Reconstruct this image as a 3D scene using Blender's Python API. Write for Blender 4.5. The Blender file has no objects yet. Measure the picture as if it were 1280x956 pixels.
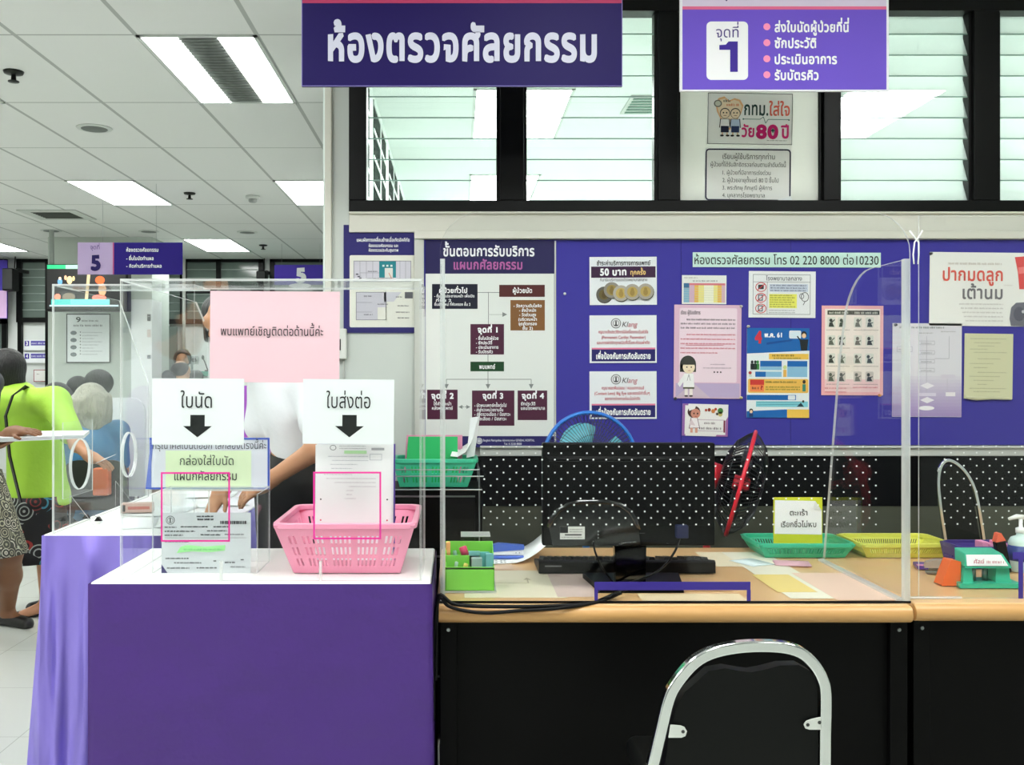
import bpy, bmesh, math, random
import numpy as np
from mathutils import Vector, Matrix
from mathutils.geometry import delaunay_2d_cdt

SC = bpy.context.scene
COL = SC.collection
random.seed(7)
# ------------------------------------------------------------------ camera, light level, world
F, CX, CY, CAMH = 1224.0, 572.0, 470.0, 1.40      # focal length and principal point of the photograph in pixels
cam = bpy.data.cameras.new('camera')
cam_o = bpy.data.objects.new('camera', cam)
COL.objects.link(cam_o)
cam_o.location = (0, 0, CAMH)
cam_o.rotation_euler = (math.pi / 2, 0, 0)
cam.sensor_width = 36.0
cam.lens = F / 1280 * 36.0
cam.shift_x = (640 - CX) / 1280
cam.shift_y = -(478 - CY) / 1280
cam.clip_start = 0.05
SC.camera = cam_o
SC.view_settings.view_transform = 'Standard'
SC.view_settings.look = 'None'
SC.view_settings.gamma = 1.0
SC.view_settings.use_curve_mapping = False
SC.view_settings.exposure = 1.22
HALL_LAMP = 8.0
INNER_LAMP = 12.5
world = bpy.data.worlds.new('world')
SC.world = world
world.use_nodes = True
world.node_tree.nodes['Background'].inputs[0].default_value = (0.8, 0.9, 1, 1)
world.node_tree.nodes['Background'].inputs[1].default_value = 0.15
SC.cycles.transparent_max_bounces = 48
SC.cycles.max_bounces = 8
SC.cycles.use_denoising = True
SC.cycles.sample_clamp_indirect = 6.0

# ------------------------------------------------------------------ helpers
def X(px, d): return (px - CX) / F * d
def Z(py, d): return CAMH - (py - CY) / F * d
def P(px, py, d): return Vector((X(px, d), d, Z(py, d)))

def lin(c):
    o = []
    for v in c[:3]:
        v = v / 255.0
        o.append(v / 12.92 if v <= 0.04045 else ((v + 0.055) / 1.055) ** 2.4)
    return (o[0], o[1], o[2], 1.0)

MATS = {}
def mat(name, c, rough=0.5, metal=0.0, spec=0.5, emit=None, strength=0.0, bump=None, coat=0.0, noise=None):
    if name in MATS: return MATS[name]
    m = bpy.data.materials.new(name)
    m.use_nodes = True
    nt = m.node_tree
    b = nt.nodes['Principled BSDF']
    b.inputs['Base Color'].default_value = lin(c)
    b.inputs['Roughness'].default_value = rough
    b.inputs['Metallic'].default_value = metal
    b.inputs['Specular IOR Level'].default_value = spec
    b.inputs['Coat Weight'].default_value = coat
    if emit:
        b.inputs['Emission Color'].default_value = lin(emit)
        b.inputs['Emission Strength'].default_value = strength
    if bump or noise:
        tc = nt.nodes.new('ShaderNodeTexCoord')
    if bump:
        sc, st, dist = bump[:3]
        n = nt.nodes.new('ShaderNodeTexNoise'); n.inputs['Scale'].default_value = sc
        n.inputs['Detail'].default_value = 4 if len(bump) < 5 else bump[4]
        if len(bump) > 3:
            mp = nt.nodes.new('ShaderNodeMapping'); mp.inputs['Scale'].default_value = bump[3]
            nt.links.new(tc.outputs['Object'], mp.inputs['Vector']); nt.links.new(mp.outputs[0], n.inputs['Vector'])
        else: nt.links.new(tc.outputs['Object'], n.inputs['Vector'])
        bp = nt.nodes.new('ShaderNodeBump'); bp.inputs['Strength'].default_value = st
        bp.inputs['Distance'].default_value = dist
        nt.links.new(n.outputs['Fac'], bp.inputs['Height'])
        nt.links.new(bp.outputs['Normal'], b.inputs['Normal'])
    if noise:
        sc, c2 = noise
        n = nt.nodes.new('ShaderNodeTexNoise'); n.inputs['Scale'].default_value = sc
        nt.links.new(tc.outputs['Object'], n.inputs['Vector'])
        mx = nt.nodes.new('ShaderNodeMix'); mx.data_type = 'RGBA'
        mx.inputs[6].default_value = lin(c); mx.inputs[7].default_value = lin(c2)
        nt.links.new(n.outputs['Fac'], mx.inputs[0])
        nt.links.new(mx.outputs[2], b.inputs['Base Color'])
    MATS[name] = m
    return m

def ink(c, rough=0.6):
    return mat('ink_%02x%02x%02x' % tuple(int(v) for v in c[:3]), c, rough, spec=0.3)

def clear(name, tint=(253, 254, 254), base=0.014, edge=0.4, rough=0.02, milk=0.0, milk_c=(235, 245, 240)):
    """clear plastic or glass: see-through with a reflection that grows at grazing angles"""
    if name in MATS: return MATS[name]
    m = bpy.data.materials.new(name); m.use_nodes = True
    nt = m.node_tree
    for n in list(nt.nodes): nt.nodes.remove(n)
    out = nt.nodes.new('ShaderNodeOutputMaterial')
    tr = nt.nodes.new('ShaderNodeBsdfTransparent'); tr.inputs[0].default_value = lin(tint)
    gl = nt.nodes.new('ShaderNodeBsdfGlossy'); gl.inputs['Roughness'].default_value = rough
    gl.inputs[0].default_value = (1, 1, 1, 1)
    lw = nt.nodes.new('ShaderNodeLayerWeight'); lw.inputs[0].default_value = 0.5
    pw = nt.nodes.new('ShaderNodeMath'); pw.operation = 'POWER'; pw.inputs[1].default_value = 5.0
    nt.links.new(lw.outputs['Facing'], pw.inputs[0])
    ma = nt.nodes.new('ShaderNodeMath'); ma.operation = 'MULTIPLY_ADD'
    ma.inputs[1].default_value = edge; ma.inputs[2].default_value = base
    nt.links.new(pw.outputs[0], ma.inputs[0])
    mx = nt.nodes.new('ShaderNodeMixShader')
    nt.links.new(ma.outputs[0], mx.inputs[0])
    src = tr.outputs[0]
    if milk > 0:
        df = nt.nodes.new('ShaderNodeBsdfDiffuse'); df.inputs[0].default_value = lin(milk_c)
        tl = nt.nodes.new('ShaderNodeBsdfTranslucent'); tl.inputs[0].default_value = lin(milk_c)
        m1 = nt.nodes.new('ShaderNodeMixShader'); m1.inputs[0].default_value = 0.5
        nt.links.new(df.outputs[0], m1.inputs[1]); nt.links.new(tl.outputs[0], m1.inputs[2])
        m2 = nt.nodes.new('ShaderNodeMixShader'); m2.inputs[0].default_value = milk
        nt.links.new(tr.outputs[0], m2.inputs[1]); nt.links.new(m1.outputs[0], m2.inputs[2])
        src = m2.outputs[0]
    nt.links.new(src, mx.inputs[1]); nt.links.new(gl.outputs[0], mx.inputs[2])
    nt.links.new(mx.outputs[0], out.inputs[0])
    MATS[name] = m
    return m

def rootloc(p):
    v = Vector((0, 0, 0))
    while p is not None:
        v = v + Vector(p.location); p = p.parent
    return v

class MB:
    """mesh builder in world coordinates"""
    def __init__(s): s.v = []; s.f = []; s.mi = []; s.M = None; s.cur = 0
    def add(s, vs, fs, m=None):
        n = len(s.v)
        if s.M is not None: vs = [s.M @ Vector(v) for v in vs]
        s.v += [tuple(v) for v in vs]
        s.f += [tuple(i + n for i in f) for f in fs]
        s.mi += [s.cur if m is None else m] * len(fs)
        return s
    def box(s, x0, x1, y0, y1, z0, z1, m=None):
        vs = [(x, y, z) for z in (z0, z1) for y in (y0, y1) for x in (x0, x1)]
        return s.add(vs, [(0, 2, 3, 1), (4, 5, 7, 6), (0, 1, 5, 4), (2, 6, 7, 3), (0, 4, 6, 2), (1, 3, 7, 5)], m)
    def quad(s, a, b, c, d, m=None): return s.add([a, b, c, d], [(0, 1, 2, 3)], m)
    def prism(s, pts, ext, m=None, m_rim=None):
        """closed outline pts (3-D, planar) pushed along ext"""
        n = len(pts); e = Vector(ext)
        vs = [Vector(p) for p in pts] + [Vector(p) + e for p in pts]
        s.add(vs, [tuple(range(n)), tuple(range(2 * n - 1, n - 1, -1))], m)
        s.add(vs, [(i, (i + 1) % n + 0, (i + 1) % n + n, i + n)[::-1] for i in range(n)], m if m_rim is None else m_rim)
        return s
    def tube(s, path, r, seg=10, m=None, closed=False, flat=None, up=None):
        """round (or, with flat=(a,b), rectangular) tube along a path; r may be a list"""
        path = [Vector(p) for p in path]; n = len(path)
        rr = r if isinstance(r, (list, tuple)) else [r] * n
        vs = []; prev = None
        for i, p in enumerate(path):
            if closed: t = path[(i + 1) % n] - path[i - 1]
            else: t = path[min(i + 1, n - 1)] - path[max(i - 1, 0)]
            t.normalize()
            if up is not None: a = Vector(up) - t * t.dot(Vector(up))
            elif prev is None:
                a = t.orthogonal()
            else: a = prev - t * t.dot(prev)
            a.normalize(); prev = a; b = t.cross(a)
            if flat:
                for (u, w) in ((1, 1), (-1, 1), (-1, -1), (1, -1)): vs.append(p + a * flat[0] * u + b * flat[1] * w)
            else:
                for k in range(seg):
                    an = 2 * math.pi * k / seg
                    vs.append(p + (a * math.cos(an) + b * math.sin(an)) * rr[i])
        g = 4 if flat else seg
        fs = []
        for i in range(n if closed else n - 1):
            j = (i + 1) % n
            for k in range(g):
                l = (k + 1) % g
                fs.append((i * g + k, i * g + l, j * g + l, j * g + k))
        if not closed: fs += [tuple(range(g))[::-1], tuple(range((n - 1) * g, n * g))]
        return s.add(vs, fs, m)
    def lathe(s, prof, c, axis=(0, 0, 1), seg=24, m=None):
        """profile [(r, h)] turned about axis through c"""
        ax = Vector(axis).normalized(); a = ax.orthogonal().normalized(); b = ax.cross(a); c = Vector(c)
        vs = []; fs = []; n = len(prof)
        for (r, h) in prof:
            for k in range(seg):
                an = 2 * math.pi * k / seg
                vs.append(c + ax * h + (a * math.cos(an) + b * math.sin(an)) * max(r, 1e-5))
        for i in range(n - 1):
            for k in range(seg):
                l = (k + 1) % seg
                fs.append((i * seg + k, i * seg + l, (i + 1) * seg + l, (i + 1) * seg + k))
        fs += [tuple(range(seg))[::-1], tuple(range((n - 1) * seg, n * seg))]
        return s.add(vs, fs, m)
    def ell(s, c, r, seg=16, m=None):
        prof = [(math.sin(math.pi * i / (seg // 2)), -math.cos(math.pi * i / (seg // 2))) for i in range(seg // 2 + 1)]
        vs = []; fs = []
        for (rr, h) in prof:
            for k in range(seg):
                an = 2 * math.pi * k / seg
                vs.append((c[0] + r[0] * max(rr, 1e-4) * math.cos(an), c[1] + r[1] * max(rr, 1e-4) * math.sin(an), c[2] + r[2] * h))
        for i in range(len(prof) - 1):
            for k in range(seg):
                l = (k + 1) % seg
                fs.append((i * seg + k, i * seg + l, (i + 1) * seg + l, (i + 1) * seg + k))
        return s.add(vs, fs, m)
    def build(s, name, mats, parent=None, smooth=False, bevel=0.0, loc=None, bseg=2, solid=0.0, subsurf=0):
        if not isinstance(mats, (list, tuple)): mats = [mats]
        me = bpy.data.meshes.new(name)
        base = rootloc(parent) if parent is not None else Vector((0, 0, 0))
        o_loc = Vector(loc) - base if loc is not None else Vector((0, 0, 0))
        off = base + o_loc
        me.from_pydata([tuple(Vector(v) - off) for v in s.v], [], s.f)
        for m in mats: me.materials.append(m)
        me.polygons.foreach_set('material_index', s.mi)
        if smooth: me.polygons.foreach_set('use_smooth', [True] * len(me.polygons))
        me.update()
        o = bpy.data.objects.new(name, me)
        COL.objects.link(o)
        o.location = o_loc
        if parent is not None: o.parent = parent
        if solid:
            md = o.modifiers.new('thickness', 'SOLIDIFY'); md.thickness = solid; md.offset = 0
        if bevel > 0:
            md = o.modifiers.new('edges', 'BEVEL'); md.width = bevel; md.segments = bseg; md.limit_method = 'ANGLE'
            md.angle_limit = math.radians(40)
            if not smooth:
                me.polygons.foreach_set('use_smooth', [True] * len(me.polygons))
                md.harden_normals = True
        if subsurf:
            md = o.modifiers.new('smooth', 'SUBSURF'); md.levels = subsurf; md.render_levels = subsurf
        return o

def tag(o, label, cat, group=None, kind=None):
    o['label'] = label; o['category'] = cat
    if group: o['group'] = group
    if kind: o['kind'] = kind
    return o
def thing(name, label, cat, loc, group=None):
    o = bpy.data.objects.new(name, None); COL.objects.link(o)
    o.location = loc; o.empty_display_size = 0.05
    return tag(o, label, cat, group)
def struct(o): o['kind'] = 'structure'; return o

# ------------------------------------------------------------------ lettering (glyph outlines are filled by winding number)
GLYPH = {}
ABOVE = set('ัิีึื็')
TONE = set('่้๊๋์')
BELOW = set('ุู')
TALL = set('ปฝฟฬ')
def _splines(txt):
    cu = bpy.data.curves.new('glyph_source', 'FONT'); cu.body = txt; cu.size = 1.0
    ob = bpy.data.objects.new('glyph_source', cu); COL.objects.link(ob)
    dg = bpy.context.evaluated_depsgraph_get()
    c2 = ob.to_curve(dg)
    out = []
    for sp in c2.splines:
        pts = []
        if sp.type == 'BEZIER':
            bp = sp.bezier_points; n = len(bp)
            for i in range(n):
                a = bp[i]; b = bp[(i + 1) % n]
                p0, p1, p2, p3 = [np.array(q[:2]) for q in (a.co, a.handle_right, b.handle_left, b.co)]
                bend = abs(np.cross(p3 - p0, p1 - p0)) + abs(np.cross(p3 - p0, p2 - p0))
                k = 4 if bend > 1e-5 else 1
                for j in range(k):
                    t = j / k
                    pts.append((1 - t) ** 3 * p0 + 3 * (1 - t) ** 2 * t * p1 + 3 * (1 - t) * t * t * p2 + t ** 3 * p3)
        else:
            pts = [np.array(q.co[:2]) for q in sp.points]
        out.append(np.array(pts))
    ob.to_curve_clear()
    bpy.data.objects.remove(ob); bpy.data.curves.remove(cu)
    return out
_BAR = None
def glyph(ch, bold):
    """-> (verts Nx2, tris, advance)"""
    global _BAR
    key = (ch, round(bold, 3))
    if key in GLYPH: return GLYPH[key]
    if _BAR is None: _BAR = min(c[:, 0].min() for c in _splines('|'))
    conts = _splines(ch)
    adv = max(c[:, 0].min() for c in [sorted(_splines(ch + '|'), key=lambda c: c[:, 0].mean())[-1]]) - _BAR if ch not in ABOVE | TONE | BELOW else 0.0
    if ch == ' ': adv = 0.28
    pol = []
    for c in conts:
        keep = [0]
        for i in range(1, len(c)):
            if np.linalg.norm(c[i] - c[keep[-1]]) > 1e-4: keep.append(i)
        c = c[keep]
        if len(c) < 3: continue
        pol.append(c)
    vs, fs = [], []
    if pol: sg = -1.0 if max((0.5 * float(np.sum(c[:, 0] * np.roll(c[:, 1], -1) - np.roll(c[:, 0], -1) * c[:, 1])) for c in pol), key=abs) > 0 else 1.0
    if pol and bold:
        out = []
        for c in pol:
            t = np.roll(c, -1, 0) - np.roll(c, 1, 0)
            t /= np.linalg.norm(t, axis=1)[:, None] + 1e-9
            out.append(c + np.stack([-t[:, 1], t[:, 0]], 1) * bold * sg)
        pol = out
    if pol:
        av = [Vector(p) for c in pol for p in c]; ae = []; n = 0
        for c in pol:
            ae += [(n + i, n + (i + 1) % len(c)) for i in range(len(c))]; n += len(c)
        rv, re, rf, _, _, _ = delaunay_2d_cdt(av, ae, [], 0, 1e-5)
        V = np.array([tuple(v) for v in rv])
        T = np.array([f for f in rf if len(f) == 3])
        if len(T):
            cen = V[T].mean(1)
            wn = np.zeros(len(cen))
            for c in pol:
                a = c; b = np.roll(c, -1, 0)
                for p, q in zip(a, b):
                    side = (q[0] - p[0]) * (cen[:, 1] - p[1]) - (cen[:, 0] - p[0]) * (q[1] - p[1])
                    up = (p[1] <= cen[:, 1]) & (q[1] > cen[:, 1]) & (side > 0)
                    dn = (p[1] > cen[:, 1]) & (q[1] <= cen[:, 1]) & (side < 0)
                    wn += up; wn -= dn
            T = T[wn * -sg > 0.5]
            vs, fs = V, T
    GLYPH[key] = (vs, fs, adv)
    return GLYPH[key]

def layout(txt, bold=0.0):
    vs = []; fs = []; x = 0.0; n = 0
    prev_above = False; last = ''
    for ch in txt:
        v, f, adv = glyph(ch, bold)
        dx = x; dy = 0.0
        if ch in TONE:
            if prev_above: dy = 0.20
            if last in TALL: dx -= 0.14
        elif ch in ABOVE:
            if last in TALL: dx -= 0.14
        if len(fs) + len(f) and len(v):
            vs.append(np.asarray(v) + np.array([dx, dy])); fs.append(np.asarray(f) + n); n += len(v)
        prev_above = ch in ABOVE
        if ch not in ABOVE | TONE | BELOW: last = ch
        x += adv + (bold * 1.2 if adv else 0)
    if not vs: return np.zeros((0, 2)), np.zeros((0, 3), int), x
    return np.concatenate(vs), np.concatenate(fs), x
KH = None
def body_h():
    global KH
    if KH is None: KH = np.asarray(glyph('ก', 0)[0])[:, 1].max()
    return KH

class Print:
    """lettering and pictures on an upright plane that faces the camera side, laid out in photograph pixels at distance d"""
    def __init__(s, d, rot=0.0, centre=None):
        s.d = d; s.mb = MB(); s.mats = []; s.rot = math.radians(rot); s.c = centre
    def mi(s, c):
        m = ink(c) if isinstance(c, tuple) else c
        if m not in s.mats: s.mats.append(m)
        return s.mats.index(m)
    def pt(s, px, py, z):
        if s.rot and s.c:
            dx, dy = px - s.c[0], py - s.c[1]
            ca, sa = math.cos(s.rot), math.sin(s.rot)
            px, py = s.c[0] + dx * ca - dy * sa, s.c[1] + dx * sa + dy * ca
        return (X(px, s.d), s.d - 0.0005 * z, Z(py, s.d))
    def poly(s, pts, c, z=1):
        s.mb.add([s.pt(a, b, z) for a, b in pts], [tuple(range(len(pts)))[::-1]], s.mi(c)); return s
    def rect(s, x0, y0, x1, y1, c, z=1): return s.poly([(x0, y0), (x1, y0), (x1, y1), (x0, y1)], c, z)
    def rrect(s, x0, y0, x1, y1, r, c, z=1):
        pts = []
        for (cx, cy, a0) in ((x1 - r, y0 + r, -90), (x1 - r, y1 - r, 0), (x0 + r, y1 - r, 90), (x0 + r, y0 + r, 180)):
            for k in range(6):
                a = math.radians(a0 + 18 * k); pts.append((cx + r * math.cos(a), cy + r * math.sin(a)))
        return s.poly(pts, c, z)
    def frame(s, x0, y0, x1, y1, w, c, z=1):
        s.rect(x0, y0, x1, y0 + w, c, z); s.rect(x0, y1 - w, x1, y1, c, z)
        s.rect(x0, y0 + w, x0 + w, y1 - w, c, z); s.rect(x1 - w, y0 + w, x1, y1 - w, c, z); return s
    def ell(s, cx, cy, rx, ry, c, z=1, seg=20):
        return s.poly([(cx + rx * math.cos(2 * math.pi * k / seg), cy + ry * math.sin(2 * math.pi * k / seg)) for k in range(seg)], c, z)
    def ring(s, cx, cy, rx, ry, w, c, z=1, seg=20):
        for k in range(seg):
            a, b = 2 * math.pi * k / seg, 2 * math.pi * (k + 1) / seg
            s.poly([(cx + rx * math.cos(a), cy + ry * math.sin(a)), (cx + rx * math.cos(b), cy + ry * math.sin(b)),
                    (cx + (rx - w) * math.cos(b), cy + (ry - w) * math.sin(b)), (cx + (rx - w) * math.cos(a), cy + (ry - w) * math.sin(a))], c, z)
        return s
    def line(s, x0, y0, x1, y1, w, c, z=1):
        l = math.hypot(x1 - x0, y1 - y0) or 1; nx, ny = -(y1 - y0) / l * w / 2, (x1 - x0) / l * w / 2
        return s.poly([(x0 + nx, y0 + ny), (x0 - nx, y0 - ny), (x1 - nx, y1 - ny), (x1 + nx, y1 + ny)][::-1], c, z)
    def arrow(s, x0, y0, x1, y1, w, head, c, z=1):
        l = math.hypot(x1 - x0, y1 - y0); ux, uy = (x1 - x0) / l, (y1 - y0) / l
        s.line(x0, y0, x1 - ux * head * .8, y1 - uy * head * .8, w, c, z)
        s.poly([(x1, y1), (x1 - ux * head - uy * head * .5, y1 - uy * head + ux * head * .5), (x1 - ux * head + uy * head * .5, y1 - uy * head - ux * head * .5)], c, z)
        return s
    def text(s, t, x0, x1, yb, h, c, bold=0.0, z=4, slant=0.0):
        """t between x0 and x1, standing on yb, letter bodies h high (pixels)"""
        v, f, w = layout(t, bold)
        if not len(v): return s
        lo, hi = v[:, 0].min(), v[:, 0].max()
        kx = (x1 - x0) / max(hi - lo, 1e-6); ky = h / body_h()
        pts = [s.pt(x0 + (a - lo) * kx + slant * b * ky, yb - b * ky, z) for a, b in v]
        s.mb.add(pts, [tuple(q) for q in f], s.mi(c)); return s
    def scrawl(s, x0, x1, y, h, c, z=4, fill=0.5, seed=1):
        """print too small to read: a row of little word-shaped marks"""
        r = random.Random(seed + int(x0 * 7 + y * 13)); x = x0
        while x < x1 - h * .3:
            w = min(r.uniform(1.2, 4.0) * h, x1 - x)
            k = x
            while k < x + w - .05:
                q = min(r.uniform(.4, .8) * h, x + w - k)
                s.rect(k, y - h * r.uniform(.75, 1.05), k + q * fill, y, c, z); k += q
            x += w + h * .45
        return s
    def build(s, name, parent):
        return s.mb.build(name, s.mats, parent)

def sheet(name, label, cat, d, x0, y0, x1, y1, c, thick=0.002, group=None, rot=0, rough=0.55, bevel=0):
    """a flat sheet (paper, card, board) as a thing; returns the object and a Print that lies on its front"""
    cx, cy = (x0 + x1) / 2, (y0 + y1) / 2
    p = Print(d, rot, (cx, cy))
    mb = MB()
    pts = [Vector(p.pt(a, b, 0)) for a, b in ((x0, y0), (x0, y1), (x1, y1), (x1, y0))]
    mb.prism(pts, (0, thick, 0))
    m = c if not isinstance(c, tuple) else mat('sheet_%02x%02x%02x_%d' % (c[0], c[1], c[2], int(rough * 100)), c, rough, spec=0.35)
    o = mb.build(name, m, None, loc=(X(cx, d), d + thick, Z(y1, d)), bevel=bevel)
    tag(o, label, cat, group)
    return o, p

# ------------------------------------------------------------------ bodies: smooth blend of tapered limbs, meshed as one surface
def limb(a, b, r0, r1=None, k=None): return ('c', np.array(a, float), np.array(b, float), r0, r0 if r1 is None else r1) + (() if k is None else (k,))
def blob(c, r, R=None): return ('e', np.array(c, float), np.array(r, float), None if R is None else np.array(R, float))
def carve(p): return ('-', p)
def surface(prims, cell, k=0.03, cuts=()):
    lo = np.full(3, 1e9); hi = -lo
    for p in prims:
        if p[0] == '-': continue
        if p[0] == 'c':
            r = max(p[3], p[4])
            for q in (p[1], p[2]): lo = np.minimum(lo, q - r); hi = np.maximum(hi, q + r)
        else:
            r = p[2].max(); lo = np.minimum(lo, p[1] - r); hi = np.maximum(hi, p[1] + r)
    lo -= 3 * cell; hi += 3 * cell
    n = np.ceil((hi - lo) / cell).astype(int) + 1
    ax = [lo[i] + np.arange(n[i]) * cell for i in range(3)]
    D = np.full(n, 1.0, np.float32)
    for p in prims:
        sub = p[0] == '-'
        if sub: p = p[1]
        if p[0] == 'c': bl = np.minimum(p[1], p[2]) - max(p[3], p[4]); bh = np.maximum(p[1], p[2]) + max(p[3], p[4])
        else: bl = p[1] - p[2].max(); bh = p[1] + p[2].max()
        i0 = np.clip(((bl - k * 2 - cell * 3 - lo) / cell).astype(int), 0, n - 1); i1 = np.clip(((bh + k * 2 + cell * 3 - lo) / cell).astype(int) + 1, 1, n)
        G = np.meshgrid(*[ax[i][i0[i]:i1[i]] for i in range(3)], indexing='ij')
        Q = np.stack(G, -1)
        if p[0] == 'c':
            ab = p[2] - p[1]; L = max(ab @ ab, 1e-9)
            h = np.clip(((Q - p[1]) @ ab) / L, 0, 1)
            e = np.linalg.norm(Q - p[1] - h[..., None] * ab, axis=-1) - (p[3] + (p[4] - p[3]) * h)
        else:
            q = Q - p[1]
            if p[3] is not None: q = q @ p[3]
            kk = np.linalg.norm(q / p[2], axis=-1); k2 = np.linalg.norm(q / (p[2] ** 2), axis=-1)
            e = kk * (kk - 1) / np.maximum(k2, 1e-6)
        S = D[i0[0]:i1[0], i0[1]:i1[1], i0[2]:i1[2]]
        if sub:
            kk_ = min(k, 0.008)
            hh = np.clip(0.5 - 0.5 * (S + e) / kk_, 0, 1)
            S[...] = S * (1 - hh) + (-e) * hh + kk_ * hh * (1 - hh)
        else:
            kp = p[5] if len(p) > 5 else k
            hh = np.clip(0.5 + 0.5 * (e - S) / kp, 0, 1)
            S[...] = e * (1 - hh) + S * hh - kp * hh * (1 - hh)
    for (pt, nn) in cuts:            # keep the side the normal points away from
        nn = np.array(nn, float); nn /= np.linalg.norm(nn)
        G = np.meshgrid(*ax, indexing='ij')
        e = (G[0] - pt[0]) * nn[0] + (G[1] - pt[1]) * nn[1] + (G[2] - pt[2]) * nn[2]
        D = np.maximum(D, e.astype(np.float32))
    ins = D < 0
    c = ins[:-1, :-1, :-1].astype(np.int8)
    for dx, dy, dz in ((1,0,0),(0,1,0),(0,0,1),(1,1,0),(1,0,1),(0,1,1),(1,1,1)):
        c = c + ins[dx:dx + n[0] - 1, dy:dy + n[1] - 1, dz:dz + n[2] - 1]
    act = (c > 0) & (c < 8)
    idx = np.full(act.shape, -1); cells = np.argwhere(act); idx[tuple(cells.T)] = np.arange(len(cells))
    acc = np.zeros((len(cells), 3)); cnt = np.zeros(len(cells))
    cor = [(0,0,0),(1,0,0),(0,1,0),(1,1,0),(0,0,1),(1,0,1),(0,1,1),(1,1,1)]
    val = [D[cells[:, 0] + a, cells[:, 1] + b, cells[:, 2] + g] for a, b, g in cor]
    for i in range(8):
        for j in range(i + 1, 8):
            if sum(abs(cor[i][q] - cor[j][q]) for q in range(3)) != 1: continue
            m = (val[i] < 0) != (val[j] < 0)
            t = np.where(m, val[i] / np.where(m, val[i] - val[j], 1), 0)
            pt = np.array(cor[i]) + t[:, None] * (np.array(cor[j]) - np.array(cor[i]))
            acc[m] += pt[m]; cnt[m] += 1
    V = lo + (cells + acc / cnt[:, None]) * cell
    Fs = []
    for a in range(3):
        b, g = (a + 1) % 3, (a + 2) % 3
        sl0 = [slice(None)] * 3; sl1 = [slice(None)] * 3
        sl0[a] = slice(0, -1); sl1[a] = slice(1, None)
        s0, s1 = ins[tuple(sl0)], ins[tuple(sl1)]
        for flip, mask in ((False, s0 & ~s1), (True, ~s0 & s1)):
            e = np.argwhere(mask)
            e = e[(e[:, b] > 0) & (e[:, g] > 0) & (e[:, b] < n[b] - 1) & (e[:, g] < n[g] - 1)]
            q = []
            for (db, dg) in ((1, 1), (0, 1), (0, 0), (1, 0)):
                w = e.copy(); w[:, b] -= db; w[:, g] -= dg; q.append(idx[tuple(w.T)])
            q = np.stack(q, 1)
            Fs.append(q[:, ::-1] if flip else q)
    Fa = np.concatenate(Fs); Fa = Fa[(Fa >= 0).all(1)]
    return V, Fa
def body(name, prims, cell, m, parent=None, k=0.03, cuts=(), loc=None, solid=0):
    V, Fa = surface(prims, cell, k, cuts)
    mb = MB(); mb.add([tuple(v) for v in V], [tuple(f) for f in Fa])
    o = mb.build(name, m, parent, smooth=True, loc=loc)
    md = o.modifiers.new('relax', 'SMOOTH'); md.iterations = 2 if cell < .008 else 3; md.factor = 0.45
    return o

def frame_from(fwd, up=(0, 0, 1)):
    f = Vector(fwd).normalized(); s = f.cross(Vector(up)).normalized(); u = s.cross(f)
    return np.array([tuple(s), tuple(f), tuple(u)]).T        # columns: right, forward, up
def head_prims(c, fwd, s=1.0, up=(0, 0, 1)):
    R = frame_from(fwd, up); c = np.array(c, float)
    T = lambda x, y, z: c + R @ np.array([x, y, z]) * s
    pr = [blob(T(0, -.012, .03), np.array([.075, .095, .088]) * s, R), blob(T(0, .02, -.045), np.array([.058, .066, .07]) * s, R),
          limb(T(0, .088, .018), T(0, .106, -.014), .010 * s, .015 * s), blob(T(0, .07, -.085), np.array([.028, .022, .02]) * s, R)]
    for q in (-1, 1):
        pr += [blob(T(q * .077, -.01, -.005), np.array([.011, .02, .032]) * s, R), limb(T(q * .018, .088, .034), T(q * .05, .074, .034), .008 * s)]
        pr += [carve(blob(T(q * .031, .098, .014), np.array([.017, .016, .011]) * s, R)), blob(T(q * .031, .080, .014), np.array([.013, .011, .009]) * s, R)]
    pr += [limb(T(-.018, .082, -.05), T(.018, .082, -.05), .009 * s), carve(limb(T(-.022, .094, -.051), T(.022, .094, -.051), .004 * s))]
    return pr
def hand_prims(w, d, nrm, s=1.0, curl=0.4, side=1):
    """wrist point w, pointing along d, back of the hand towards nrm; side picks where the thumb leaves the palm"""
    d = Vector(d).normalized(); nv = Vector(nrm); nv = (nv - d * nv.dot(d)).normalized(); t = d.cross(nv) * side
    w = Vector(w); pr = []
    T = lambda a, b, c: w + (d * a + t * b + nv * c) * s
    pr.append(limb(T(-.02, 0, 0), T(.02, 0, 0), .024 * s, .026 * s))
    for b in (-.022, 0, .022): pr.append(limb(T(.02, b, 0), T(.075, b * 1.15, 0), .016 * s, .0135 * s))
    for b, L in ((.034, .07), (.0115, .08), (-.0115, .074), (-.034, .058)):
        k = T(.08, b, 0); dirs = d
        a1 = curl * .5; a2 = curl * 1.1; a3 = curl * 1.6
        for a, f, r in ((a1, .42, .0095), (a2, .32, .0088), (a3, .26, .008)):
            q = k + (d * math.cos(a) - nv * math.sin(a)) * (L * f * s)
            pr.append(limb(k, q, r * s, (r - .0006) * s, .004)); k = q
    k = T(.02, .028, -.004); q = k + (d * .6 + t * .7 - nv * .25).normalized() * .038 * s
    e = q + (d * .9 + t * .25 - nv * .3).normalized() * .03 * s
    pr += [limb(k, q, .013 * s, .0105 * s, .008), limb(q, e, .0105 * s, .009 * s, .004)]
    return pr

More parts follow.
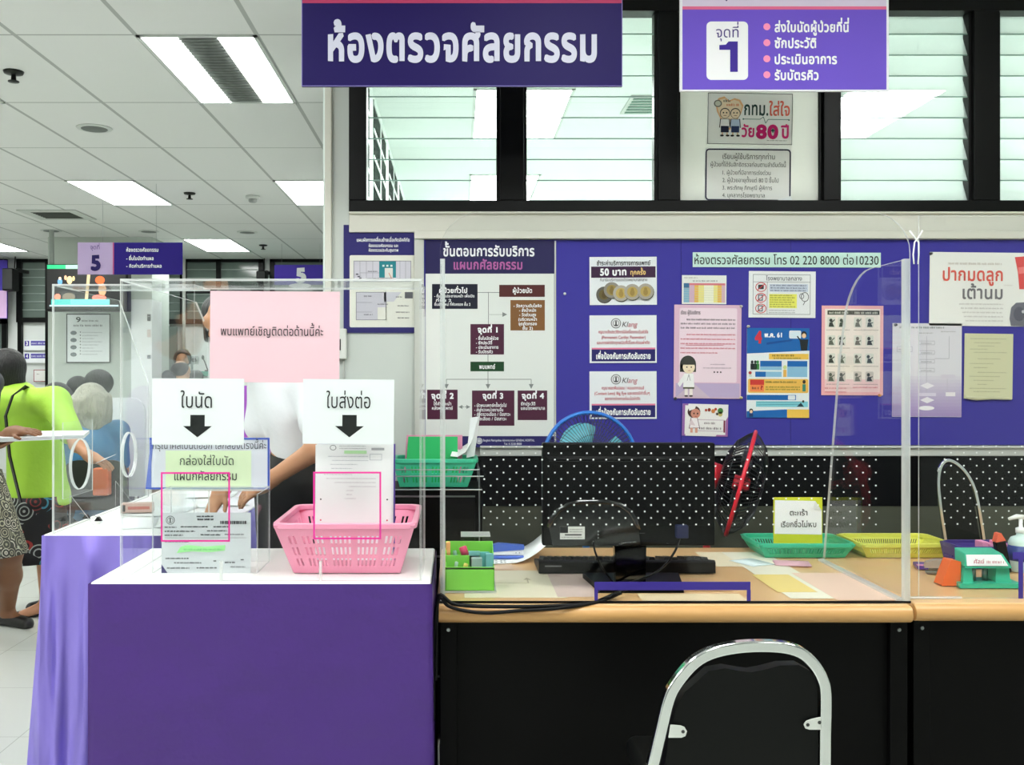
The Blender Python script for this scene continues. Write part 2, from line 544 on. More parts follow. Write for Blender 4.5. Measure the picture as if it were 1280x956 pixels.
# ------------------------------------------------------------------ shared materials
M_WALL = mat('wall_paint', (206, 212, 206), 0.6)
M_CREAM = mat('cream_ledge', (216, 215, 204), 0.55)
M_BLACKALU = mat('black_aluminium', (3, 4, 4), 0.4, spec=.2)
M_BLACK = mat('black_plastic', (3, 3, 4), 0.4, spec=.2)
M_SATIN = mat('black_laminate', (2, 2, 2), 0.5, spec=.12)
M_CHROME = mat('chrome', (225, 228, 228), 0.09, 1.0)
M_STEEL = mat('brushed_steel', (150, 155, 155), 0.3, 1.0)
M_PAPER = mat('white_paper', (238, 241, 241), 0.6, spec=0.25)
M_ACR = clear('clear_acrylic')
M_EDGE = clear('acrylic_edge', (246, 250, 248), 0.08, 0.5, 0.1, 0.6, (250, 252, 252))
M_GLASS = clear('window_glass', (250, 253, 252), 0.03, 0.5)
M_SLAT = clear('louvre_glass', (252, 254, 253), 0.03, 0.3, 0.05, 0.05, (240, 248, 245))
M_FROST = clear('frosted_louvre_glass', (252, 254, 253), 0.03, 0.2, 0.1, 0.5, (238, 246, 243))
M_SEAM = mat('louvre_edge', (130, 160, 150), 0.3)
M_LAMP = mat('lamp_diffuser', (255, 255, 255), 0.5, emit=(253, 255, 252), strength=HALL_LAMP)
M_LAMPI = mat('inner_lamp_diffuser', (255, 255, 255), 0.5, emit=(247, 255, 252), strength=INNER_LAMP)

def grid_material(name, c, line, ox, oy, sx, sy, wx, wy, rough):
    m = bpy.data.materials.new(name); m.use_nodes = True; nt = m.node_tree
    b = nt.nodes['Principled BSDF']; b.inputs['Roughness'].default_value = rough
    ge = nt.nodes.new('ShaderNodeNewGeometry'); sp = nt.nodes.new('ShaderNodeSeparateXYZ')
    nt.links.new(ge.outputs['Position'], sp.inputs[0])
    def ch(out, o, s, w):
        a = nt.nodes.new('ShaderNodeMath'); a.operation = 'ADD'; a.inputs[1].default_value = -o + w / 2
        nt.links.new(out, a.inputs[0])
        d = nt.nodes.new('ShaderNodeMath'); d.operation = 'FLOORED_MODULO'; d.inputs[1].default_value = s
        nt.links.new(a.outputs[0], d.inputs[0])
        l = nt.nodes.new('ShaderNodeMath'); l.operation = 'LESS_THAN'; l.inputs[1].default_value = w
        nt.links.new(d.outputs[0], l.inputs[0]); return l.outputs[0]
    a = ch(sp.outputs[0], ox, sx, wx); e = ch(sp.outputs[1], oy, sy, wy)
    mxm = nt.nodes.new('ShaderNodeMath'); mxm.operation = 'MAXIMUM'
    nt.links.new(a, mxm.inputs[0]); nt.links.new(e, mxm.inputs[1])
    mx = nt.nodes.new('ShaderNodeMix'); mx.data_type = 'RGBA'
    mx.inputs[6].default_value = lin(c); mx.inputs[7].default_value = lin(line)
    nt.links.new(mxm.outputs[0], mx.inputs[0]); nt.links.new(mx.outputs[2], b.inputs['Base Color'])
    return m
M_CEIL = grid_material('ceiling_tiles', (224, 225, 223), (172, 175, 172), -0.995, 4.85, 0.6, 1.2, 0.024, 0.016, 0.8)
M_FLOOR = grid_material('floor_tiles', (196, 200, 192), (165, 168, 160), 0.1, 0.2, 0.6, 0.6, 0.004, 0.004, 0.22)

# ------------------------------------------------------------------ the building
CEIL = 3.09; WY = 4.10; WXL = X(407, WY)
struct(MB().box(-9.0, 4.6, -4.0, 14.2, -0.1, 0.0).build('floor', M_FLOOR))
struct(MB().box(-9.0, 4.6, -4.0, 14.2, CEIL, CEIL + 0.1).build('ceiling', M_CEIL))
struct(MB().box(-9.1, -9.0, -4.0, 14.2, 0, CEIL).build('wall_left', M_WALL))
struct(MB().box(4.6, 4.7, -4.0, 14.2, 0, CEIL).build('wall_right', M_WALL))
struct(MB().box(-9.0, 4.6, -4.1, -4.0, 0, CEIL).build('wall_front', mat('front_wall_paint', (112, 116, 116), 0.6)))
struct(MB().box(-9.0, 4.6, 14.2, 14.3, 0, CEIL).build('wall_far', mat('far_wall_paint', (222, 226, 224), 0.6)))
# partition wall with the windows: lower part, end column, head
zs = Z(264, WY); zt = Z(-2, WY); xc = X(436, WY)
w = MB()
w.box(WXL, 4.6, WY, WY + 0.12, 0, zs)
w.box(WXL, xc, WY, WY + 0.12, zs, CEIL)
w.box(xc, 4.6, WY, WY + 0.12, zt, CEIL)
struct(w.build('wall_back', M_WALL))
# inner room behind the partition
struct(MB().box(-0.56, 4.6, 9.7, 9.8, 0, CEIL).build('wall_inner_back', mat('inner_paint', (232, 240, 236), 0.6)))
wl = MB()
M_INNER = mat('inner_paint', (232, 240, 236), 0.6)
wl.box(-0.58, -0.50, WY + 0.12, 9.7, 0, 2.05)
wl.box(-0.58, -0.50, WY + 0.12, 9.7, 3.04, CEIL)
for y0 in (WY + 0.12, 5.5, 6.8, 8.1, 9.4): wl.box(-0.58, -0.50, y0, y0 + 0.3, 2.05, 3.04)
struct(wl.build('wall_inner_left', M_INNER))
wf = MB()
for y0 in (WY + 0.42, 5.8, 7.1, 8.4):
    wf.cur = 0; wf.box(-0.51, -0.497, y0, y0 + 1.0, 2.05, 3.04)
    wf.cur = 1
    for k in range(7): wf.box(-0.497, -0.492, y0, y0 + 1.0, 2.05 + k * 0.16, 2.07 + k * 0.16)
    wf.box(-0.497, -0.492, y0 + .48, y0 + .53, 2.05, 3.04)
struct(wf.build('window_9', [mat('dark_green_pane', (12, 26, 20), 0.9, spec=0), M_INNER]))

M_ICEIL = grid_material('inner_ceiling_tiles', (232, 240, 237), (214, 224, 220), -0.995, 4.85, 9.0, 1.2, 0.001, 0.012, 0.8)
struct(MB().box(-0.50, 4.6, WY + 0.12, 9.7, CEIL - .0006, CEIL).build('ceiling_inner', M_ICEIL))
# window band: frame with mullions, louvred panes and one blank panel
yf = WY - 0.03
zb0, zb1, zt0 = Z(264, yf), Z(250, yf), Z(13, yf)
fr = MB()
bars = [(436, 458), (625, 655), (823, 848), (1030, 1050), (1218, 1250), (1440, 1470)]
for a, b in bars: fr.box(X(a, yf), X(b, yf), yf, yf + 0.09, zb1, zt0)
xr = X(1470, yf)
fr.box(X(436, yf), xr, yf, yf + 0.09, zb0, zb1); fr.box(X(436, yf), xr, yf, yf + 0.09, zt0, zt)
for a, b in bars[1:-1]:      # slimmer inner stiles
    fr.box(X(a - 4, yf), X(b + 4, yf), yf + 0.02, yf + 0.07, zb1, zt0)
struct(fr.build('window_1', M_BLACKALU, bevel=0.003))
opens = [(458, 625, M_SLAT), (655, 823, M_SLAT), (1050, 1218, M_FROST), (1250, 1440, M_FROST)]
for i, (a, b, mm) in enumerate(opens):
    mb = MB(); n = 9; h = (zt0 - zb1) / n
    for k in range(n):
        z0 = zb1 + k * h
        x0, x1 = X(a, yf) + 0.004, X(b, yf) - 0.004
        mb.cur = 0
        mb.prism([(x0, yf + 0.075, z0 + h + 0.012), (x0, yf + 0.03, z0), (x0, yf + 0.034, z0), (x0, yf + 0.079, z0 + h + 0.012)], (x1 - x0, 0, 0), m_rim=0)
        mb.box(x0, x1, yf + 0.029, yf + 0.035, z0 - 0.002, z0 + 0.002, m=1)
    struct(mb.build('window_%d' % (i + 2), [mm, M_SEAM]))
struct(MB().box(X(846, yf), X(1032, yf), yf + 0.03, yf + 0.05, zb1 - 0.002, zt0).build('window_6', clear('blank_panel', (250, 250, 250), .02, .1, .3, 1.0, (236, 235, 230))))
M_THIN = clear('thin_backlit_paper', (250, 250, 250), .0, .02, .4, 1.0, (252, 252, 251))
# ledge and mouldings
yl = WY - 0.035
t = MB()
t.box(WXL + 0.10, 4.6, WY - 0.02, WY, Z(291, WY), Z(266, WY))
t.box(X(518, yl), 4.6, yl - 0.02, WY - 0.02, Z(299, yl), Z(289, yl))
t.box(WXL + 0.10, 4.6, yl, WY - 0.02, Z(267, yl), Z(264, yl))
struct(t.build('trim_1', M_CREAM, bevel=0.004))
struct(MB().box(WXL, WXL + 0.028, WY - 0.03, WY, 0, CEIL).build('trim_2', M_CREAM, bevel=0.004))
# chair rail and the darker dado below it
t = MB(); yr = WY - 0.03
t.box(X(600, yr), 4.6, yr, WY, Z(570, yr), Z(557, yr)); t.box(X(600, yr), 4.6, yr - 0.012, yr, Z(560, yr), Z(557, yr))
struct(t.build('trim_3', mat('rail_grey', (196, 200, 196), 0.4), bevel=0.003))
struct(MB().box(X(500, WY), 4.6, WY - 0.012, WY, Z(632, WY), Z(570, WY)).build('trim_4', mat('dado_black', (2, 3, 7), 0.45, spec=.15)))
struct(MB().box(X(500, WY), 4.6, WY - 0.008, WY, 0, Z(632, WY)).build('baseboard_back', mat('dado_olive', (80, 82, 68), 0.5)))
# square column far down the hall
struct(MB().box(X(60, 11.9), X(190, 11.9), 11.9, 12.6, 0, CEIL).build('wall_column', mat('column_paint', (190, 198, 190), 0.6)))
struct(MB().box(X(164, 11.5), X(190, 11.5), 11.5, 11.88, 0, 2.3).build('trim_5', mat('white_pilaster', (236, 238, 238), 0.5)))

# far wall windows
FY = 14.18
for k, (a, b) in enumerate(((24, 29), (58.5, 63.5))): struct(MB().box(X(a, FY), X(b, FY), FY - .06, FY, 0, Z(322, FY)).build('trim_%d' % (6 + k), M_BLACKALU))
M_FARPANE = mat('far_window_pane', (128, 142, 134), 0.12, noise=(1.5, (84, 98, 92)))  # opaque pane; the reflection in the glass is put into its paler colour
def far_window(n, x0, x1, y0, y1, splits, cross=None, slats=0):
    mb = MB(); d = FY
    fw = 0.07
    xa, xb, za, zb = X(x0, d), X(x1, d), Z(y1, d), Z(y0, d)
    for q in [xa, xb - fw] + [X(s_, d) for s_ in splits]: mb.box(q, q + fw, d - 0.05, d, za, zb)
    for z in [za, zb - fw] + ([Z(cross, d)] if cross else []): mb.box(xa, xb, d - 0.05, d, z, z + fw)
    mb.cur = 1; mb.box(xa, xb, d - 0.01, d, za, zb)
    mb.cur = 2
    for k in range(slats):
        z = za + (k + .5) * (zb - za) / slats; mb.box(xa + fw, xb - fw, d - 0.03, d - 0.012, z, z + 0.012)
    struct(mb.build('window_%d' % n, [M_BLACKALU, M_FARPANE, mat('far_slat', (150, 165, 158), 0.3)]))
far_window(10, 22, 66, 322, 403, [], slats=8)
far_window(11, 190, 232, 322, 405, [], slats=8)
far_window(12, 228, 330, 322, 405, [271], cross=366, slats=8)
far_window(13, 338, 415, 322, 460, [], slats=0)
far_window(14, -120, 10, 322, 500, [-60], cross=405, slats=0)
struct(MB().box(X(194, FY), X(222, FY), FY - 0.06, FY, 0, Z(408, FY)).build('door_1', mat('grey_door', (120, 130, 124), 0.4)))

# ------------------------------------------------------------------ lamps of the hall and of the inner room
def ceiling_light(x0, y0, label, louvre, lamp=None, group='recessed ceiling lights of the hall', w=0.6, l=1.2):
    t = thing('ceiling_light', label, 'ceiling light', (x0 + w / 2, y0 + l / 2, CEIL), group)
    z = CEIL
    f = MB()
    for b in ((x0, x0 + .02, y0, y0 + l), (x0 + w - .02, x0 + w, y0, y0 + l), (x0, x0 + w, y0, y0 + .02), (x0, x0 + w, y0 + l - .02, y0 + l)): f.box(*b, z - 0.008, z)
    f.build('frame', mat('lamp_frame', (205, 210, 206), 0.5), t)
    lm = lamp or M_LAMP
    if louvre:
        for a in (0.02, 0.40): MB().box(x0 + a, x0 + a + 0.18, y0 + .02, y0 + l - .02, z - 0.006, z - 0.001).build('diffuser', lm, t)
        m = MB(); m.box(x0 + .2, x0 + .4, y0 + .02, y0 + l - .02, z - 0.003, z - 0.001)
        for k in range(24): m.box(x0 + .2, x0 + .4, y0 + .04 + k * .047, y0 + .045 + k * .047, z - 0.012, z - 0.003)
        m.build('louvre', mat('lamp_louvre', (120, 126, 122), 0.4), t)
    else:
        MB().box(x0 + .02, x0 + w - .02, y0 + .02, y0 + l - .02, z - 0.006, z - 0.001).build('diffuser', lm, t)
    return t
XC = lambda k: -0.995 - 0.6 * k
ceiling_light(XC(1), 4.85, 'recessed ceiling light with two bright strips and a grey louvre between them', True)
ceiling_light(XC(4), 4.85, 'recessed ceiling light cut off by the left edge of the photo', False)
ceiling_light(XC(4), 8.45, 'bright recessed ceiling light two tiles left of the smoke detector', False)
ceiling_light(XC(1), 8.45, 'bright recessed ceiling light cut by the corner of the white partition wall', False)
ceiling_light(XC(4), 12.05, 'far recessed ceiling light right of the hanging number 5 sign', False)
ceiling_light(XC(9), 12.05, 'far recessed ceiling light above the wall speaker at the left', False)
for k in (-5, -2, 1, 4, 7, 10):
    for y in (-2.35, 1.25):
        ceiling_light(XC(k), y, 'recessed ceiling light over the waiting side of the counter, out of frame', False)
for k in (7, 10):
    for y in (4.85, 8.45):
        ceiling_light(XC(k), y, 'recessed ceiling light beyond the left edge of the hall view', False)
G2 = 'ceiling lights of the inner room'
ceiling_light(X(592, 5.75), 5.75, 'ceiling light of the inner room behind the window above the flow chart', False, M_LAMPI, G2)
for x, y in ((2.3, 5.75), (0.1, 8.2), (2.3, 8.2), (3.7, 5.0)):
    ceiling_light(x, y, 'ceiling light of the inner room behind the frosted louvre windows', False, M_LAMPI, G2)

# small ceiling fittings
def sprinkler(px, py, label, drop=0.0):
    d = 1.69 * F / (CY - py); x = X(px, d)
    t = thing('fire_sprinkler', label, 'sprinkler', (x, d, CEIL), 'ceiling sprinklers')
    MB().lathe([(0.0, 0), (0.055, -0.001), (0.05, -0.014), (0.02, -0.02)], (x, d, CEIL), seg=16).build('flange', mat('dark_metal', (44, 46, 44), 0.4, 0.6), t, smooth=True)
    MB().lathe([(0.012, -0.02), (0.014, -0.05), (0.03, -0.055), (0.03, -0.06), (0, -0.06)], (x, d, CEIL), seg=14).build('nozzle', mat('dark_metal', (44, 46, 44), 0.4, 0.6), t, smooth=True)
sprinkler(17, 89, 'dark ceiling sprinkler at the left edge of the photo')
sprinkler(237, 241, 'dark ceiling sprinkler beside the smoke detector')
sprinkler(329, 306, 'small far ceiling sprinkler right of the far ceiling lamp')
def speaker_grille(px, py, label):
    d = 1.69 * F / (CY - py); x = X(px, d)
    t = thing('ceiling_speaker', label, 'ceiling speaker', (x, d, CEIL), 'round speakers in the ceiling')
    MB().lathe([(0.0, -.002), (0.075, -0.004), (0.09, -0.008), (0.115, -0.006), (0.12, 0)], (x, d, CEIL), seg=24).build('ring', mat('grille_rim', (200, 204, 200), 0.5), t, smooth=True)
    MB().lathe([(0.0, -.012), (0.085, -0.010), (0.09, -.004)], (x, d, CEIL), seg=24).build('grille', mat('grille', (110, 115, 112), 0.6), t, smooth=True)
speaker_grille(118, 160, 'round ceiling speaker nearest the two strip ceiling lamp')
speaker_grille(64, 288, 'round ceiling speaker just behind the square air vent')
speaker_grille(186, 289, 'round ceiling speaker above the hanging number 5 sign')
speaker_grille(309, 290, 'round ceiling speaker right of the hanging number 5 sign')
d = 1.69 * F / (CY - 245); x = X(316, d)
t = thing('smoke_detector', 'white round smoke detector on the ceiling between two lamps', 'smoke detector', (x, d, CEIL))
MB().lathe([(0, 0), (0.065, 0), (0.065, -0.022), (0.05, -0.03), (0, -0.03)], (x, d, CEIL), seg=20).build('base', mat('detector_white', (205, 208, 204), 0.5), t, smooth=True)
MB().lathe([(0.04, -0.03), (0.04, -0.05), (0.03, -0.06), (0, -0.06)], (x, d, CEIL), seg=20).build('sensor_head', mat('detector_grey', (150, 154, 150), 0.5), t, smooth=True)
d = 1.69 * F / (CY - 268); x = X(72, d)
t = thing('air_vent', 'square ceiling air vent with a dark grille', 'air vent', (x, d, CEIL))
f = MB()
for b in ((-.3, -.2, -.3, .3), (.2, .3, -.3, .3), (-.2, .2, -.3, -.2), (-.2, .2, .2, .3)): f.box(x + b[0], x + b[1], d + b[2], d + b[3], CEIL - 0.012, CEIL)
f.build('frame', mat('vent_frame', (196, 200, 196), 0.5), t, bevel=0.004)
f = MB()
f.box(x - .2, x + .2, d - .2, d + .2, CEIL - .004, CEIL - .001)
for k in range(7): f.box(x - .2, x + .2, d - .19 + k * .06, d - .165 + k * .06, CEIL - .012, CEIL - .004)
f.build('grille', mat('vent_grille', (70, 72, 68), 0.5), t)
# diffuser in the inner room ceiling, seen through the second window pane
d = 1.69 * F / (CY - 130); x = X(808, d)
t = thing('air_vent', 'green tinted air vent in the inner room ceiling, behind the window', 'air vent', (x, d, CEIL))
f = MB(); f.box(x - .13, x + .13, d - .2, d + .2, CEIL - .012, CEIL - .001); f.build('frame', mat('vent_frame', (196, 200, 196), 0.5), t)
f = MB()
for k in range(6): f.box(x - .11, x + .11, d - .17 + k * .06, d - .145 + k * .06, CEIL - .018, CEIL - .012)
f.build('grille', mat('vent_green', (70, 120, 100), 0.5), t)

# ------------------------------------------------------------------ desks and tables (largest furniture)
DT = 0.75
M_BEECH = mat('beech_laminate', (222, 178, 124), 0.3, noise=(3.0, (230, 188, 136)))
M_BEECHE = mat('beech_edge', (206, 158, 98), 0.32)
def desk(label, x0, x1, y0, y1, posts):
    t = thing('desk', label, 'desk', ((x0 + x1) / 2, (y0 + y1) / 2, 0), 'beech topped office desks')
    b = MB(); b.box(x0, x1, y0 + .012, y1, DT - .05, DT); b.build('desktop', M_BEECH, t, bevel=0.012, bseg=3)
    b = MB(); b.tube([(x0 + .002, y0 + .022, DT - .027), (x1 - .002, y0 + .022, DT - .027)], .025, seg=14); b.build('nosing', M_BEECHE, t, smooth=False, bevel=0.003)
    b = MB(); b.box(x0 + .03, x1 - .03, y0 + .05, y0 + .068, .06, DT - .051); b.build('modesty_panel', M_SATIN, t, bevel=0.002)
    for a in posts:
        b = MB(); b.box(a, a + .05, y0 + .03, y1 - .03, 0, DT - .051); b.build('side_panel', M_SATIN, t, bevel=0.003)
        s = MB(); s.lathe([(0, 0), (.006, 0), (.005, -.003), (0, -.003)], (a + .025, y0 + .0295, DT - .075), (0, 1, 0), 12); s.build('screw', M_STEEL, t)
    return t
DX0, DX1 = X(545, 2.77), X(1143, 2.77)
desk('beech topped black desk carrying the computer monitor', DX0, DX1, 2.77, 3.72, (DX0 + .01, DX1 - .055))
desk('beech topped black desk carrying the green hole punch', DX1 + .012, DX1 + 1.5, 2.79, 3.72, (DX1 + .02, DX1 + 1.44))

M_PURP = mat('purple_cloth', (68, 34, 120), 0.5, bump=(7, 0.6, 0.03))
M_SATP = mat('purple_satin', (150, 132, 228), 0.40, .5, spec=0.9, bump=(3.4, 1.0, 0.24, (1.4, 1, .5), 1.0))
M_WTOP = mat('white_table_cover', (244, 242, 240), 0.3)
def cloth_wall(mb, pts, z1, z0, amp, n=60, flare=0.0, seed=1, waves=9):
    """hanging cloth along the polyline pts (closed) from z1 down to z0, with folds that grow downwards"""
    r = random.Random(seed); L = [0]
    m = len(pts)
    seg = []
    for i in range(m - 1):
        a, b = Vector(pts[i]), Vector(pts[i + 1]); k = max(2, int((b - a).length * n))
        for j in range(k): seg.append((a.lerp(b, j / k), (b - a).normalized()))
    seg.append((Vector(pts[-1]), (Vector(pts[-1]) - Vector(pts[-2])).normalized()))
    rows = 14; vs = []; ph = [r.uniform(0, 6.28) for _ in range(4)]
    s = 0; prev = None
    for p, dr in seg:
        if prev is not None: s += (p - prev).length
        prev = p
        nrm = Vector((dr.y, -dr.x, 0))
        for k in range(rows):
            u = k / (rows - 1)
            wv = amp * u ** .5 * (math.sin(s * waves + ph[0]) + .6 * math.sin(s * waves * 2.3 + ph[1] + u) + .35 * math.sin(s * waves * 4.1 + ph[2] - 2 * u))
            q = p + nrm * (wv + flare * u)
            vs.append((q.x, q.y, z1 + (z0 - z1) * u))
    fs = []
    for i in range(len(seg) - 1):
        for k in range(rows - 1):
            fs.append((i * rows + k, i * rows + k + 1, (i + 1) * rows + k + 1, (i + 1) * rows + k))
    mb.add(vs, fs)
TT = 0.84
def cloth_table(label, cat, x0, x1, y0, y1, m, amp, flare, seed, waves, group=None):
    t = thing('draped_table', label, cat, ((x0 + x1) / 2, (y0 + y1) / 2, 0), group)
    b = MB(); b.box(x0 + .004, x1 - .004, y0 + .004, y1, TT - .03, TT); b.build('tabletop', M_WTOP, t, bevel=.006)
    c = MB(); cloth_wall(c, [(x0, y1, 0), (x0, y0, 0), (x1, y0, 0), (x1, y1, 0)], TT - .004, 0.01, amp, flare=flare, seed=seed, waves=waves)
    c.build('cloth_skirt', m, t, smooth=True)
    for (a, e) in ((x0 + .05, y0 + .06), (x1 - .08, y0 + .06), (x0 + .05, y1 - .09), (x1 - .08, y1 - .09)):
        q = MB(); q.box(a, a + .035, e, e + .035, 0, TT - .03); q.build('leg', M_STEEL, t)
    return t
RX0, RX1, RY0, RY1 = X(110, 2.657), X(540, 2.657), 2.657, 3.19
cloth_table('white topped table with a plain dark purple cloth, standing beside the desk', 'table', RX0, RX1, RY0, RY1, M_PURP, 0.0025, 0.006, 3, 7)
LX0, LX1, LY0, LY1 = X(52, 3.46), -0.87, 3.46, 4.85
cloth_table('white topped table with a shiny light purple satin cloth', 'table', LX0, LX1, LY0, LY1, M_SATP, 0.020, 0.045, 5, 27)

# ------------------------------------------------------------------ hanging signs
def wires(t, px_list, ztop, d):
    for px in px_list:
        m = MB(); m.tube([(X(px, d), d + .006, ztop), (X(px, d), d + .006, CEIL)], .0015, 6); m.build('wire', M_STEEL, t)
NAVY = (36, 22, 96); WHITE = (245, 246, 248); GREYW = (196, 196, 214)
def hung_sign(label, d, x0, y0, x1, y1, c, wx, rough=.5):
    t = thing('hanging_sign', label, 'sign', (X((x0 + x1) / 2, d), d + .01, Z(y1, d)))
    mb = MB(); mb.box(X(x0, d), X(x1, d), d, d + .012, Z(y1, d), Z(y0, d)); mb.build('panel', mat('sign_%02x%02x%02x' % c, c, rough, spec=0.15), t, bevel=.001)
    wires(t, wx, Z(y0, d), d)
    return t, Print(d)
t, p = hung_sign('big dark purple sign hung from the ceiling with one line of white lettering', 3.4, 377, -60, 778, 108, (26, 13, 80), (420, 735))
p.rect(377, -2, 778, 4, (170, 50, 90)); p.rect(377, -60, 778, -2, (205, 175, 215)); p.frame(377, -60, 778, 108, 1, (120, 110, 170), 2)
p.text('ห้องตรวจศัลยกรรม', 410, 746, 76, 33, GREYW, .038)
p.build('lettering', t)
t, p = hung_sign('lighter purple hanging sign with a white number 1 box and four pink bullets', 3.6, 850, -60, 1111, 114, (240, 240, 246), (880, 1080))
p.rect(853, 12, 1108, 112, (112, 84, 206)); p.rect(853, 8, 1108, 12, (232, 110, 150)); p.rect(853, -60, 1108, 8, (222, 208, 232))
p.poly([(905, -2), (911, -2), (908, 2)], NAVY, 2)
p.rrect(883, 27, 935, 100, 6, (246, 246, 250), 2)
p.text('จุดที่', 895, 923, 47, 10.5, (70, 55, 130), .0)
p.poly([(899, 56.5), (907, 56), (910.5, 52), (922, 52), (922, 90), (912.5, 90), (912.5, 62.5), (899, 62.5)], (62, 40, 150), 4)
for k, (s, x1) in enumerate((('ส่งใบนัดผู้ป่วยที่นี่', 1061), ('ซักประวัติ', 1020), ('ประเมินอาการ', 1046), ('รับบัตรคิว', 1023))):
    p.ell(958.5, 33.5 + 20 * k, 4.4, 4.4, (255, 150, 190), 2)
    p.text(s, 968, x1, 40 + 20 * k, 9.3, (252, 252, 255), .035)
p.build('lettering', t)
t, p = hung_sign('far hanging sign with a large 5 on lavender beside purple', 8.6, 97, 303, 228, 343, (44, 30, 128), (128, 195))
p.rect(97, 303, 141, 343, (192, 170, 212)); p.rect(141, 303, 142.5, 343, (200, 90, 140), 2)
p.text('จุดที่', 113, 124.5, 311.5, 4.2, (80, 60, 130)); p.text('5', 113.5, 126, 337, 14, NAVY, .06)
p.text('ห้องตรวจศัลยกรรม', 158, 198, 314.5, 3.6, WHITE, .03); p.text('- ยื่นใบนัดทำแผล', 158, 192, 325, 3.4, WHITE, .03); p.text('- คิดค่าบริการทำแผล', 158, 202, 334.5, 3.4, WHITE, .03)
p.build('lettering', t)
t, p = hung_sign('farther hanging purple sign with a white 5, half behind the clear screen', 12.5, 343, 331, 408, 356, (78, 60, 172), (352, 400))
p.text('5', 369.5, 383, 352, 13, WHITE, .08); p.ell(375, 357, 14, 3, WHITE, 1)
p.build('lettering', t)

# ------------------------------------------------------------------ notices on the blank window panel
PW = yf + 0.0275
o, p = sheet('poster', 'small poster of an old couple and a heart, above the black edged notice', 'poster', PW, 884, 116, 991, 181, M_THIN, rot=0.8)
p.frame(884.5, 116.5, 990.5, 180.5, .7, (70, 70, 70))
heart = [(912, 163), (902, 152), (896, 140), (894, 130), (898, 123), (905, 121), (911, 126), (918, 123), (925, 125), (929, 132), (926, 143), (919, 154)]
p.poly(heart, (240, 190, 140), 1); p.poly([(912 + (a - 912) * .88, 141 + (b - 141) * .88) for a, b in heart], (246, 226, 196), 2)
p.ell(897, 130, 5, 4.5, (120, 120, 110), 3); p.ell(897, 130, 3.6, 3.2, (215, 215, 200), 4)
p.scrawl(904, 913, 128, 3, (20, 20, 20), 4); p.scrawl(908, 924, 133, 3, (220, 110, 50), 4)
for cx, sh, lo in ((906, (245, 244, 240), (30, 34, 60)), (919, (190, 205, 225), (44, 60, 104))):
    p.poly([(cx - 6, 149), (cx + 6, 149), (cx + 7, 160), (cx - 7, 160)], (40, 40, 40), 3); p.poly([(cx - 5, 149.5), (cx + 5, 149.5), (cx + 6, 160), (cx - 6, 160)], sh, 4)
    p.poly([(cx - 5, 158), (cx + 5, 158), (cx + 5, 166), (cx - 5, 166)], lo, 5)
    for q in (-3, 3): p.rect(cx + q - 1, 166, cx + q + 1, 169.5, (230, 200, 170), 4); p.ell(cx + q * 1.2, 170, 2.4, 1.2, (20, 20, 20), 5)
    p.ell(cx, 142, 6.4, 6.6, (50, 50, 50), 4); p.ell(cx, 142.4, 5.6, 5.8, (244, 222, 190), 5)
    p.ell(cx - 2, 141.5, .9, .9, (30, 30, 30), 6); p.ell(cx + 2, 141.5, .9, .9, (30, 30, 30), 6); p.line(cx - 1.8, 145, cx + 1.8, 145, .6, (120, 40, 40), 6)
p.text('กทม.', 930, 960, 144, 13, (40, 70, 64), .02); p.text('ใส่ใจ', 961, 987, 144, 12, (232, 110, 90), .02)
p.line(929, 149, 950, 149, .7, (60, 120, 110), 4); p.line(950, 149, 954, 146, .7, (60, 120, 110), 4); p.line(954, 146, 957, 154, .7, (60, 120, 110), 4); p.line(957, 154, 960, 149, .7, (60, 120, 110), 4); p.line(960, 149, 986, 149, .7, (60, 120, 110), 4); p.ell(929, 149, 1, 1, (60, 120, 110), 4); p.ell(986, 149.5, 1, 1, (60, 120, 110), 4)
p.text('วัย', 927, 943, 171, 11, (214, 40, 120), .03); p.text('80', 945, 973, 172.5, 13, (206, 24, 110), .05); p.text('ปี', 976, 986, 172, 12, (214, 40, 120), .03)
p.line(963.5, 163, 968.5, 163, 1.6, (20, 90, 80), 6); p.line(966, 160.5, 966, 165.5, 1.6, (20, 90, 80), 6)
p.scrawl(959, 984, 176, 1.3, (120, 120, 120))
p.build('printed_design', o)
o, p = sheet('notice', 'white notice with a rounded black border below the old couple poster', 'notice', PW, 881, 185, 989, 252, M_THIN, rot=0.6)
for (a, b, c, e) in ((886.5, 186, 983.5, 187.8), (886.5, 249.2, 983.5, 251), (881.5, 191, 883.3, 246), (986.7, 191, 988.5, 246)): p.rect(a, b, c, e, (36, 34, 66), 1)
for (cx, cy, a0) in ((983.5, 191, -90), (983.5, 246, 0), (886.5, 246, 90), (886.5, 191, 180)):
    for k in range(5):
        u, v = math.radians(a0 + 18 * k), math.radians(a0 + 18 * k + 18)
        p.poly([(cx + 5 * math.cos(u), cy + 5 * math.sin(u)), (cx + 5 * math.cos(v), cy + 5 * math.sin(v)), (cx + 3.2 * math.cos(v), cy + 3.2 * math.sin(v)), (cx + 3.2 * math.cos(u), cy + 3.2 * math.sin(u))], (36, 34, 66), 1)
p.text('เรียนผู้ใช้บริการทุกท่าน', 903, 968, 199, 5, (40, 40, 40)); p.text('ผู้ป่วยที่ได้รับสิทธิตรวจก่อนตามลำดับดังนี้', 888, 982, 208.5, 4.2, (50, 50, 50))
for k, (s, x1) in enumerate((('1. ผู้ป่วยที่มีอาการเร่งด่วน', 963), ('2. ผู้ป่วยอายุตั้งแต่ 80 ปี ขึ้นไป', 973), ('3. พระภิกษุ ภิกษุณี ผู้พิการ', 965), ('4. บุคลากรโรงพยาบาล', 956))):
    p.text(s, 903, x1, 218.5 + k * 9.4, 4, (60, 60, 60))
p.build('printed_design', o)
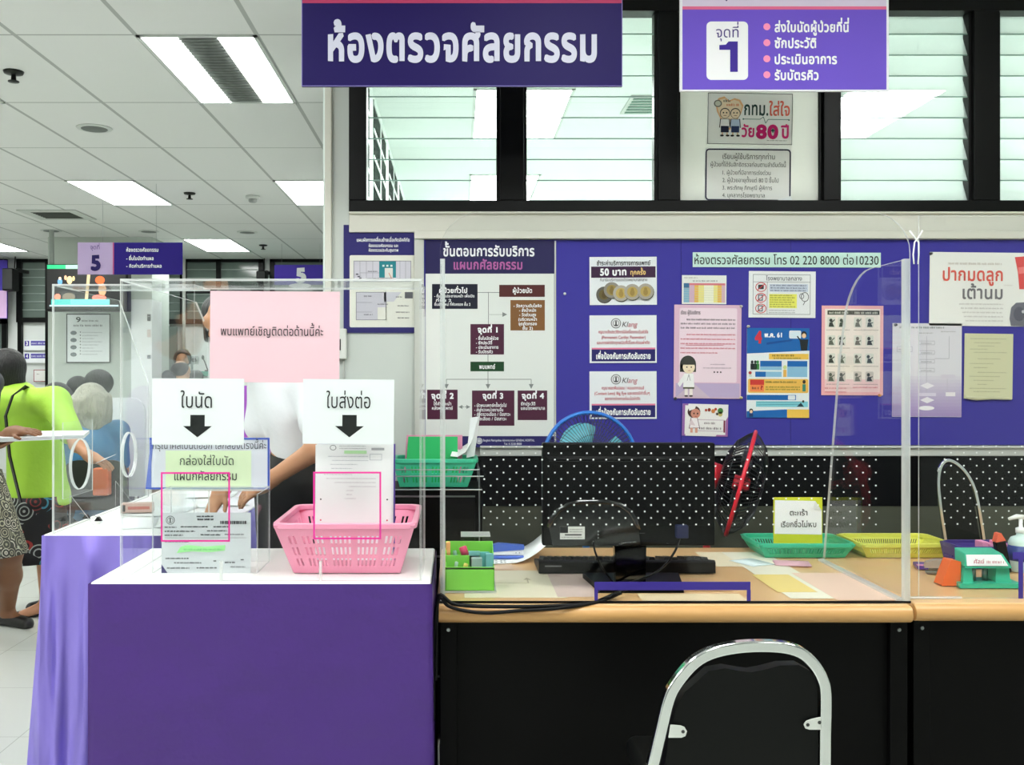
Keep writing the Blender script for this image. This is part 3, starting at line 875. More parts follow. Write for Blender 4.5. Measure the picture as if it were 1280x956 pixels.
mb = MB(); c = [p.pt(972, 249.8, 5), p.pt(988.5, 244.5, 5), p.pt(989.5, 250.5, 22)]; mb.add(c, [(0, 1, 2)]); mb.build('lifted_corner', M_PAPER, o, solid=.0004)

# ------------------------------------------------------------------ evacuation plan on the wall end
o, p = sheet('evacuation_plan', 'navy evacuation plan with a floor drawing, on the wall beside the notice board', 'poster', WY - .008, 429.5, 281, 529, 416, (34, 28, 104), .006)
p.text('แผนผังการเคลื่อนย้ายเมื่อเกิดอัคคีภัย', 446, 512, 302, 3.4, WHITE, .02); p.text('ห้องตรวจศัลยกรรม และ', 461, 498, 308.8, 2.9, WHITE, .02); p.text('ห้องตรวจประกันสุขภาพ', 461, 498, 314.5, 2.9, WHITE, .02)
p.rrect(437, 319, 520, 409, 2, (226, 226, 216), 1)
LG = (176, 178, 192)
p.rect(442, 326, 514, 352, (206, 204, 214), 2); p.rect(474, 326, 495, 347, (36, 130, 140), 3); p.rect(481, 335, 491, 347, (222, 222, 216), 4)
for a in (478, 483, 488): p.rect(a, 331, a + 2.6, 333.4, (210, 230, 230), 5)
for a, b in ((445, 342), (447, 345), (449, 347)): p.rect(a, b, a + 3, b + 1.4, (80, 80, 90), 4)
p.frame(442, 326, 514, 352, .6, (120, 120, 134), 4)
for a in (450, 458, 466, 500, 507): p.line(a, 326, a, 352, .5, (150, 150, 160), 3)
p.line(450, 341, 474, 341, .5, (150, 150, 160), 3); p.scrawl(460, 472, 340, 1.6, (60, 60, 70)); p.scrawl(459, 492, 349, 1.6, (60, 60, 70)); p.line(486, 341, 490, 349, .7, (200, 90, 40), 5)
p.rect(445, 365, 483, 400, (200, 198, 208), 2); p.frame(445, 365, 483, 400, .6, (120, 120, 134), 3); p.rect(472, 384, 483, 400, (226, 226, 216), 3)
for a, b in ((445, 378), (445, 390)): p.line(a, b, a + 20, b, .5, (150, 150, 160), 4)
p.poly([(480, 365), (502, 365), (492, 377), (480, 377)], (204, 204, 212), 2); p.rect(506, 365, 516, 373, (90, 90, 96), 3)
for k, (a, b, y) in enumerate(((455, 466, 371), (455, 466, 394), (472, 486, 381), (495, 503, 372), (497, 512, 383), (495, 512, 391), (497, 512, 398))): p.scrawl(a, b, y, 1.7, (70, 70, 80))
p.build('printed_design', o)

# ------------------------------------------------------------------ notice board
BD = WY - 0.028
t = thing('notice_board', 'long purple felt notice board in a pale frame above the chair rail', 'notice board', (X(900, BD), WY, Z(556, BD)))
M_FELT = mat('purple_felt', (56, 50, 154), 0.85, bump=(60, 0.2, 0.002))
MB().box(X(530, BD), 4.55, BD, WY - .001, Z(556, BD), Z(300, BD)).build('felt_board', M_FELT, t)
f = MB()
f.box(X(518, BD), X(530, BD), BD - .012, WY - .001, Z(600, BD), Z(289.5, BD))
f.build('frame', mat('pale_frame', (196, 198, 190), 0.5), t, bevel=.002)
f = MB(); f.box(X(693, BD), X(695, BD), BD - .004, BD, Z(556, BD), Z(301, BD)); f.build('divider_strip', MATS['pale_frame'], t)
for a in (851, 988): f = MB(); f.box(X(a, BD), X(a + .7, BD), BD - .0015, BD, Z(556, BD), Z(300, BD)); f.build('seam', mat('felt_seam', (42, 34, 128), 0.8), t)
PD = BD - 0.0045
MAR = (76, 26, 54)
o, p = sheet('flow_chart', 'tall white flow chart with maroon boxes at the board end nearest the wall corner', 'poster', PD, 532, 301, 692.6, 559, (226, 230, 226), .003)
p.rect(532, 301, 692.6, 342, (32, 26, 80))
p.text('ขั้นตอนการรับบริการ', 554, 668, 320, 9.6, (240, 240, 245), .03); p.text('แผนกศัลยกรรม', 567, 653, 336.5, 9, (176, 96, 160), .03)
p.rect(540, 355, 597, 386, (14, 16, 40)); p.text('ผู้ป่วยทั่วไป', 549, 584, 366, 4.6, WHITE, .04)
p.text('- ยื่นบัตรประชาชนหน้า เพื่อเปิด', 543, 593, 371.6, 2.6, WHITE, .02); p.text('ที่ชั้น 2', 545, 564, 377, 2.6, WHITE, .02); p.text('ยื่นบัตรใหม่ ที่คัดกรอง ชั้น 2', 543, 588, 382, 2.6, WHITE, .02)
p.rect(624, 356, 681, 371, (80, 28, 28)); p.text('ผู้ป่วยนัด', 641, 665, 366, 4.6, WHITE, .03)
p.rect(638, 375, 681, 413, (130, 88, 46))
for k, (s, a, b) in enumerate((('- วัดความดันโลหิต', 642, 677), ('- ชั่งน้ำหนัก', 649, 670), ('- วัดส่วนสูง', 649, 670), ('(บริเวณหน้า', 648, 671), ('จุดคัดกรอง', 648, 671), ('ชั้น 2)', 653, 666))): p.text(s, a, b, 384 + k * 5.6, 2.9, WHITE, .03)
GR = (130, 136, 134)
p.line(597, 365.5, 624, 365.5, .8, GR); p.line(610.5, 365, 610.5, 405, .8, GR)
for k in range(9): p.rect(612 + k * 2.1, 392.7, 613 + k * 2.1, 393.5, GR)
p.poly([(634, 393), (628, 390), (628, 396)], GR)
p.rect(588, 405, 630, 443, MAR); p.text('จุดที่ 1', 597, 622, 415.5, 5.4, WHITE, .05)
for k, (s, b) in enumerate((('- ยื่นใบนัดผู้ป่วย', 623), ('- ซักประวัติ', 615), ('- ประเมินอาการ', 623), ('- รับบัตรคิว', 616))): p.text(s, 595, b, 424.6 + k * 5.6, 3, WHITE, .03)
p.rect(588, 452, 630, 464, (14, 66, 30)); p.text('พบแพทย์', 599, 619, 461, 4.4, WHITE, .03)
p.line(610, 443, 610, 452, .8, GR); p.arrow(610, 464, 610, 486, .8, 6, GR); p.line(558, 474, 664, 474, .8, GR); p.arrow(558, 474, 558, 486, .8, 6, GR); p.arrow(664, 474, 664, 486, .8, 6, GR)
p.rect(534, 487, 572, 524, MAR); p.text('จุดที่ 2', 539, 567, 498, 5.4, WHITE, .05); p.text('ให้คำแนะนำ', 542, 564, 506.5, 3.2, WHITE, .02); p.text('หลังพบแพทย์', 540, 566, 512, 3.2, WHITE, .02)
p.rect(590, 488, 643, 532, MAR); p.text('จุดที่ 3', 603, 629, 498, 5.4, WHITE, .05)
for k, (s, b) in enumerate((('- นัดพบแพทย์ครั้งต่อไป', 633), ('- ส่งตรวจหน่วยงานอื่น', 629), ('- ส่งตรวจเลือด / ปัสสาวะ', 638), ('  - ผลเลือด / ปัสสาวะ', 633))): p.text(s, 593, b, 508.4 + k * 5.6, 3.1, WHITE, .02)
p.rect(647, 488, 684, 525, MAR); p.text('จุดที่ 4', 652, 680, 498, 5.4, WHITE, .05); p.text('ซักประวัติ', 651, 669, 506.5, 3.2, WHITE, .02); p.text('นอนโรงพยาบาล', 651, 681, 512, 3.2, WHITE, .02)
p.arrow(581, 508.5, 588, 508.5, .8, 5, GR); p.arrow(580, 508.5, 573, 508.5, .8, 5, GR)
p.rect(532, 545, 692.6, 559, (34, 28, 98)); p.ell(599, 551, 4, 4, (200, 200, 210), 2); p.ring(599, 551, 3, 3, .6, (110, 110, 130), 3)
p.text('Bangkok Metropolitan Administration GENERAL HOSPITAL', 604, 668, 551.5, 2.2, (220, 220, 235), .01); p.text('Tel. 0 2220 8000', 630, 652, 556, 2.2, (220, 220, 235), .01)
p.build('printed_design', o)

o, p = sheet('poster', 'white card with five coins and a maroon 50 baht band, topmost of three cards', 'poster', PD, 737, 321, 821, 381, (232, 236, 240), rot=-.3)
p.rect(739, 333, 819.5, 347, (56, 22, 60)); p.text('ชำระค่าบริการทางการแพทย์', 746, 813, 331.5, 4.4, (30, 30, 36), .02); p.text('50 บาท', 750, 783, 344, 6.6, WHITE, .05); p.text('ทุกครั้ง', 788, 807, 343.4, 4.6, (238, 200, 130), .03); p.text('ที่มารับบริการของโรงพยาบาลกลาง', 750, 809, 351.5, 2.8, (60, 60, 70))
for k, (a, b, s) in enumerate(((755, 368, .55), (764.5, 362.5, .8), (776, 366.5, 1), (790, 365, .95), (806.5, 364.5, .95))):
    p.ell(a + .5, b + .8, 10.3, 10.3, (70, 66, 60), 1 + 3 * k); p.ell(a, b, 10, 10, tuple(int(v * s) for v in (178, 172, 160)), 2 + 3 * k); p.ell(a, b, 6.6, 6.6, tuple(int(v * s) for v in (196, 170, 96)), 3 + 3 * k)
    p.ell(a, b + 1, 3, 4, tuple(int(v * s) for v in (168, 140, 74)), 3.6 + 3 * k); p.ell(a, b - 3, 2, 2, tuple(int(v * s) for v in (168, 140, 74)), 3.7 + 3 * k)
p.build('printed_design', o)
def klang(label, y, lines):
    o, p = sheet('poster', label, 'poster', PD, 737, y, 820.8, y + 59.5, (232, 236, 240), rot=-.2)
    p.ell(770, y + 10, 6.4, 6.4, (120, 120, 124), 1); p.ell(770, y + 10, 5.4, 5.4, (226, 228, 230), 2); p.ring(770, y + 10, 4, 4, .7, (120, 120, 124), 3); p.rect(769.2, y + 7, 770.8, y + 12.5, (40, 40, 44), 3); p.rect(767.5, y + 12, 772.5, y + 13, (40, 40, 44), 3)
    p.text('Kl', 777.5, 784, y + 14.5, 5.2, (40, 36, 44), .0, 4, .25); p.text('ang', 784.8, 796, y + 14.5, 5.2, (190, 50, 80), -.005, 4, .25)
    for k, (s, a, b) in enumerate(lines): p.text(s, a, b, y + 22.6 + k * 6.7, 3, (196, 70, 90), .012)
    p.rect(739.5, y + 40.5, 819, y + 42.5, (230, 130, 160)); p.rect(739.5, y + 42.5, 819, y + 57.5, (34, 30, 104))
    p.text('เพื่อป้องกันการเกิดอันตราย', 745, 813, y + 54.5, 5.6, WHITE, .045)
    p.build('printed_design', o)
klang('white card on cardiac pacemakers with a navy bottom band, middle of three cards', 394, (('กรุณาแจ้งประวัติการใส่เครื่องกระตุ้นหัวใจ', 748, 810), ('(Permanent Cardiac Pacemaker)', 752, 807), ('และการผ่าตัดทุกชนิดที่มีโลหะก่อนผ่าตัด', 746, 812)))
klang('white card on contact lenses with a navy band, partly behind the blue fan', 464, (('กรุณาถอดฟันปลอม / คอนแทคเลนส์', 752, 805), ('(Contact Lens) Big Eye และของมีค่าอื่นๆ', 743, 812), ('ออกจากร่างกายก่อนไปผ่าตัด', 756, 800)))
o, p = sheet('name_strip', 'long pale mint strip with the telephone number at the top of the board', 'notice', PD, 866, 315.5, 1101, 334, (208, 238, 230), rot=.15)
p.text('ห้องตรวจศัลยกรรม โทร 02 220 8000 ต่อ10230', 868, 1098, 330.5, 8.6, (40, 52, 50), .006)
p.build('printed_design', o)
o, p = sheet('colour_chart', 'small sheet with a rainbow striped table pinned above the pink notice', 'notice', PD, 852.5, 344, 908, 380, (232, 234, 230), rot=.4)
for a, b, c in ((854.5, 861.5, (130, 180, 205)), (861.5, 868, (214, 178, 200)), (868, 873, (232, 186, 90)), (873, 880, (236, 226, 140)), (880, 892, (240, 240, 216)), (892, 897, (236, 226, 140)), (897, 902, (232, 186, 90)), (902, 906.5, (214, 178, 190))): p.rect(a, 354, b, 378, c)
p.rect(854.5, 354, 861.5, 360, (60, 110, 150), 2); p.rect(861.5, 354, 906.5, 356.5, (214, 120, 130), 2)
for k in range(6): p.line(854.5, 360 + k * 3, 906.5, 360 + k * 3, .35, (200, 200, 190), 3)
p.scrawl(866, 897, 352, 1.8, (120, 120, 120)); p.scrawl(855, 872, 348, 1.6, (160, 160, 160))
p.build('printed_design', o)

o, p = sheet('notice', 'pink notice with red lines and a drawn doctor in a white coat', 'notice', PD, 842.5, 381, 926.5, 498, (222, 184, 206), rot=.5)
p.rrect(849, 385, 921, 478, 2, (238, 216, 228)); p.rect(845, 479, 925, 497, (190, 172, 208)); p.poly([(845, 497), (866, 478), (888, 497)], (206, 186, 204), 2)
p.text('เรียน ผู้รับบริการ', 850.5, 875, 393, 3.6, (50, 40, 50), .01)
for k in range(3): p.scrawl(858 if k == 0 else 850.5, 919, 400.5 + k * 5.2, 2.1, (96, 84, 96))
for k in range(5): p.scrawl(858 if k == 0 else 850.5, 919 if k < 4 else 897, 419 + k * 5.7, 1.7, (206, 84, 110), fill=.6)
p.line(857, 431.5, 904, 431.5, .5, (196, 40, 70), 5); p.scrawl(888, 907, 456, 1.5, (150, 130, 150)); p.scrawl(879, 915, 460.5, 1.5, (150, 130, 150))
for a in (893, 897, 901): p.ell(a, 465, 1, 1, (50, 40, 50), 3)
p.ell(860, 455, 10, 10.5, (62, 62, 58), 4); p.rect(850, 455, 870, 465, (62, 62, 58), 4); p.ell(861, 459, 7.6, 8, (244, 226, 196), 6); p.poly([(853, 456), (856, 449), (866, 449), (869, 456)], (62, 62, 58), 7)
p.ell(858.5, 459, .9, .9, (50, 40, 40), 8); p.ell(864, 459, .9, .9, (50, 40, 40), 8); p.line(860, 463.3, 863, 463.3, .6, (190, 80, 80), 8)
p.poly([(855, 467), (867, 467), (868, 485), (854, 485)], (240, 240, 240), 6); p.poly([(855, 468), (857, 473), (850, 484), (847, 480)], (236, 236, 236), 7); p.rect(854, 484, 868, 486, (90, 90, 70), 7)
p.rect(856, 486, 860, 494, (240, 232, 226), 6); p.rect(862, 486, 866, 494, (240, 232, 226), 6); p.line(861, 468, 859, 476, .5, (130, 130, 140), 8); p.line(861, 468, 863, 476, .5, (130, 130, 140), 8); p.ell(858, 495, 2.4, 1.1, (80, 70, 70), 7); p.ell(864, 495, 2.4, 1.1, (80, 70, 70), 7)
p.build('printed_design', o)
o, p = sheet('nurse_card', 'small card with a drawn nurse and coloured pills, below the pink notice', 'notice', PD, 853, 505, 910, 545, (238, 236, 236), rot=1.5)
p.poly([(853, 505), (860, 505), (857, 545), (853, 545)], (150, 100, 170)); p.poly([(910, 520), (910, 545), (895, 545)], (170, 110, 170))
p.rect(856, 507, 907, 543, (240, 238, 236), 2); p.rect(871, 524, 906, 539, (206, 190, 200), 3); p.rect(872, 525, 904, 538, (240, 238, 236), 4); p.rect(904.5, 525, 906.5, 540, (130, 40, 70), 5)
p.ell(867, 515, 8, 7.5, (70, 44, 40), 5); p.ell(869, 517, 6, 6, (206, 140, 120), 6); p.poly([(860, 509), (870, 506), (868, 511), (861, 514)], (240, 238, 236), 7)
p.ell(867, 517, .9, 1.1, (30, 20, 20), 7); p.ell(871.5, 517, .9, 1.1, (30, 20, 20), 7); p.line(868, 521, 871, 521, .5, (150, 50, 50), 7)
p.poly([(863.3, 522), (871.7, 522), (875, 535), (861, 536)], (130, 100, 116), 5); p.poly([(864, 522.5), (871, 522.5), (874, 534.5), (862, 535)], (246, 240, 242), 6); p.poly([(864, 524), (861, 531), (869, 532)], (226, 210, 214), 7); p.rect(863, 535, 866, 541, (216, 160, 140), 6); p.rect(869, 535, 872, 541, (216, 160, 140), 6)
for a, b, r, c in ((882, 512.5, 1.5, (180, 60, 40)), (886, 512, 2, (140, 50, 30)), (891, 513.5, 2.4, (210, 130, 60)), (894, 511, 1.6, (190, 70, 50)), (900, 513, 3.4, (70, 130, 60)), (900, 517, 2.8, (200, 190, 120)), (896, 517, 1.5, (60, 50, 40))): p.ell(a, b, r, r * 1.1, c, 5)
p.scrawl(880, 894, 530, 2.6, (110, 90, 100), 6); p.scrawl(874, 902, 536.5, 2.8, (90, 80, 90), 6)
p.build('printed_design', o)
o, p = sheet('notice', 'white hospital notice with three red no-phone circles and yellow lines', 'notice', PD, 936, 339, 1019.5, 397, (234, 236, 238), rot=.5)
p.frame(941, 343, 1013, 393, .6, (120, 124, 130)); p.line(941, 352.5, 1013, 352.5, .5, (120, 124, 130)); p.line(959, 352.5, 959, 393, .5, (120, 124, 130))
p.text('โรงพยาบาลกลาง', 957, 1002, 350.5, 4, (80, 90, 100), .01); p.rect(961.5, 355, 1010, 364.5, (206, 216, 232))
for k in range(3):
    y = 359 + k * 13.4
    p.scrawl(963, 1008, 357.6 + k * 3.2, 1.8, (70, 76, 110)); p.ring(951, y, 7, 6, .9, (206, 50, 60), 4); p.rect(947.5, y - 3, 954.5, y + 2.6, (60, 62, 66), 3) if k == 0 else p.frame(947.5, y - 4, 953.5, y + 3.6, 1.2, (80, 100, 110), 3); p.line(946, y + 4.3, 956, y - 4.3, .9, (206, 50, 60), 5)
p.rect(961.5, 367.5, 996, 385, (240, 238, 110), 2)
for k in range(6): p.scrawl(962.5, 994 if k % 2 else 990, 370 + k * 2.8, 1.5, (120, 120, 60))
p.scrawl(961, 994, 388.5, 1.2, (110, 110, 120)); p.scrawl(961, 994, 391.3, 1.2, (110, 110, 120))
p.ring(1006, 371, 5, 6, .8, (70, 74, 80), 3); p.ring(1002, 370, 3, 3.5, .7, (70, 74, 80), 3); p.line(1006, 377, 1004, 381, .8, (70, 74, 80), 3)
p.build('printed_design', o)
o, p = sheet('poster', 'blue, white and yellow poster with a red 4 at its top', 'poster', PD, 933.5, 410, 1011.5, 522, (232, 238, 240), rot=.3)
BL = (20, 100, 176); YL = (240, 196, 84)
p.poly([(933.5, 410), (1011.5, 410), (1011.5, 438), (933.5, 442)], BL); p.text('4', 943, 952, 429, 12, (206, 50, 70), .06); p.text('พ.ค. 61', 955, 977, 421.5, 4.6, WHITE, .05)
p.rrect(986, 413, 1001, 423, 2, (214, 228, 238), 2); p.poly([(958, 428), (990, 424), (990, 426), (958, 431)], (16, 78, 150), 2)
p.ell(1004.5, 418, 3.6, 4.2, (40, 34, 36), 4); p.ell(1004.5, 419.5, 2.6, 3, (232, 196, 160), 5); p.poly([(999, 424), (1010, 424), (1008.5, 438), (1001, 438)], (24, 30, 36), 4); p.line(1000, 425, 996, 420, 1.6, (24, 30, 36), 4)
p.rect(961, 442, 1010.5, 449, YL, 2); p.scrawl(965, 993, 445.4, 2.4, (90, 90, 30)); p.scrawl(967, 1001, 448.6, 1.8, (90, 110, 40))
p.rect(950, 451, 977, 458, BL, 2); p.rect(984, 451, 1009, 458, BL, 2); p.rect(950, 458, 977, 462.5, (140, 190, 220), 2); p.rect(984, 458, 1009, 471, (140, 190, 220), 2); p.rect(944, 464.5, 957, 471, BL, 2); p.rect(957, 464.5, 977, 471, (140, 190, 220), 2)
for a, c in ((940, (30, 36, 40)), (944, (40, 60, 50)), (947, (60, 140, 70))): p.ell(a, 452.5, 1.6, 2, c, 3); p.rect(a - 2, 454.5, a + 2, 462, c, 3)
p.ell(981, 459, 2.4, 2.6, (206, 220, 150), 3); p.rect(979, 462, 983, 471, (230, 180, 90), 3); p.ell(937.5, 466, 2, 2, (180, 60, 60), 3); p.rect(936, 468, 939.5, 471, (210, 220, 210), 3)
p.rrect(935, 473.5, 1010.5, 491, 2, (240, 190, 90), 2); p.rect(937.5, 474.5, 955, 481, (206, 56, 50), 3); p.rect(937.5, 481, 955, 489.5, (246, 140, 80), 3); p.scrawl(940, 949, 486.5, 3, (60, 30, 30)); p.text('?', 950.5, 953.5, 487, 4, (180, 30, 40), .03)
p.scrawl(957, 996, 478.5, 2.2, (80, 90, 20)); p.scrawl(957, 1000, 484.5, 1.8, (80, 110, 20)); p.scrawl(957, 1000, 487.5, 1.8, (80, 110, 20)); p.ell(1005, 477, 2, 2.4, (60, 50, 40), 4); p.rect(1003, 480, 1007, 489, (60, 140, 120), 4)
p.rect(933.5, 493.5, 995, 500, BL, 2); p.rrect(985, 494, 994, 499.5, 1, (226, 234, 240), 3); p.rect(945, 501.5, 1010, 508.5, (130, 206, 220), 2); p.line(946, 503, 1004, 502, .5, (60, 130, 150), 3); p.line(946, 506, 1000, 505, .5, (60, 130, 150), 3); p.poly([(996, 508), (1001, 503), (1005, 508)], (30, 60, 70), 4); p.ell(1004, 501.5, 1.4, 1.6, (60, 60, 50), 4)
p.poly([(933.5, 514), (984, 511.5), (984, 522), (933.5, 522)], BL, 2); p.rect(984, 511.5, 1011.5, 522, YL, 3); p.ell(939, 513.5, 2.6, 2.8, (40, 36, 34), 4); p.ell(939, 514.5, 1.8, 2, (236, 206, 170), 5); p.rect(936.5, 517, 941.5, 521, (30, 60, 110), 4)
p.build('printed_design', o)
o, p = sheet('poster', 'pink edged poster with rows of small hand washing pictures', 'poster', PD, 1027, 382, 1104, 494, (240, 176, 180), rot=.3)
p.rect(1031, 386, 1100, 474, (244, 232, 222)); p.rect(1031, 474, 1100, 490, (242, 204, 204)); p.rect(1034, 388, 1099, 393.5, (70, 74, 60), 2)
p.scrawl(1036, 1062, 392.3, 2.6, (226, 226, 210)); p.scrawl(1068, 1097, 392.3, 2.6, (226, 226, 210))
for r_ in range(4):
    y = 403.5 + r_ * 22.6
    for a in (1039, 1052, 1072, 1087):
        s_ = random.Random(r_ * 9 + a); g = s_.choice(((74, 84, 74), (96, 102, 90), (60, 66, 60)))
        p.rrect(a - 5, y - 7, a + 5, y + 6, 1.5, (222, 222, 210) if r_ < 3 else (206, 196, 186), 2)
        p.ell(a - 1 + s_.uniform(-1, 1), y - 3, 2, 2.2, g, 3); p.poly([(a - 3.5, y + 5), (a - 2.5, y - .5), (a + 1, y - .5), (a + 3.5, y + 5)], g, 3); p.line(a - 1, y + 1, a + 4, y - 3 + s_.uniform(-2, 3), 1.2, g, 3)
    p.scrawl(1033, 1062, y + 9.5, 1.2, (120, 110, 100)); p.scrawl(1067, 1098, y + 9.5, 1.2, (120, 110, 100))
p.scrawl(1031, 1058, 486, 1.8, (200, 80, 90)); p.scrawl(1066, 1098, 485, 1.8, (200, 80, 90)); p.line(1031, 490, 1058, 490, .8, (214, 90, 100), 3)
p.build('printed_design', o)
o, p = sheet('poster', 'white flow diagram poster fading to mauve, partly behind the clear screen edge', 'poster', PD, 1115.5, 404, 1202, 521, (222, 220, 228), rot=.3)
for k in range(12): p.rect(1115.5, 470 + k * 4.2, 1202, 474.4 + k * 4.2, tuple(int(a + (b - a) * (k + 1) / 12) for a, b in zip((222, 220, 228), (166, 146, 196))))
p.scrawl(1124, 1180, 410.5, 2.4, (120, 130, 130)); p.scrawl(1148, 1166, 417, 1.5, (150, 150, 150)); p.scrawl(1176, 1194, 415, 1.5, (150, 150, 150))
for y in (426, 438, 449, 460): p.frame(1148, y, 1168, y + 5, .4, (170, 168, 180), 3); p.scrawl(1151, 1165, y + 3.6, 1.2, (140, 140, 150))
p.frame(1121, 433, 1140, 440, .4, (170, 168, 180), 3); p.scrawl(1123, 1138, 437.5, 1.2, (150, 150, 160)); p.line(1186, 420, 1186, 448, .5, (170, 168, 180), 3); p.line(1168, 448, 1186, 448, .5, (170, 168, 180), 3); p.line(1158, 420, 1158, 505, .5, (180, 176, 190), 2); p.line(1184, 470, 1184, 502, .5, (190, 184, 200), 2)
for y in (482, 500): p.poly([(1150, y), (1159, y - 4), (1168, y), (1159, y + 4)], (236, 232, 240), 3)
p.rect(1149, 491, 1170, 495, (220, 212, 230), 3); p.rect(1182, 490, 1194, 495, (238, 234, 240), 3); p.rect(1176, 468, 1194, 473, (214, 208, 222), 3); p.ell(1158, 510, 10, 2.8, (244, 242, 246), 3)
p.build('printed_design', o)
o, p = sheet('poster', 'large white poster with red and grey headline at the board right end', 'poster', PD, 1162, 315.5, 1300, 407.5, (238, 238, 234), rot=.6)
p.text('ปากมดลูก', 1178, 1253, 351, 12.5, (222, 96, 84), .02); p.text('เต้านม', 1203, 1253, 373.5, 12.5, (120, 118, 122), .02)
p.scrawl(1185, 1252, 331, 2.6, (196, 186, 176)); p.scrawl(1255, 1266, 357, 1.6, (206, 200, 196))
for k in range(5): p.scrawl(1199 + k * 2, 1254, 381 + k * 5.2, 1.8, (190, 186, 184))
p.poly([(1268, 321), (1300, 318), (1300, 361), (1274, 361), (1272, 340)], (226, 84, 84), 2); p.poly([(1272, 334), (1300, 330), (1300, 338), (1273, 342)], (240, 130, 130), 3); p.rect(1281, 345, 1283, 361, (250, 200, 200), 3)
p.poly([(1262, 398), (1264, 384), (1270, 378), (1300, 376), (1300, 408), (1264, 407)], (112, 112, 124), 2); p.ell(1274, 392, 7, 9, (92, 92, 106), 3); p.ell(1279, 389, 2, 2, (200, 200, 206), 4)
p.build('printed_design', o)
o, p = sheet('notice', 'faded beige typed sheet below the white headline poster', 'notice', PD, 1205.5, 417, 1266, 498.5, (212, 212, 176), rot=.8)
for k, y in enumerate((424, 429, 433, 437, 441, 449, 455, 460, 466, 471, 476, 481, 486, 490)): p.scrawl(1212 + (k % 3) * 5, 1258 - (k % 4) * 8, y, 1.1, (150, 150, 122))
p.build('printed_design', o)
mb = MB(); mb.tube([p.pt(1207, 497, 8), p.pt(1220, 498, 10), p.pt(1240, 497, 6), p.pt(1264, 498, 8)], [.006, .009, .007, .005], 8); mb.build('curled_edge', mat('beige_curl', (206, 206, 172), .7), o)
# push pins and staples on the board
for k, (a, b, c) in enumerate(((926, 383, (205, 200, 190)), (926, 497, (214, 204, 150)), (844, 498, (60, 60, 64)), (935, 408, (205, 204, 196)), (1099, 494, (230, 160, 80)), (1119, 406, (60, 62, 70)), (1163, 317, (70, 70, 74)), (706, 367, (235, 238, 240)))):
    t = thing('push_pin', ['pale push pin at the top right corner of the pink notice', 'cream push pin at the lower right corner of the pink notice', 'dark push pin at the lower left corner of the pink notice', 'pale push pin at the top left corner of the blue poster', 'orange push pin under the hand washing poster', 'dark push pin on the top left of the mauve flow diagram', 'dark push pin on the top left of the white headline poster', 'lone white push pin right of the flow chart'][k], 'push pin', (X(a, PD), PD, Z(b, PD)), 'push pins on the notice board')
    y = PD + .004 if k == 7 else PD - .001
    MB().lathe([(.0, 0), (.006, 0), (.006, .002), (.0035, .004), (.0035, .008), (.005, .011), (0, .012)], (X(a, PD), y, Z(b, PD)), (0, -1, 0), 12).build('head', mat('pin_%d_%d_%d' % c, c, .3), t, smooth=True)

# ------------------------------------------------------------------ clear screens
from mathutils.geometry import tessellate_polygon
def plate(mb, pts, ext, hole=None):
    """flat panel with outline pts, thickness ext; hole = ring of points in the same plane"""
    if not hole: mb.prism(pts, ext, m=0, m_rim=1); return
    pts = [Vector(p) for p in pts]; hole = [Vector(p) for p in hole]; e = Vector(ext)
    tr = tessellate_polygon([pts, hole]); al = pts + hole
    mb.add(al, [tuple(t) for t in tr], 0); mb.add([p + e for p in al], [tuple(t)[::-1] for t in tr], 0)
    for ring in (pts, hole):
        n = len(ring)
        mb.add(ring + [p + e for p in ring], [(i, (i + 1) % n, (i + 1) % n + n, i + n) for i in range(n)], 1)
def arc(c, r, a0, a1, n=8): return [(c[0] + r * math.cos(math.radians(a0 + (a1 - a0) * k / n)), c[1] + r * math.sin(math.radians(a0 + (a1 - a0) * k / n))) for k in range(n + 1)]
TH = 0.006
AM = [M_ACR, M_EDGE]
M_MAG = mat('magenta_tape', (226, 40, 150), 0.45)
M_PTAPE = mat('purple_tape', (58, 44, 140), 0.4)

# screen on the dark purple table
d0 = 2.675
ax0, ax1, az0, az1 = X(150, d0), X(527, d0), TT + .001, Z(351, d0)
t = thing('acrylic_screen', 'clear acrylic screen standing on the dark purple table, with magenta taped windows', 'clear screen', ((ax0 + ax1) / 2, d0, TT))
m = MB(); plate(m, [(ax0, d0, az0), (ax1, d0, az0), (ax1, d0, az1), (ax0, d0, az1)], (0, TH, 0)); m.build('front_panel', AM, t)
yb_ = [d0 + TH, 3.496, 3.62]
hc = (2.745, 1.18); hole = [(ax0, hc[0] + .058 * math.cos(a * math.pi / 12), hc[1] + .062 * math.sin(a * math.pi / 12)) for a in range(24)]
m = MB(); plate(m, [(ax0, d0 + TH, az0), (ax0, d0 + TH, az1), (ax0, 3.44, az1), (ax0, 3.62, az1 - .10), (ax0, 3.62, az0 + .004)], (TH, 0, 0), hole); sp_ = m.build('side_panel', AM, t)
m = MB(); m.tube([Vector(h) + Vector((-.002, 0, 0)) for h in hole], .002, 8, closed=True); m.build('hole_rim', M_EDGE, sp_, smooth=True)
m = MB(); plate(m, [(ax1 - TH, d0 + TH, az0), (ax1 - TH, d0 + TH, az1), (ax1 - TH, 2.90, az1), (ax1 - TH, 2.98, az1 - .08), (ax1 - TH, 2.98, az0)], (TH, 0, 0)); m.build('side_panel', AM, t)
m = MB(); plate(m, [(ax0, d0, az1), (ax1, d0, az1), (ax1, 2.95, az1), (ax0, 2.95, az1)], (0, 0, TH)); m.build('top_panel', AM, t)
p = Print(d0 - .0008)
for (a, b, c, e) in ((201, 590, 287.5, 677), (391.5, 589.5, 476.5, 674)):
    q = Print(d0 - .0008); q.frame(a, b, c, e, 2.2, M_MAG, 0); q.build('tape_frame', t)
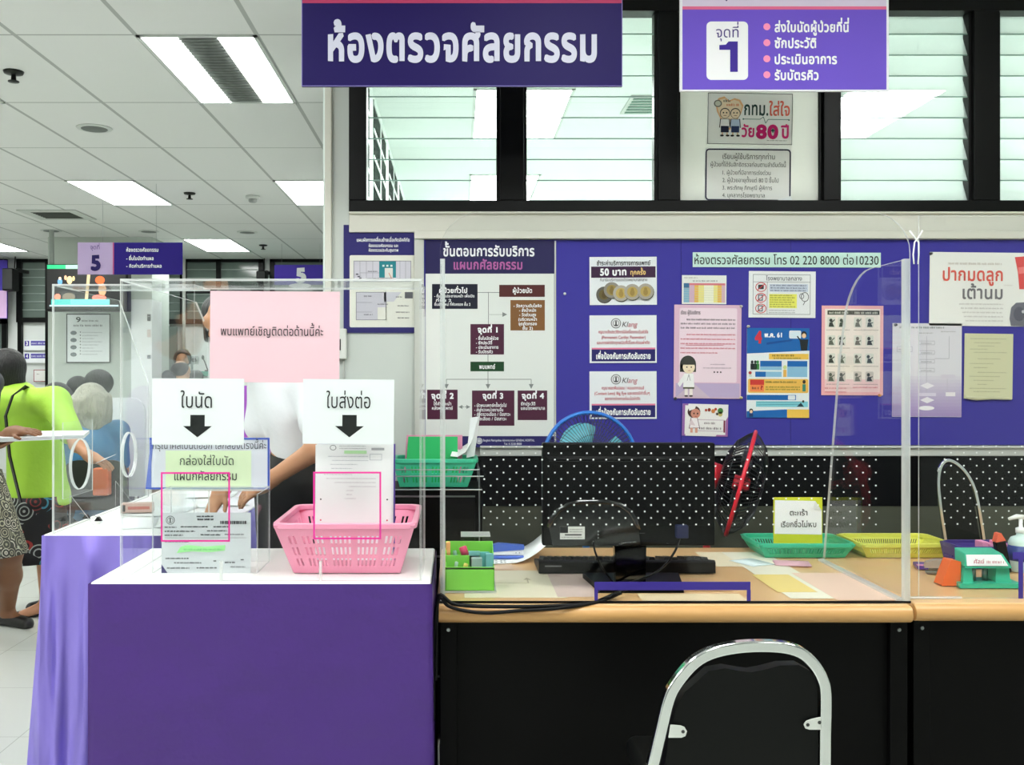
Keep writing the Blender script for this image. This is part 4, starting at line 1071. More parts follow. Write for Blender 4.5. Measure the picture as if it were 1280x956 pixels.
for (px) in (401, 277):        # little clear feet glued along the bottom
    m = MB(); m.box(X(px - 1.5, d0), X(px + 1.5, d0), d0 - .012, d0, az0, az0 + .055); m.build('foot', M_EDGE, t)

# screen on the satin table
d1 = 3.475
bx0, bx1, bz1 = X(65, d1), -0.935, Z(357, d1)
t = thing('acrylic_screen', 'clear acrylic screen standing on the satin table, beside the woman in green', 'clear screen', ((bx0 + bx1) / 2, d1, TT))
m = MB(); plate(m, [(bx0, d1, az0), (bx1, d1, az0), (bx1, d1, bz1), (bx0, d1, bz1)], (0, TH, 0)); m.build('front_panel', AM, t)
hole = [(bx0, 3.735 + .095 * math.cos(a * math.pi / 14), 1.065 + .095 * math.sin(a * math.pi / 14)) for a in range(28)]
m = MB(); plate(m, [(bx0, d1 + TH, az0), (bx0, d1 + TH, bz1), (bx0, 4.16, bz1), (bx0, 4.55, bz1 - .35), (bx0, 4.55, az0)], (TH, 0, 0), hole); sp_ = m.build('side_panel', AM, t)
m = MB(); m.tube([Vector(h) + Vector((-.002, 0, 0)) for h in hole], .0022, 8, closed=True); m.build('hole_rim', M_EDGE, sp_, smooth=True)
m = MB(); plate(m, [(bx0 - .006, 3.58, .95), (bx0 - .006, 3.87, .95), (bx0 - .006, 3.87, 1.23), (bx0 - .006, 3.58, 1.23)], (.004, 0, 0), [(bx0 - .006,) + h[1:] for h in hole]); m.build('cover_plate', AM, sp_)
m = MB(); plate(m, [(bx0, d1, bz1), (bx1, d1, bz1), (bx1, 3.7, bz1), (bx0, 3.7, bz1)], (0, 0, TH)); m.build('top_panel', AM, t)
for y in (3.62, 4.1):
    m = MB(); m.prism([(bx0 + TH, y, az0), (bx0 + .10, y, az0), (bx0 + TH, y, az0 + .12)], (0, .005, 0), m=0, m_rim=1); m.build('gusset', AM, t)

# big screen on the computer desk
d2 = 2.80; zd = DT + .0015
cx0, cx1, cz1 = X(550, d2), X(1138, d2), Z(265, d2)
t = thing('acrylic_screen', 'large clear acrylic screen with rounded corners in front of the monitor', 'clear screen', ((cx0 + cx1) / 2, d2, DT))
R1 = .115
ol = [(cx0, zd), (cx1, zd)] + arc((cx1 - R1, cz1 - R1), R1, 0, 90) + arc((cx0 + R1, cz1 - R1), R1, 90, 180)
m = MB(); plate(m, [(a, d2, b) for a, b in ol], (0, TH, 0)); fp = m.build('front_panel', AM, t)
zs_ = Z(323, d2)
ol = [(d2 + TH, zd), (d2 + TH, zs_)] + arc((3.06, zs_ - .22), .22, 90, 12) + [(3.31, 1.45), (3.45, zd)]
m = MB(); plate(m, [(cx1 - .008, a, b) for a, b in ol], (.008, 0, 0)); m.build('side_panel', AM, t)
m = MB(); plate(m, [(cx0, a, b) for a, b in ol], (.008, 0, 0)); m.build('side_panel', AM, t)
for xx in (cx1 - .014, cx0 + .008):
    m = MB(); m.box(xx, xx + .006, d2 + TH, d2 + TH + .02, zd, zs_); m.build('corner_strip', M_EDGE, t)
m = MB(); m.box(cx0 - .002, cx1, d2 - .004, d2 - .0005, zd, zd + .006); m.build('seal_strip', M_BLACK, t)
m = MB(); m.box(cx1 - .03, cx1 - .008, d2 + .02, 3.44, zd, zd + .008); m.build('foot_strip', M_EDGE, t, bevel=.002)
q = Print(d2 - .001)
q.rect(743, 727, 938, 737.5, M_PTAPE, 0); q.rect(743, 737.5, 747.5, 752, M_PTAPE, 0); q.rect(933.5, 737.5, 938.5, 752, M_PTAPE, 0); q.build('purple_tape', t)
M_DOT = mat('white_dots', (232, 236, 234), 0.5)
def dots(par, d, xa, x0, x1, y0):
    m = MB()
    for k in range(13):
        y = y0 + 8.1 * k; x = xa + (0 if k % 2 == 0 else 8.0)
        x -= 16.05 * math.floor((x - x0) / 16.05)
        while x < x1:
            m.add([(X(x + 1.15 * math.cos(a * math.pi / 4), d), d, Z(y + 1.1 * math.sin(a * math.pi / 4), d)) for a in range(8)], [tuple(range(8))[::-1]]); x += 16.05
    return m.build('dot_pattern', M_DOT, par)
dots(fp, d2 - .0006, 693.6, 602, 1098, 558.2)
for k, (pxa, pya, pxb, pyb) in enumerate(((1141, 298, 1149, 327), (1149, 298, 1141, 327))):
    pass
m = MB(); y = d2 - .004
for s_ in (-1, 1): m.tube([(X(1145 + 8 * s_, y), y, Z(288, y)), (X(1145 + 3 * s_, y), y - .004, Z(296, y)), (X(1145 - 2.5 * s_, y), y - .004, Z(303, y)), (X(1145 - 3.5 * s_, y), y, Z(318, y)), (X(1145 - 2.5 * s_, y), y, Z(330, y))], .0022, 6)
m.build('cable_tie', mat('tie_white', (232, 236, 234), .4), t, smooth=True)

# second screen on the neighbouring desk
d3 = 2.86
ex0, ex1 = X(1149, d3), X(1149, d3) + 1.1
t = thing('acrylic_screen', 'clear acrylic screen on the hole punch desk, running out of the photo at the right', 'clear screen', ((ex0 + ex1) / 2, d3, DT))
m = MB(); plate(m, [(ex0, d3, zd), (ex1, d3, zd), (ex1, d3, cz1), (ex0 + .0, d3, cz1)], (0, TH, 0)); fp = m.build('front_panel', AM, t)
dots(fp, d3 - .0006, 1180.8, 1174, 1420, 557.6)
m = MB(); m.box(ex0 - .03, ex0 + .12, d3 - .012, d3 - .001, zd, zd + .006); m.build('foot_strip', M_EDGE, t, bevel=.002)
q = Print(d3 - .001); q.rect(1266, 690, 1400, 699, M_PTAPE, 0); q.rect(1273, 699, 1279, 748, M_PTAPE, 0); q.build('purple_tape', t)

# ------------------------------------------------------------------ sheets taped to the screen of the purple table
ds = d0 + TH + .004
o, p = sheet('paper_sign', 'pink paper sign with one line of black lettering, taped to the clear screen', 'paper sign', ds + .004, 262.5, 364, 424.5, 478, (240, 200, 210), .0006, rot=.4)
p.text('พบแพทย์เชิญติดต่อด้านนี้ค่ะ', 276, 404, 419.5, 8.6, (40, 26, 32), .004); p.build('lettering', o)
def arrow_sign(label, x0, y0, x1, y1, s, a, b, yb, ax, ay, rot):
    o, p = sheet('paper_sign', label, 'paper sign', ds, x0, y0, x1, y1, (236, 239, 240), .0006, rot=rot)
    p.text(s, a, b, yb, 14.5, (24, 26, 28), .0)
    p.poly([(ax - 9, ay), (ax + 9, ay), (ax + 9, ay + 14), (ax + 18, ay + 14), (ax, ay + 28), (ax - 18, ay + 14), (ax - 9, ay + 14)], (24, 27, 26), 1)
    p.build('lettering', o)
arrow_sign('white paper sign with an arrow above the clear slip box', 190, 473, 305, 556, 'ใบนัด', 226, 265, 509.5, 247, 518.5, .3)
arrow_sign('white paper sign with an arrow above the pink basket', 378.5, 474, 492.5, 555, 'ใบส่งต่อ', 408, 463, 510, 437, 518.5, .5)

# ------------------------------------------------------------------ baskets
def basket(name, label, cat, bot, top, z0, z1, cols, rows, m, group=None, rim=0.012, lo=.12, hi=.82):
    bx0, bx1, by0, by1 = bot; tx0, tx1, ty0, ty1 = top
    t = thing(name, label, cat, ((bx0 + bx1) / 2, (by0 + by1) / 2, z0), group)
    B = [Vector((bx0, by0, z0)), Vector((bx1, by0, z0)), Vector((bx1, by1, z0)), Vector((bx0, by1, z0))]
    T = [Vector((tx0, ty0, z1)), Vector((tx1, ty0, z1)), Vector((tx1, ty1, z1)), Vector((tx0, ty1, z1))]
    mb = MB()
    for i in range(4):
        a, b, c, e = B[i], B[(i + 1) % 4], T[(i + 1) % 4], T[i]
        n = max(3, int(cols * ((b - a).length / (bx1 - bx0))))
        us = [0, .06]
        for k in range(n):
            u0 = .06 + .88 * (k + .28) / n; u1 = .06 + .88 * (k + .78) / n; us += [u0, u1]
        us += [.94, 1]
        us = sorted(set(us)); vsn = [0]
        for r in range(rows):
            vsn += [lo + (hi - lo) * (r + .1) / rows, lo + (hi - lo) * (r + .82) / rows]
        vsn.append(1)
        pt = lambda u, v: a.lerp(b, u).lerp(e.lerp(c, u), v)
        for iu in range(len(us) - 1):
            slotu = iu >= 2 and (iu % 2 == 0) and us[iu + 1] < .94
            slotu = any(abs(us[iu] - (.06 + .88 * (k + .28) / n)) < 1e-6 for k in range(n))
            if slotu and rows > 1 and (iu // 2) % 6 == 3: slotu = False
            for iv in range(len(vsn) - 1):
                if slotu and iv % 2 == 1: continue
                mb.quad(pt(us[iu], vsn[iv]), pt(us[iu + 1], vsn[iv]), pt(us[iu + 1], vsn[iv + 1]), pt(us[iu], vsn[iv + 1]))
    mb.quad(B[3], B[2], B[1], B[0])
    mb.build('basket_body', m, t, solid=.0035)
    r = MB(); cr = min(.03, (ty1 - ty0) * .2); pth = []
    for (cx, cy, a0) in ((tx1 - cr, ty0 + cr, -90), (tx1 - cr, ty1 - cr, 0), (tx0 + cr, ty1 - cr, 90), (tx0 + cr, ty0 + cr, 180)):
        for k in range(5):
            an = math.radians(a0 + 22.5 * k); pth.append((cx + (cr + rim * .5) * math.cos(an), cy + (cr + rim * .5) * math.sin(an), z1))
    r.tube(pth, .005, closed=True, flat=(rim, .005), up=(1, 0, 0)) if False else None
    n = len(pth)
    ins = []; cx_, cy_ = (tx0 + tx1) / 2, (ty0 + ty1) / 2
    for q in pth:
        ins.append((q[0] + (cx_ - q[0]) * rim * 1.3 / ((tx1 - tx0) / 2), q[1] + (cy_ - q[1]) * rim * 1.3 / ((ty1 - ty0) / 2), z1))
    vs = [(a, b, z1 + .004) for a, b, _ in pth] + [(a, b, z1 - .012) for a, b, _ in pth] + [(a, b, z1 + .004) for a, b, _ in ins] + [(a, b, z1 - .012) for a, b, _ in ins]
    fs = []
    for i in range(n):
        j = (i + 1) % n
        fs += [(i, j, j + 2 * n, i + 2 * n), (i + n, j + n, j, i), (i + 2 * n, j + 2 * n, j + 3 * n, i + 3 * n), (i + 3 * n, j + 3 * n, j + n, i + n)]
    r.add(vs, fs); r.build('rim', m, t, bevel=.003)
    return t
M_PINK = mat('pink_plastic', (250, 160, 190), 0.35)
basket('plastic_basket', 'pink slotted plastic basket holding the referral forms', 'basket', (X(368, 2.78), X(500, 2.78), 2.775, 3.05), (X(342, 2.71), X(518, 2.71), 2.71, 3.12), TT + .004, Z(656, 2.71), 26, 3, M_PINK)
basket('plastic_basket', 'pink plastic basket on the satin table, behind the clear slip box', 'basket', (-.785, -.62, 3.35, 3.44), (-.80, -.60, 3.32, 3.455), TT + .004, TT + .12, 12, 2, M_PINK) if False else None
M_GRN = mat('sea_green_plastic', (60, 190, 148), 0.35)

# referral forms standing in the pink basket
for k in range(3):
    o, p = sheet('referral_form', ['white referral form with ticked boxes, frontmost in the pink basket', 'referral form just behind the frontmost one in the pink basket', 'rearmost referral form in the pink basket, showing its purple edge'][k], 'form', 2.80 + k * .012, 394 + k * 1.5, 556 - k * .8, 489.5 + k * 2.2, 700, (250, 250, 251) if k < 2 else (104, 78, 170), .0008, 'forms in the pink basket', rot=.3)
    if k == 0:
        p.ring(416, 556.5 + 3, 4, 3.4, .7, (120, 122, 126)); p.scrawl(424, 457, 558, 1.3, (150, 150, 156)); p.scrawl(424, 457, 561, 1.3, (150, 150, 156)); p.rect(464, 559.5, 480, 562.5, (176, 178, 182))
        p.rect(430, 563, 458, 567, (196, 240, 184), 2); p.frame(462, 567, 477, 575, .5, (180, 182, 190))
        for r_, (a, b) in enumerate(((410, 460), (415, 460), (413, 447), (414, 440))): p.scrawl(a, b, 571 + r_ * 5, 1.3, (170, 172, 182), 3)
        for r_, (a, b) in enumerate(((405, 440), (408, 470), (418, 470), (436, 470), (433, 442), (433, 440), (431, 445))): p.scrawl(a, b, 593.5 + r_ * 5, 1.2, (190, 180, 190), 3)
        for a, b, c in ((401, 624, (30, 30, 36)), (484, 624, (30, 30, 36)), (401, 650, (200, 40, 80)), (484, 650, (200, 40, 80))): p.ell(a, b, 1, 1, c, 3)
        p.build('printed_design', o)

# clear slip box with the blue framed sign on top
e0 = 2.775; fx0, fx1 = X(190, e0), X(322, e0); ez = Z(618, e0)
t = thing('slip_box', 'clear acrylic slip box under the arrow sign, on the dark purple table', 'box', ((fx0 + fx1) / 2, e0, TT))
zz = TT + .0015
for nm, pts, ex in (('front_panel', [(fx0, e0, zz), (fx1, e0, zz), (fx1, e0, ez), (fx0, e0, ez)], (0, .004, 0)), ('rear_panel', [(fx0, 2.955, zz), (fx1, 2.955, zz), (fx1, 2.955, ez), (fx0, 2.955, ez)], (0, .004, 0)),
                    ('side_panel', [(fx0, e0 + .004, zz), (fx0, 2.955, zz), (fx0, 2.955, ez), (fx0, e0 + .004, ez)], (.004, 0, 0)), ('side_panel', [(fx1 - .004, e0 + .004, zz), (fx1 - .004, 2.955, zz), (fx1 - .004, 2.955, ez), (fx1 - .004, e0 + .004, ez)], (.004, 0, 0)),
                    ('top_panel', [(fx0, 2.86, ez), (fx1, 2.86, ez), (fx1, 2.959, ez), (fx0, 2.959, ez)], (0, 0, .004))):
    m = MB(); plate(m, pts, ex); m.build(nm, AM, t)
o, p = sheet('appointment_slip', 'grey white appointment slip with a barcode and a green highlighted line', 'slip', 2.787, 202, 640.5, 313.5, 716.5, (214, 217, 220), .0008)
p.ell(213, 650, 5.6, 5.6, (120, 122, 124)); p.ell(213, 650, 4.6, 4.6, (214, 217, 220), 2); p.ring(213, 650, 3.6, 3.6, .7, (120, 122, 124), 3); p.rect(212.3, 647, 213.7, 653, (50, 52, 54), 3)
p.scrawl(246, 268, 646, 1.9, (60, 60, 64), fill=.9); p.scrawl(247, 267, 650, 2.2, (40, 40, 44), fill=.9)
r_ = random.Random(3); a = 275.5
while a < 308: wd = r_.uniform(.4, 1.6); p.rect(a, 650.8, a + wd, 654.8, (20, 20, 22), 3); a += wd + r_.uniform(.3, .9)
for (a, b, y, c) in ((206, 221, 659.5, 90), (226, 260, 659, 50), (267, 287, 659, 60), (206, 244, 664.6, 60), (259, 284, 664, 80), (206, 229, 669.5, 80), (251, 276, 669, 70), (281, 305, 668.5, 130), (206, 236, 677.5, 90), (207, 236, 698.5, 80), (267, 271, 701.5, 60), (301, 305, 700, 60), (218, 252, 704, 100), (281, 294, 703.5, 80), (209, 237, 710.5, 80), (246, 271, 710.3, 80), (288, 307, 709, 130)): p.scrawl(a, b, y, 1.7, (c, c, c + 4), fill=.85)
p.line(206, 672, 308, 672, .5, (150, 150, 152), 2)
p.poly([(221, 691), (226, 683), (234, 681), (256, 683), (282, 681), (281, 688), (262, 690), (240, 689)], (168, 240, 160), 2); p.scrawl(230, 278, 687.5, 2, (120, 210, 130), 3)
p.poly([(202, 705), (202, 716.5), (210, 716.5)], (60, 54, 110), 3)
p.build('printed_design', o)
g = 2.962
o, p = sheet('framed_sign', 'blue edged white sign with a pale green centre, standing on the slip box', 'sign', g, 187, 547, 337, 611.5, (222, 226, 234), .006)
p.frame(187, 547, 337, 611.5, 2.4, (70, 96, 190), 3); p.poly([(182, 611), (187, 611), (192, 548), (189, 547)], (70, 96, 190), 2)
p.rect(207, 563, 314, 609, (222, 240, 200), 1)
p.text('กรุณาคลี่ใบนัดออก ใส่กล่องตรงนี้ค่ะ', 191, 333, 561, 7.2, (70, 74, 84), .0); p.text('กล่องใส่ใบนัด', 225, 292, 581, 8.4, (70, 84, 70), .0); p.text('แผนกศัลยกรรม', 218, 296, 600, 8.6, (54, 66, 54), .004)
p.build('lettering', o)

# papers and pens on the satin table
def flat_sheet(name, label, cat, x, y, z, w, l, rot, c, group=None, th=.0008, curl=0.0):
    mb = MB(); mb.M = Matrix.Translation((x, y, z)) @ Matrix.Rotation(math.radians(rot), 4, 'Z')
    n = 8; vs = []; fs = []
    for k in range(n + 1):
        u = k / n; zz = curl * max(0, (u - .4) / .6) ** 2
        for s in (-1, 1): vs.append((s * w / 2, (u - .5) * l, zz + .0006))
    fs = [(2 * k, 2 * k + 1, 2 * k + 3, 2 * k + 2) for k in range(n)]
    mb.add(vs, fs)
    o = mb.build(name, mat('flat_%02x%02x%02x' % c, c, .55), None, smooth=True, loc=(x, y, z), solid=th)
    return tag(o, label, cat, group)
lab = ['loose white sheet at the front left of the satin table', 'loose white sheet under the black binder clips on the satin table', 'loose white sheet behind the brown box on the satin table', 'loose white sheet under the staff hand on the satin table', 'loose white sheet at the far end of the satin table']
for k, (a, b, r) in enumerate(((-1.25, 3.72, 14), (-1.22, 4.05, -8), (-1.05, 4.32, 22), (-.98, 3.72, -15), (-1.15, 4.62, 5))):
    flat_sheet('paper_sheet', lab[k], 'paper', a, b, TT + .001 + .0012 * k, .21, .297, r, (244, 246, 247), 'loose sheets on the satin table')
for k, (px, py) in enumerate(((108, 648), (123, 651))):
    z = TT + .008; d = (CAMH - z) * F / (py - CY); x = X(px, d)
    t = thing('binder_clip', ['black binder clip on the loose sheets, nearer the woman in green', 'black binder clip on the loose sheets, nearer the brown box'][k], 'binder clip', (x, d, z), 'binder clips on the satin table')
    m = MB(); m.prism([(x - .014, d - .008, z), (x + .014, d - .008, z), (x + .003, d - .008, z + .016), (x - .003, d - .008, z + .016)], (0, .016, 0)); m.build('clip_body', M_BLACK, t, bevel=.001)
    m = MB(); m.tube([(x - .004, d, z + .014), (x - .02, d, z + .022), (x - .026, d - .004, z + .018)], .0012, 6); m.build('handle', M_STEEL, t)
z = TT + .006; d = (CAMH - z) * F / (641 - CY); x0 = X(151, d); x1 = X(190, d)
t = thing('ledger_box', 'long pinkish brown box file lying on the satin table', 'box file', ((x0 + x1) / 2, d, z))
m = MB(); m.M = Matrix.Translation(((x0 + x1) / 2, d, z)) @ Matrix.Rotation(.16, 4, 'Z') @ Matrix.Translation((-(x0 + x1) / 2, -d, -z)); m.box(x0, x1, d, d + .05, z, z + .038); m.build('case', mat('ledger_brown', (206, 176, 164), .6), t, bevel=.004)
m2 = MB(); m2.M = m.M; m2.box(x0 + .006, x0 + .02, d - .001, d, z + .006, z + .032); m2.build('end_label', mat('label_dark', (80, 76, 74), .6), t)
m2 = MB(); m2.M = m.M; m2.box(x0 + .03, x1 - .012, d - .001, d, z + .014, z + .026); m2.build('spine_label', mat('label_pale', (196, 120, 110), .6), t)

# ------------------------------------------------------------------ black drawer unit behind, with the green basket
k0, k1, kd0, kd1, kz = X(478, 3.74), X(603, 3.74), 3.74, 4.06, Z(612, 3.74)
t = thing('drawer_unit', 'black drawer unit with bright steel edges, behind the desk screen', 'cabinet', ((k0 + k1) / 2, 3.9, 0))
m = MB(); m.box(k0, k1, kd0 + .012, kd1, .03, kz); m.build('body', M_SATIN, t, bevel=.004)
h = (kz - .05) / 4
for k in range(4):
    z0 = .04 + k * h
    m = MB(); m.box(k0 + .012, k1 - .028, kd0, kd0 + .012, z0 + .012, z0 + h - .012); dr = m.build('drawer', M_SATIN, t, bevel=.003)
    m = MB(); m.box(k0 + .012, k1 - .028, kd0 - .006, kd0, z0 + h - .018, z0 + h - .012); m.build('edge_trim', M_STEEL, dr)
m = MB(); m.tube([(k1 - .012, kd0, .04), (k1 - .012, kd0, kz + .0)], .003, 8); m.tube([(k0, kd0, kz), (k1, kd0, kz)], .003, 8); m.tube([(k1 - .012, kd0 + .01, kz), (k1 - .012, kd0 + .01, kz + .075), (k1 - .012, kd1 - .02, kz + .075), (k1 - .012, kd1 - .02, kz)], .003, 8)
m.tube([(k0, kd0 + .01, kz + .05), (k1 + .005, kd0 + .01, kz + .05)], .0025, 8); m.tube([(k0, kd0 + .01, kz + .075), (k1 - .012, kd0 + .01, kz + .075)], .0025, 8); m.build('wire_rail', M_STEEL, t)
basket('plastic_basket', 'sea green slotted basket with folders, on the black drawer unit', 'basket', (X(500, 3.80), X(584, 3.80), 3.79, 3.95), (X(491, 3.77), X(596, 3.77), 3.77, 3.98), kz + .006, Z(575, 3.77), 20, 2, M_GRN)
for k, (nm, lb, c, a, b, y, yy) in enumerate((('folder', 'green folder standing in the sea green basket', (20, 178, 96), 506, 572, 546, 3.86), ('folder', 'pink folder behind the green one in the sea green basket', (230, 150, 180), 504, 578, 544, 3.89))):
    mb = MB(); mb.prism([(X(a, yy), yy, kz + .012), (X(b, yy), yy, kz + .012), (X(b, yy), yy + .02, Z(y, yy)), (X(a + 4, yy), yy + .02, Z(y, yy))], (0, .005, 0)); o = mb.build(nm, mat(nm + '_%d' % k, c, .5), None, loc=(X((a + b) / 2, yy), yy, kz + .012)); tag(o, lb, 'folder', 'folders in the green basket')
mb = MB(); w0 = 3.82
vs = []; prof = [(563, 570), (572, 571), (582, 565), (590, 551), (596, 530), (599, 517)]
for a, b in prof: vs += [(X(a, w0), w0, Z(b, w0)), (X(a + 4, w0), w0 + .11, Z(b - 9, w0))]
mb.add(vs, [(2 * i, 2 * i + 2, 2 * i + 3, 2 * i + 1) for i in range(len(prof) - 1)])
mb.add([(X(a, 3.85), 3.85, Z(b, 3.85)) for a, b in ((588, 522), (600, 520), (593, 570), (583, 572))], [(0, 1, 2, 3)])
o = mb.build('curled_papers', M_PAPER, None, loc=(X(580, w0), w0, kz + .02), solid=.001); tag(o, 'white papers curling up out of the right side of the sea green basket', 'paper')

# ------------------------------------------------------------------ things on the computer desk
# sheets lying under the clear desk cover
und = [('beige', (580, 700), (713, 747), (232, 222, 196)), ('beige', (590, 640), (700, 712), (222, 190, 160)), ('mauve', (690, 738), (716, 746), (214, 190, 180)), ('cream', (880, 935), (690, 708), (236, 222, 190)), ('white', (940, 1000), (690, 748), (240, 234, 214)), ('pink', (1016, 1090), (716, 750), (240, 206, 184)), ('yellow', (955, 1003), (718, 740), (240, 214, 130)), ('cream', (800, 930), (742, 752), (238, 216, 176)), ('peach', (845, 905), (722, 738), (236, 190, 140))]
ulab = ['wide beige sheet with an arrow under the desk cover, behind the cable', 'tan sheet under the desk cover beside the lime organiser', 'mauve sheet under the desk cover left of the monitor foot', 'cream sheet under the desk cover below the red fan', 'white sheet under the desk cover below the sea green tray', 'pink sheet under the desk cover at its right front', 'yellow sheet under the desk cover near the right foot strip', 'long cream sheet under the desk cover behind the purple tape', 'peach sheet under the desk cover right of the monitor foot']
for k, (nm, xr_, yr_, c) in enumerate(und):
    z = DT + .0006 + k * .0002; da, db = (CAMH - z) * F / (yr_[1] - CY), (CAMH - z) * F / (yr_[0] - CY)
    dm = (da + db) / 2; da = max(da, 2.815)
    x0, x1 = X(xr_[0], dm), X(xr_[1], dm)
    mb = MB(); mb.box(x0, x1, da, db, z, z + .0003); mats_ = [mat('under_' + nm + str(k), c, .5)]
    if k == 0:
        mats_.append(ink((190, 178, 150))); mb.box(x0 + .02, x0 + .20, dm, dm + .004, z + .0003, z + .0005, 1); mb.box(x0 + .20, x0 + .204, dm, dm + .05, z + .0003, z + .0005, 1); mb.add([(x0 + .19, dm + .05, z + .0005), (x0 + .214, dm + .05, z + .0005), (x0 + .202, dm + .085, z + .0005)], [(0, 1, 2)], 1)
    o = mb.build('covered_sheet', mats_, None, loc=(x0, da, z)); tag(o, ulab[k], 'paper', 'sheets under the clear desk cover')

# lime organiser with its contents
o0 = 2.93; gx0, gx1 = X(556.5, o0), X(618, o0)
M_LIME = mat('lime_plastic', (128, 218, 76), 0.35)
t = thing('desk_organiser', 'lime green stepped desk organiser full of pens and clips', 'desk organiser', ((gx0 + gx1) / 2, o0 + .07, DT + .004))
za, zb_ = DT + .008, Z(709, o0)
m = MB(); th = .003
m.box(gx0, gx1, o0, o0 + th, za, zb_); m.box(gx0, gx1, o0 + .06, o0 + .06 + th, za, zb_ + .025); m.box(gx0, gx1, o0 + .14, o0 + .14 + th, za, zb_ + .055)
m.box(gx0, gx1, o0, o0 + .143, za, za + th)
for x in (gx0, gx1 - th): m.prism([(x, o0, za), (x, o0 + .143, za), (x, o0 + .143, zb_ + .055), (x, o0 + .062, zb_ + .025), (x, o0 + .06, zb_ + .004), (x, o0, zb_)], (th, 0, 0))
m.build('tray', M_LIME, t, bevel=.0012)
m = MB(); m.box(gx0, gx1, o0, o0 + .0045, zb_ - .006, zb_ + .0005); m.build('front_lip', mat('lime_light', (150, 232, 100), .3), t)
m = MB(); m.box(gx0 - .003, gx1 + .006, o0 - .006, o0 + .15, DT + .002, DT + .008); m.build('clear_base', M_EDGE, t)
t = thing('clear_box', 'clear open plastic box behind the lime organiser', 'box', (X(594, 3.12), 3.12, DT + .003))
m = MB(); x0, x1 = X(576, 3.12), X(613, 3.12); plate(m, [(x0, 3.12, DT + .003), (x1, 3.12, DT + .003), (x1, 3.12, Z(671, 3.12)), (x0, 3.12, Z(671, 3.12))], (0, .004, 0)); m.build('front_panel', AM, t)
m = MB(); plate(m, [(x0, 3.2, DT + .003), (x1, 3.2, DT + .003), (x1, 3.2, Z(671, 3.12)), (x0, 3.2, Z(671, 3.12))], (0, .004, 0)); m.build('rear_panel', AM, t)
m = MB(); m.box(x0, x1, 3.12, 3.204, Z(671, 3.12), Z(671, 3.12) + .004); m.build('rim', M_EDGE, t)
def marker(label, px, py, d, c, cap, r, l, tilt, base):
    x = X(px, d); z1 = Z(py, d)
    t = thing('marker_pen', label, 'pen', (x, d, base), 'pens in the lime organiser')
    ax_ = Vector((tilt, .1, 1)).normalized(); b_ = Vector((x, d, z1)) - ax_ * l
    m = MB(); m.lathe([(0, 0), (r, .002), (r, l * .7), (r * .9, l * .7)], b_, ax_, 14); m.build('barrel', mat('pen_%d%d%d' % c, c, .35), t, smooth=True)
    m = MB(); m.lathe([(r * 1.02, l * .7), (r * 1.05, l * .97), (r * .8, l), (0, l)], b_, ax_, 14); m.build('cap', mat('cap_%d%d%d' % cap, cap, .35), t, smooth=True)
marker('black marker with a pink cap in the lime organiser', 578, 683, 3.04, (28, 26, 30), (224, 70, 110), .012, .10, -.35, DT + .012)
marker('mint green pen standing beside the pink capped marker', 568, 688, 3.04, (120, 190, 150), (150, 210, 180), .006, .09, -.2, DT + .012)
marker('yellow highlighter low in the front of the lime organiser', 583, 704, 2.965, (226, 206, 70), (236, 222, 110), .007, .06, .3, DT + .012)
marker('pale mint pen at the front left of the lime organiser', 571, 702, 2.955, (170, 220, 190), (190, 230, 206), .005, .06, .2, DT + .012)
def rbox(name, label, cat, x0, x1, y0, y1, z0, z1, m, bv=.003, group=None, rot=0):
    mb = MB(); c = Vector(((x0 + x1) / 2, (y0 + y1) / 2, z0))
    if rot: mb.M = Matrix.Translation(c) @ Matrix.Rotation(math.radians(rot), 4, 'Z') @ Matrix.Translation(-c)
    mb.box(x0, x1, y0, y1, z0, z1); o = mb.build(name, m, None, loc=c, bevel=bv); return tag(o, label, cat, group)
o = rbox('eraser', 'grey eraser block standing in the front of the lime organiser', 'eraser', X(589, 2.95), X(602.5, 2.95), 2.945, 2.968, DT + .012, Z(697, 2.95), mat('eraser_grey', (150, 178, 168), .6))
for k, (a, b, y, d) in enumerate(((586, 600, 689, 2.99), (600, 612, 690, 2.985), (607, 617, 692, 2.972))):
    rbox('note_pad', ['teal pad behind the grey eraser', 'teal pad in the middle of the lime organiser', 'teal pad at the right end of the lime organiser'][k], 'note pad', X(a, d), X(b, d), d, d + .012 + .0, DT + .012, Z(y, d), mat('teal_pad_%d' % k, ((120, 190, 186), (90, 176, 170), (110, 184, 184))[k], .5), .002, 'teal pads in the lime organiser', 0)
rbox('eraser', 'orange eraser sticking up at the left end of the lime organiser', 'eraser', X(557.5, 3.03), X(563, 3.03), 3.02, 3.04, DT + .012, Z(677, 3.03), mat('eraser_orange', (244, 176, 110), .6), .003)
# paper with the blue stapler
mb = MB(); n = 10; vs = []
for k in range(n + 1):
    u = k / n; d_ = 3.36; z = DT + .004 + .075 * max(0, (u - .45) / .55) ** 1.8
    vs += [(X(600, d_) + u * .25, 3.36 + .05 * u, z), (X(604, d_) + u * .24, 3.60 + .02 * u, z + .004)]
mb.add(vs, [(2 * i, 2 * i + 2, 2 * i + 3, 2 * i + 1) for i in range(n)])
o = mb.build('paper_sheet', M_PAPER, None, loc=(X(640, 3.4), 3.45, DT + .003), solid=.001, smooth=True); tag(o, 'white sheet curling up beside the monitor, with the blue stapler on it', 'paper')
pp = MB()
for r_ in range(2):
    for k in range(6): pp.box(X(604, 3.38) + .012 * k + .006 * (k // 2), X(604, 3.38) + .012 * k + .008 + .006 * (k // 2), 3.385 + r_ * .03, 3.393 + r_ * .03, DT + .0052, DT + .0056)
pp.build('printed_marks', ink((90, 92, 100)), o)
s0 = 3.45; sx = X(605, s0)
t = thing('stapler', 'blue and white stapler lying on the curled white sheet', 'stapler', (sx + .06, s0, DT + .008))
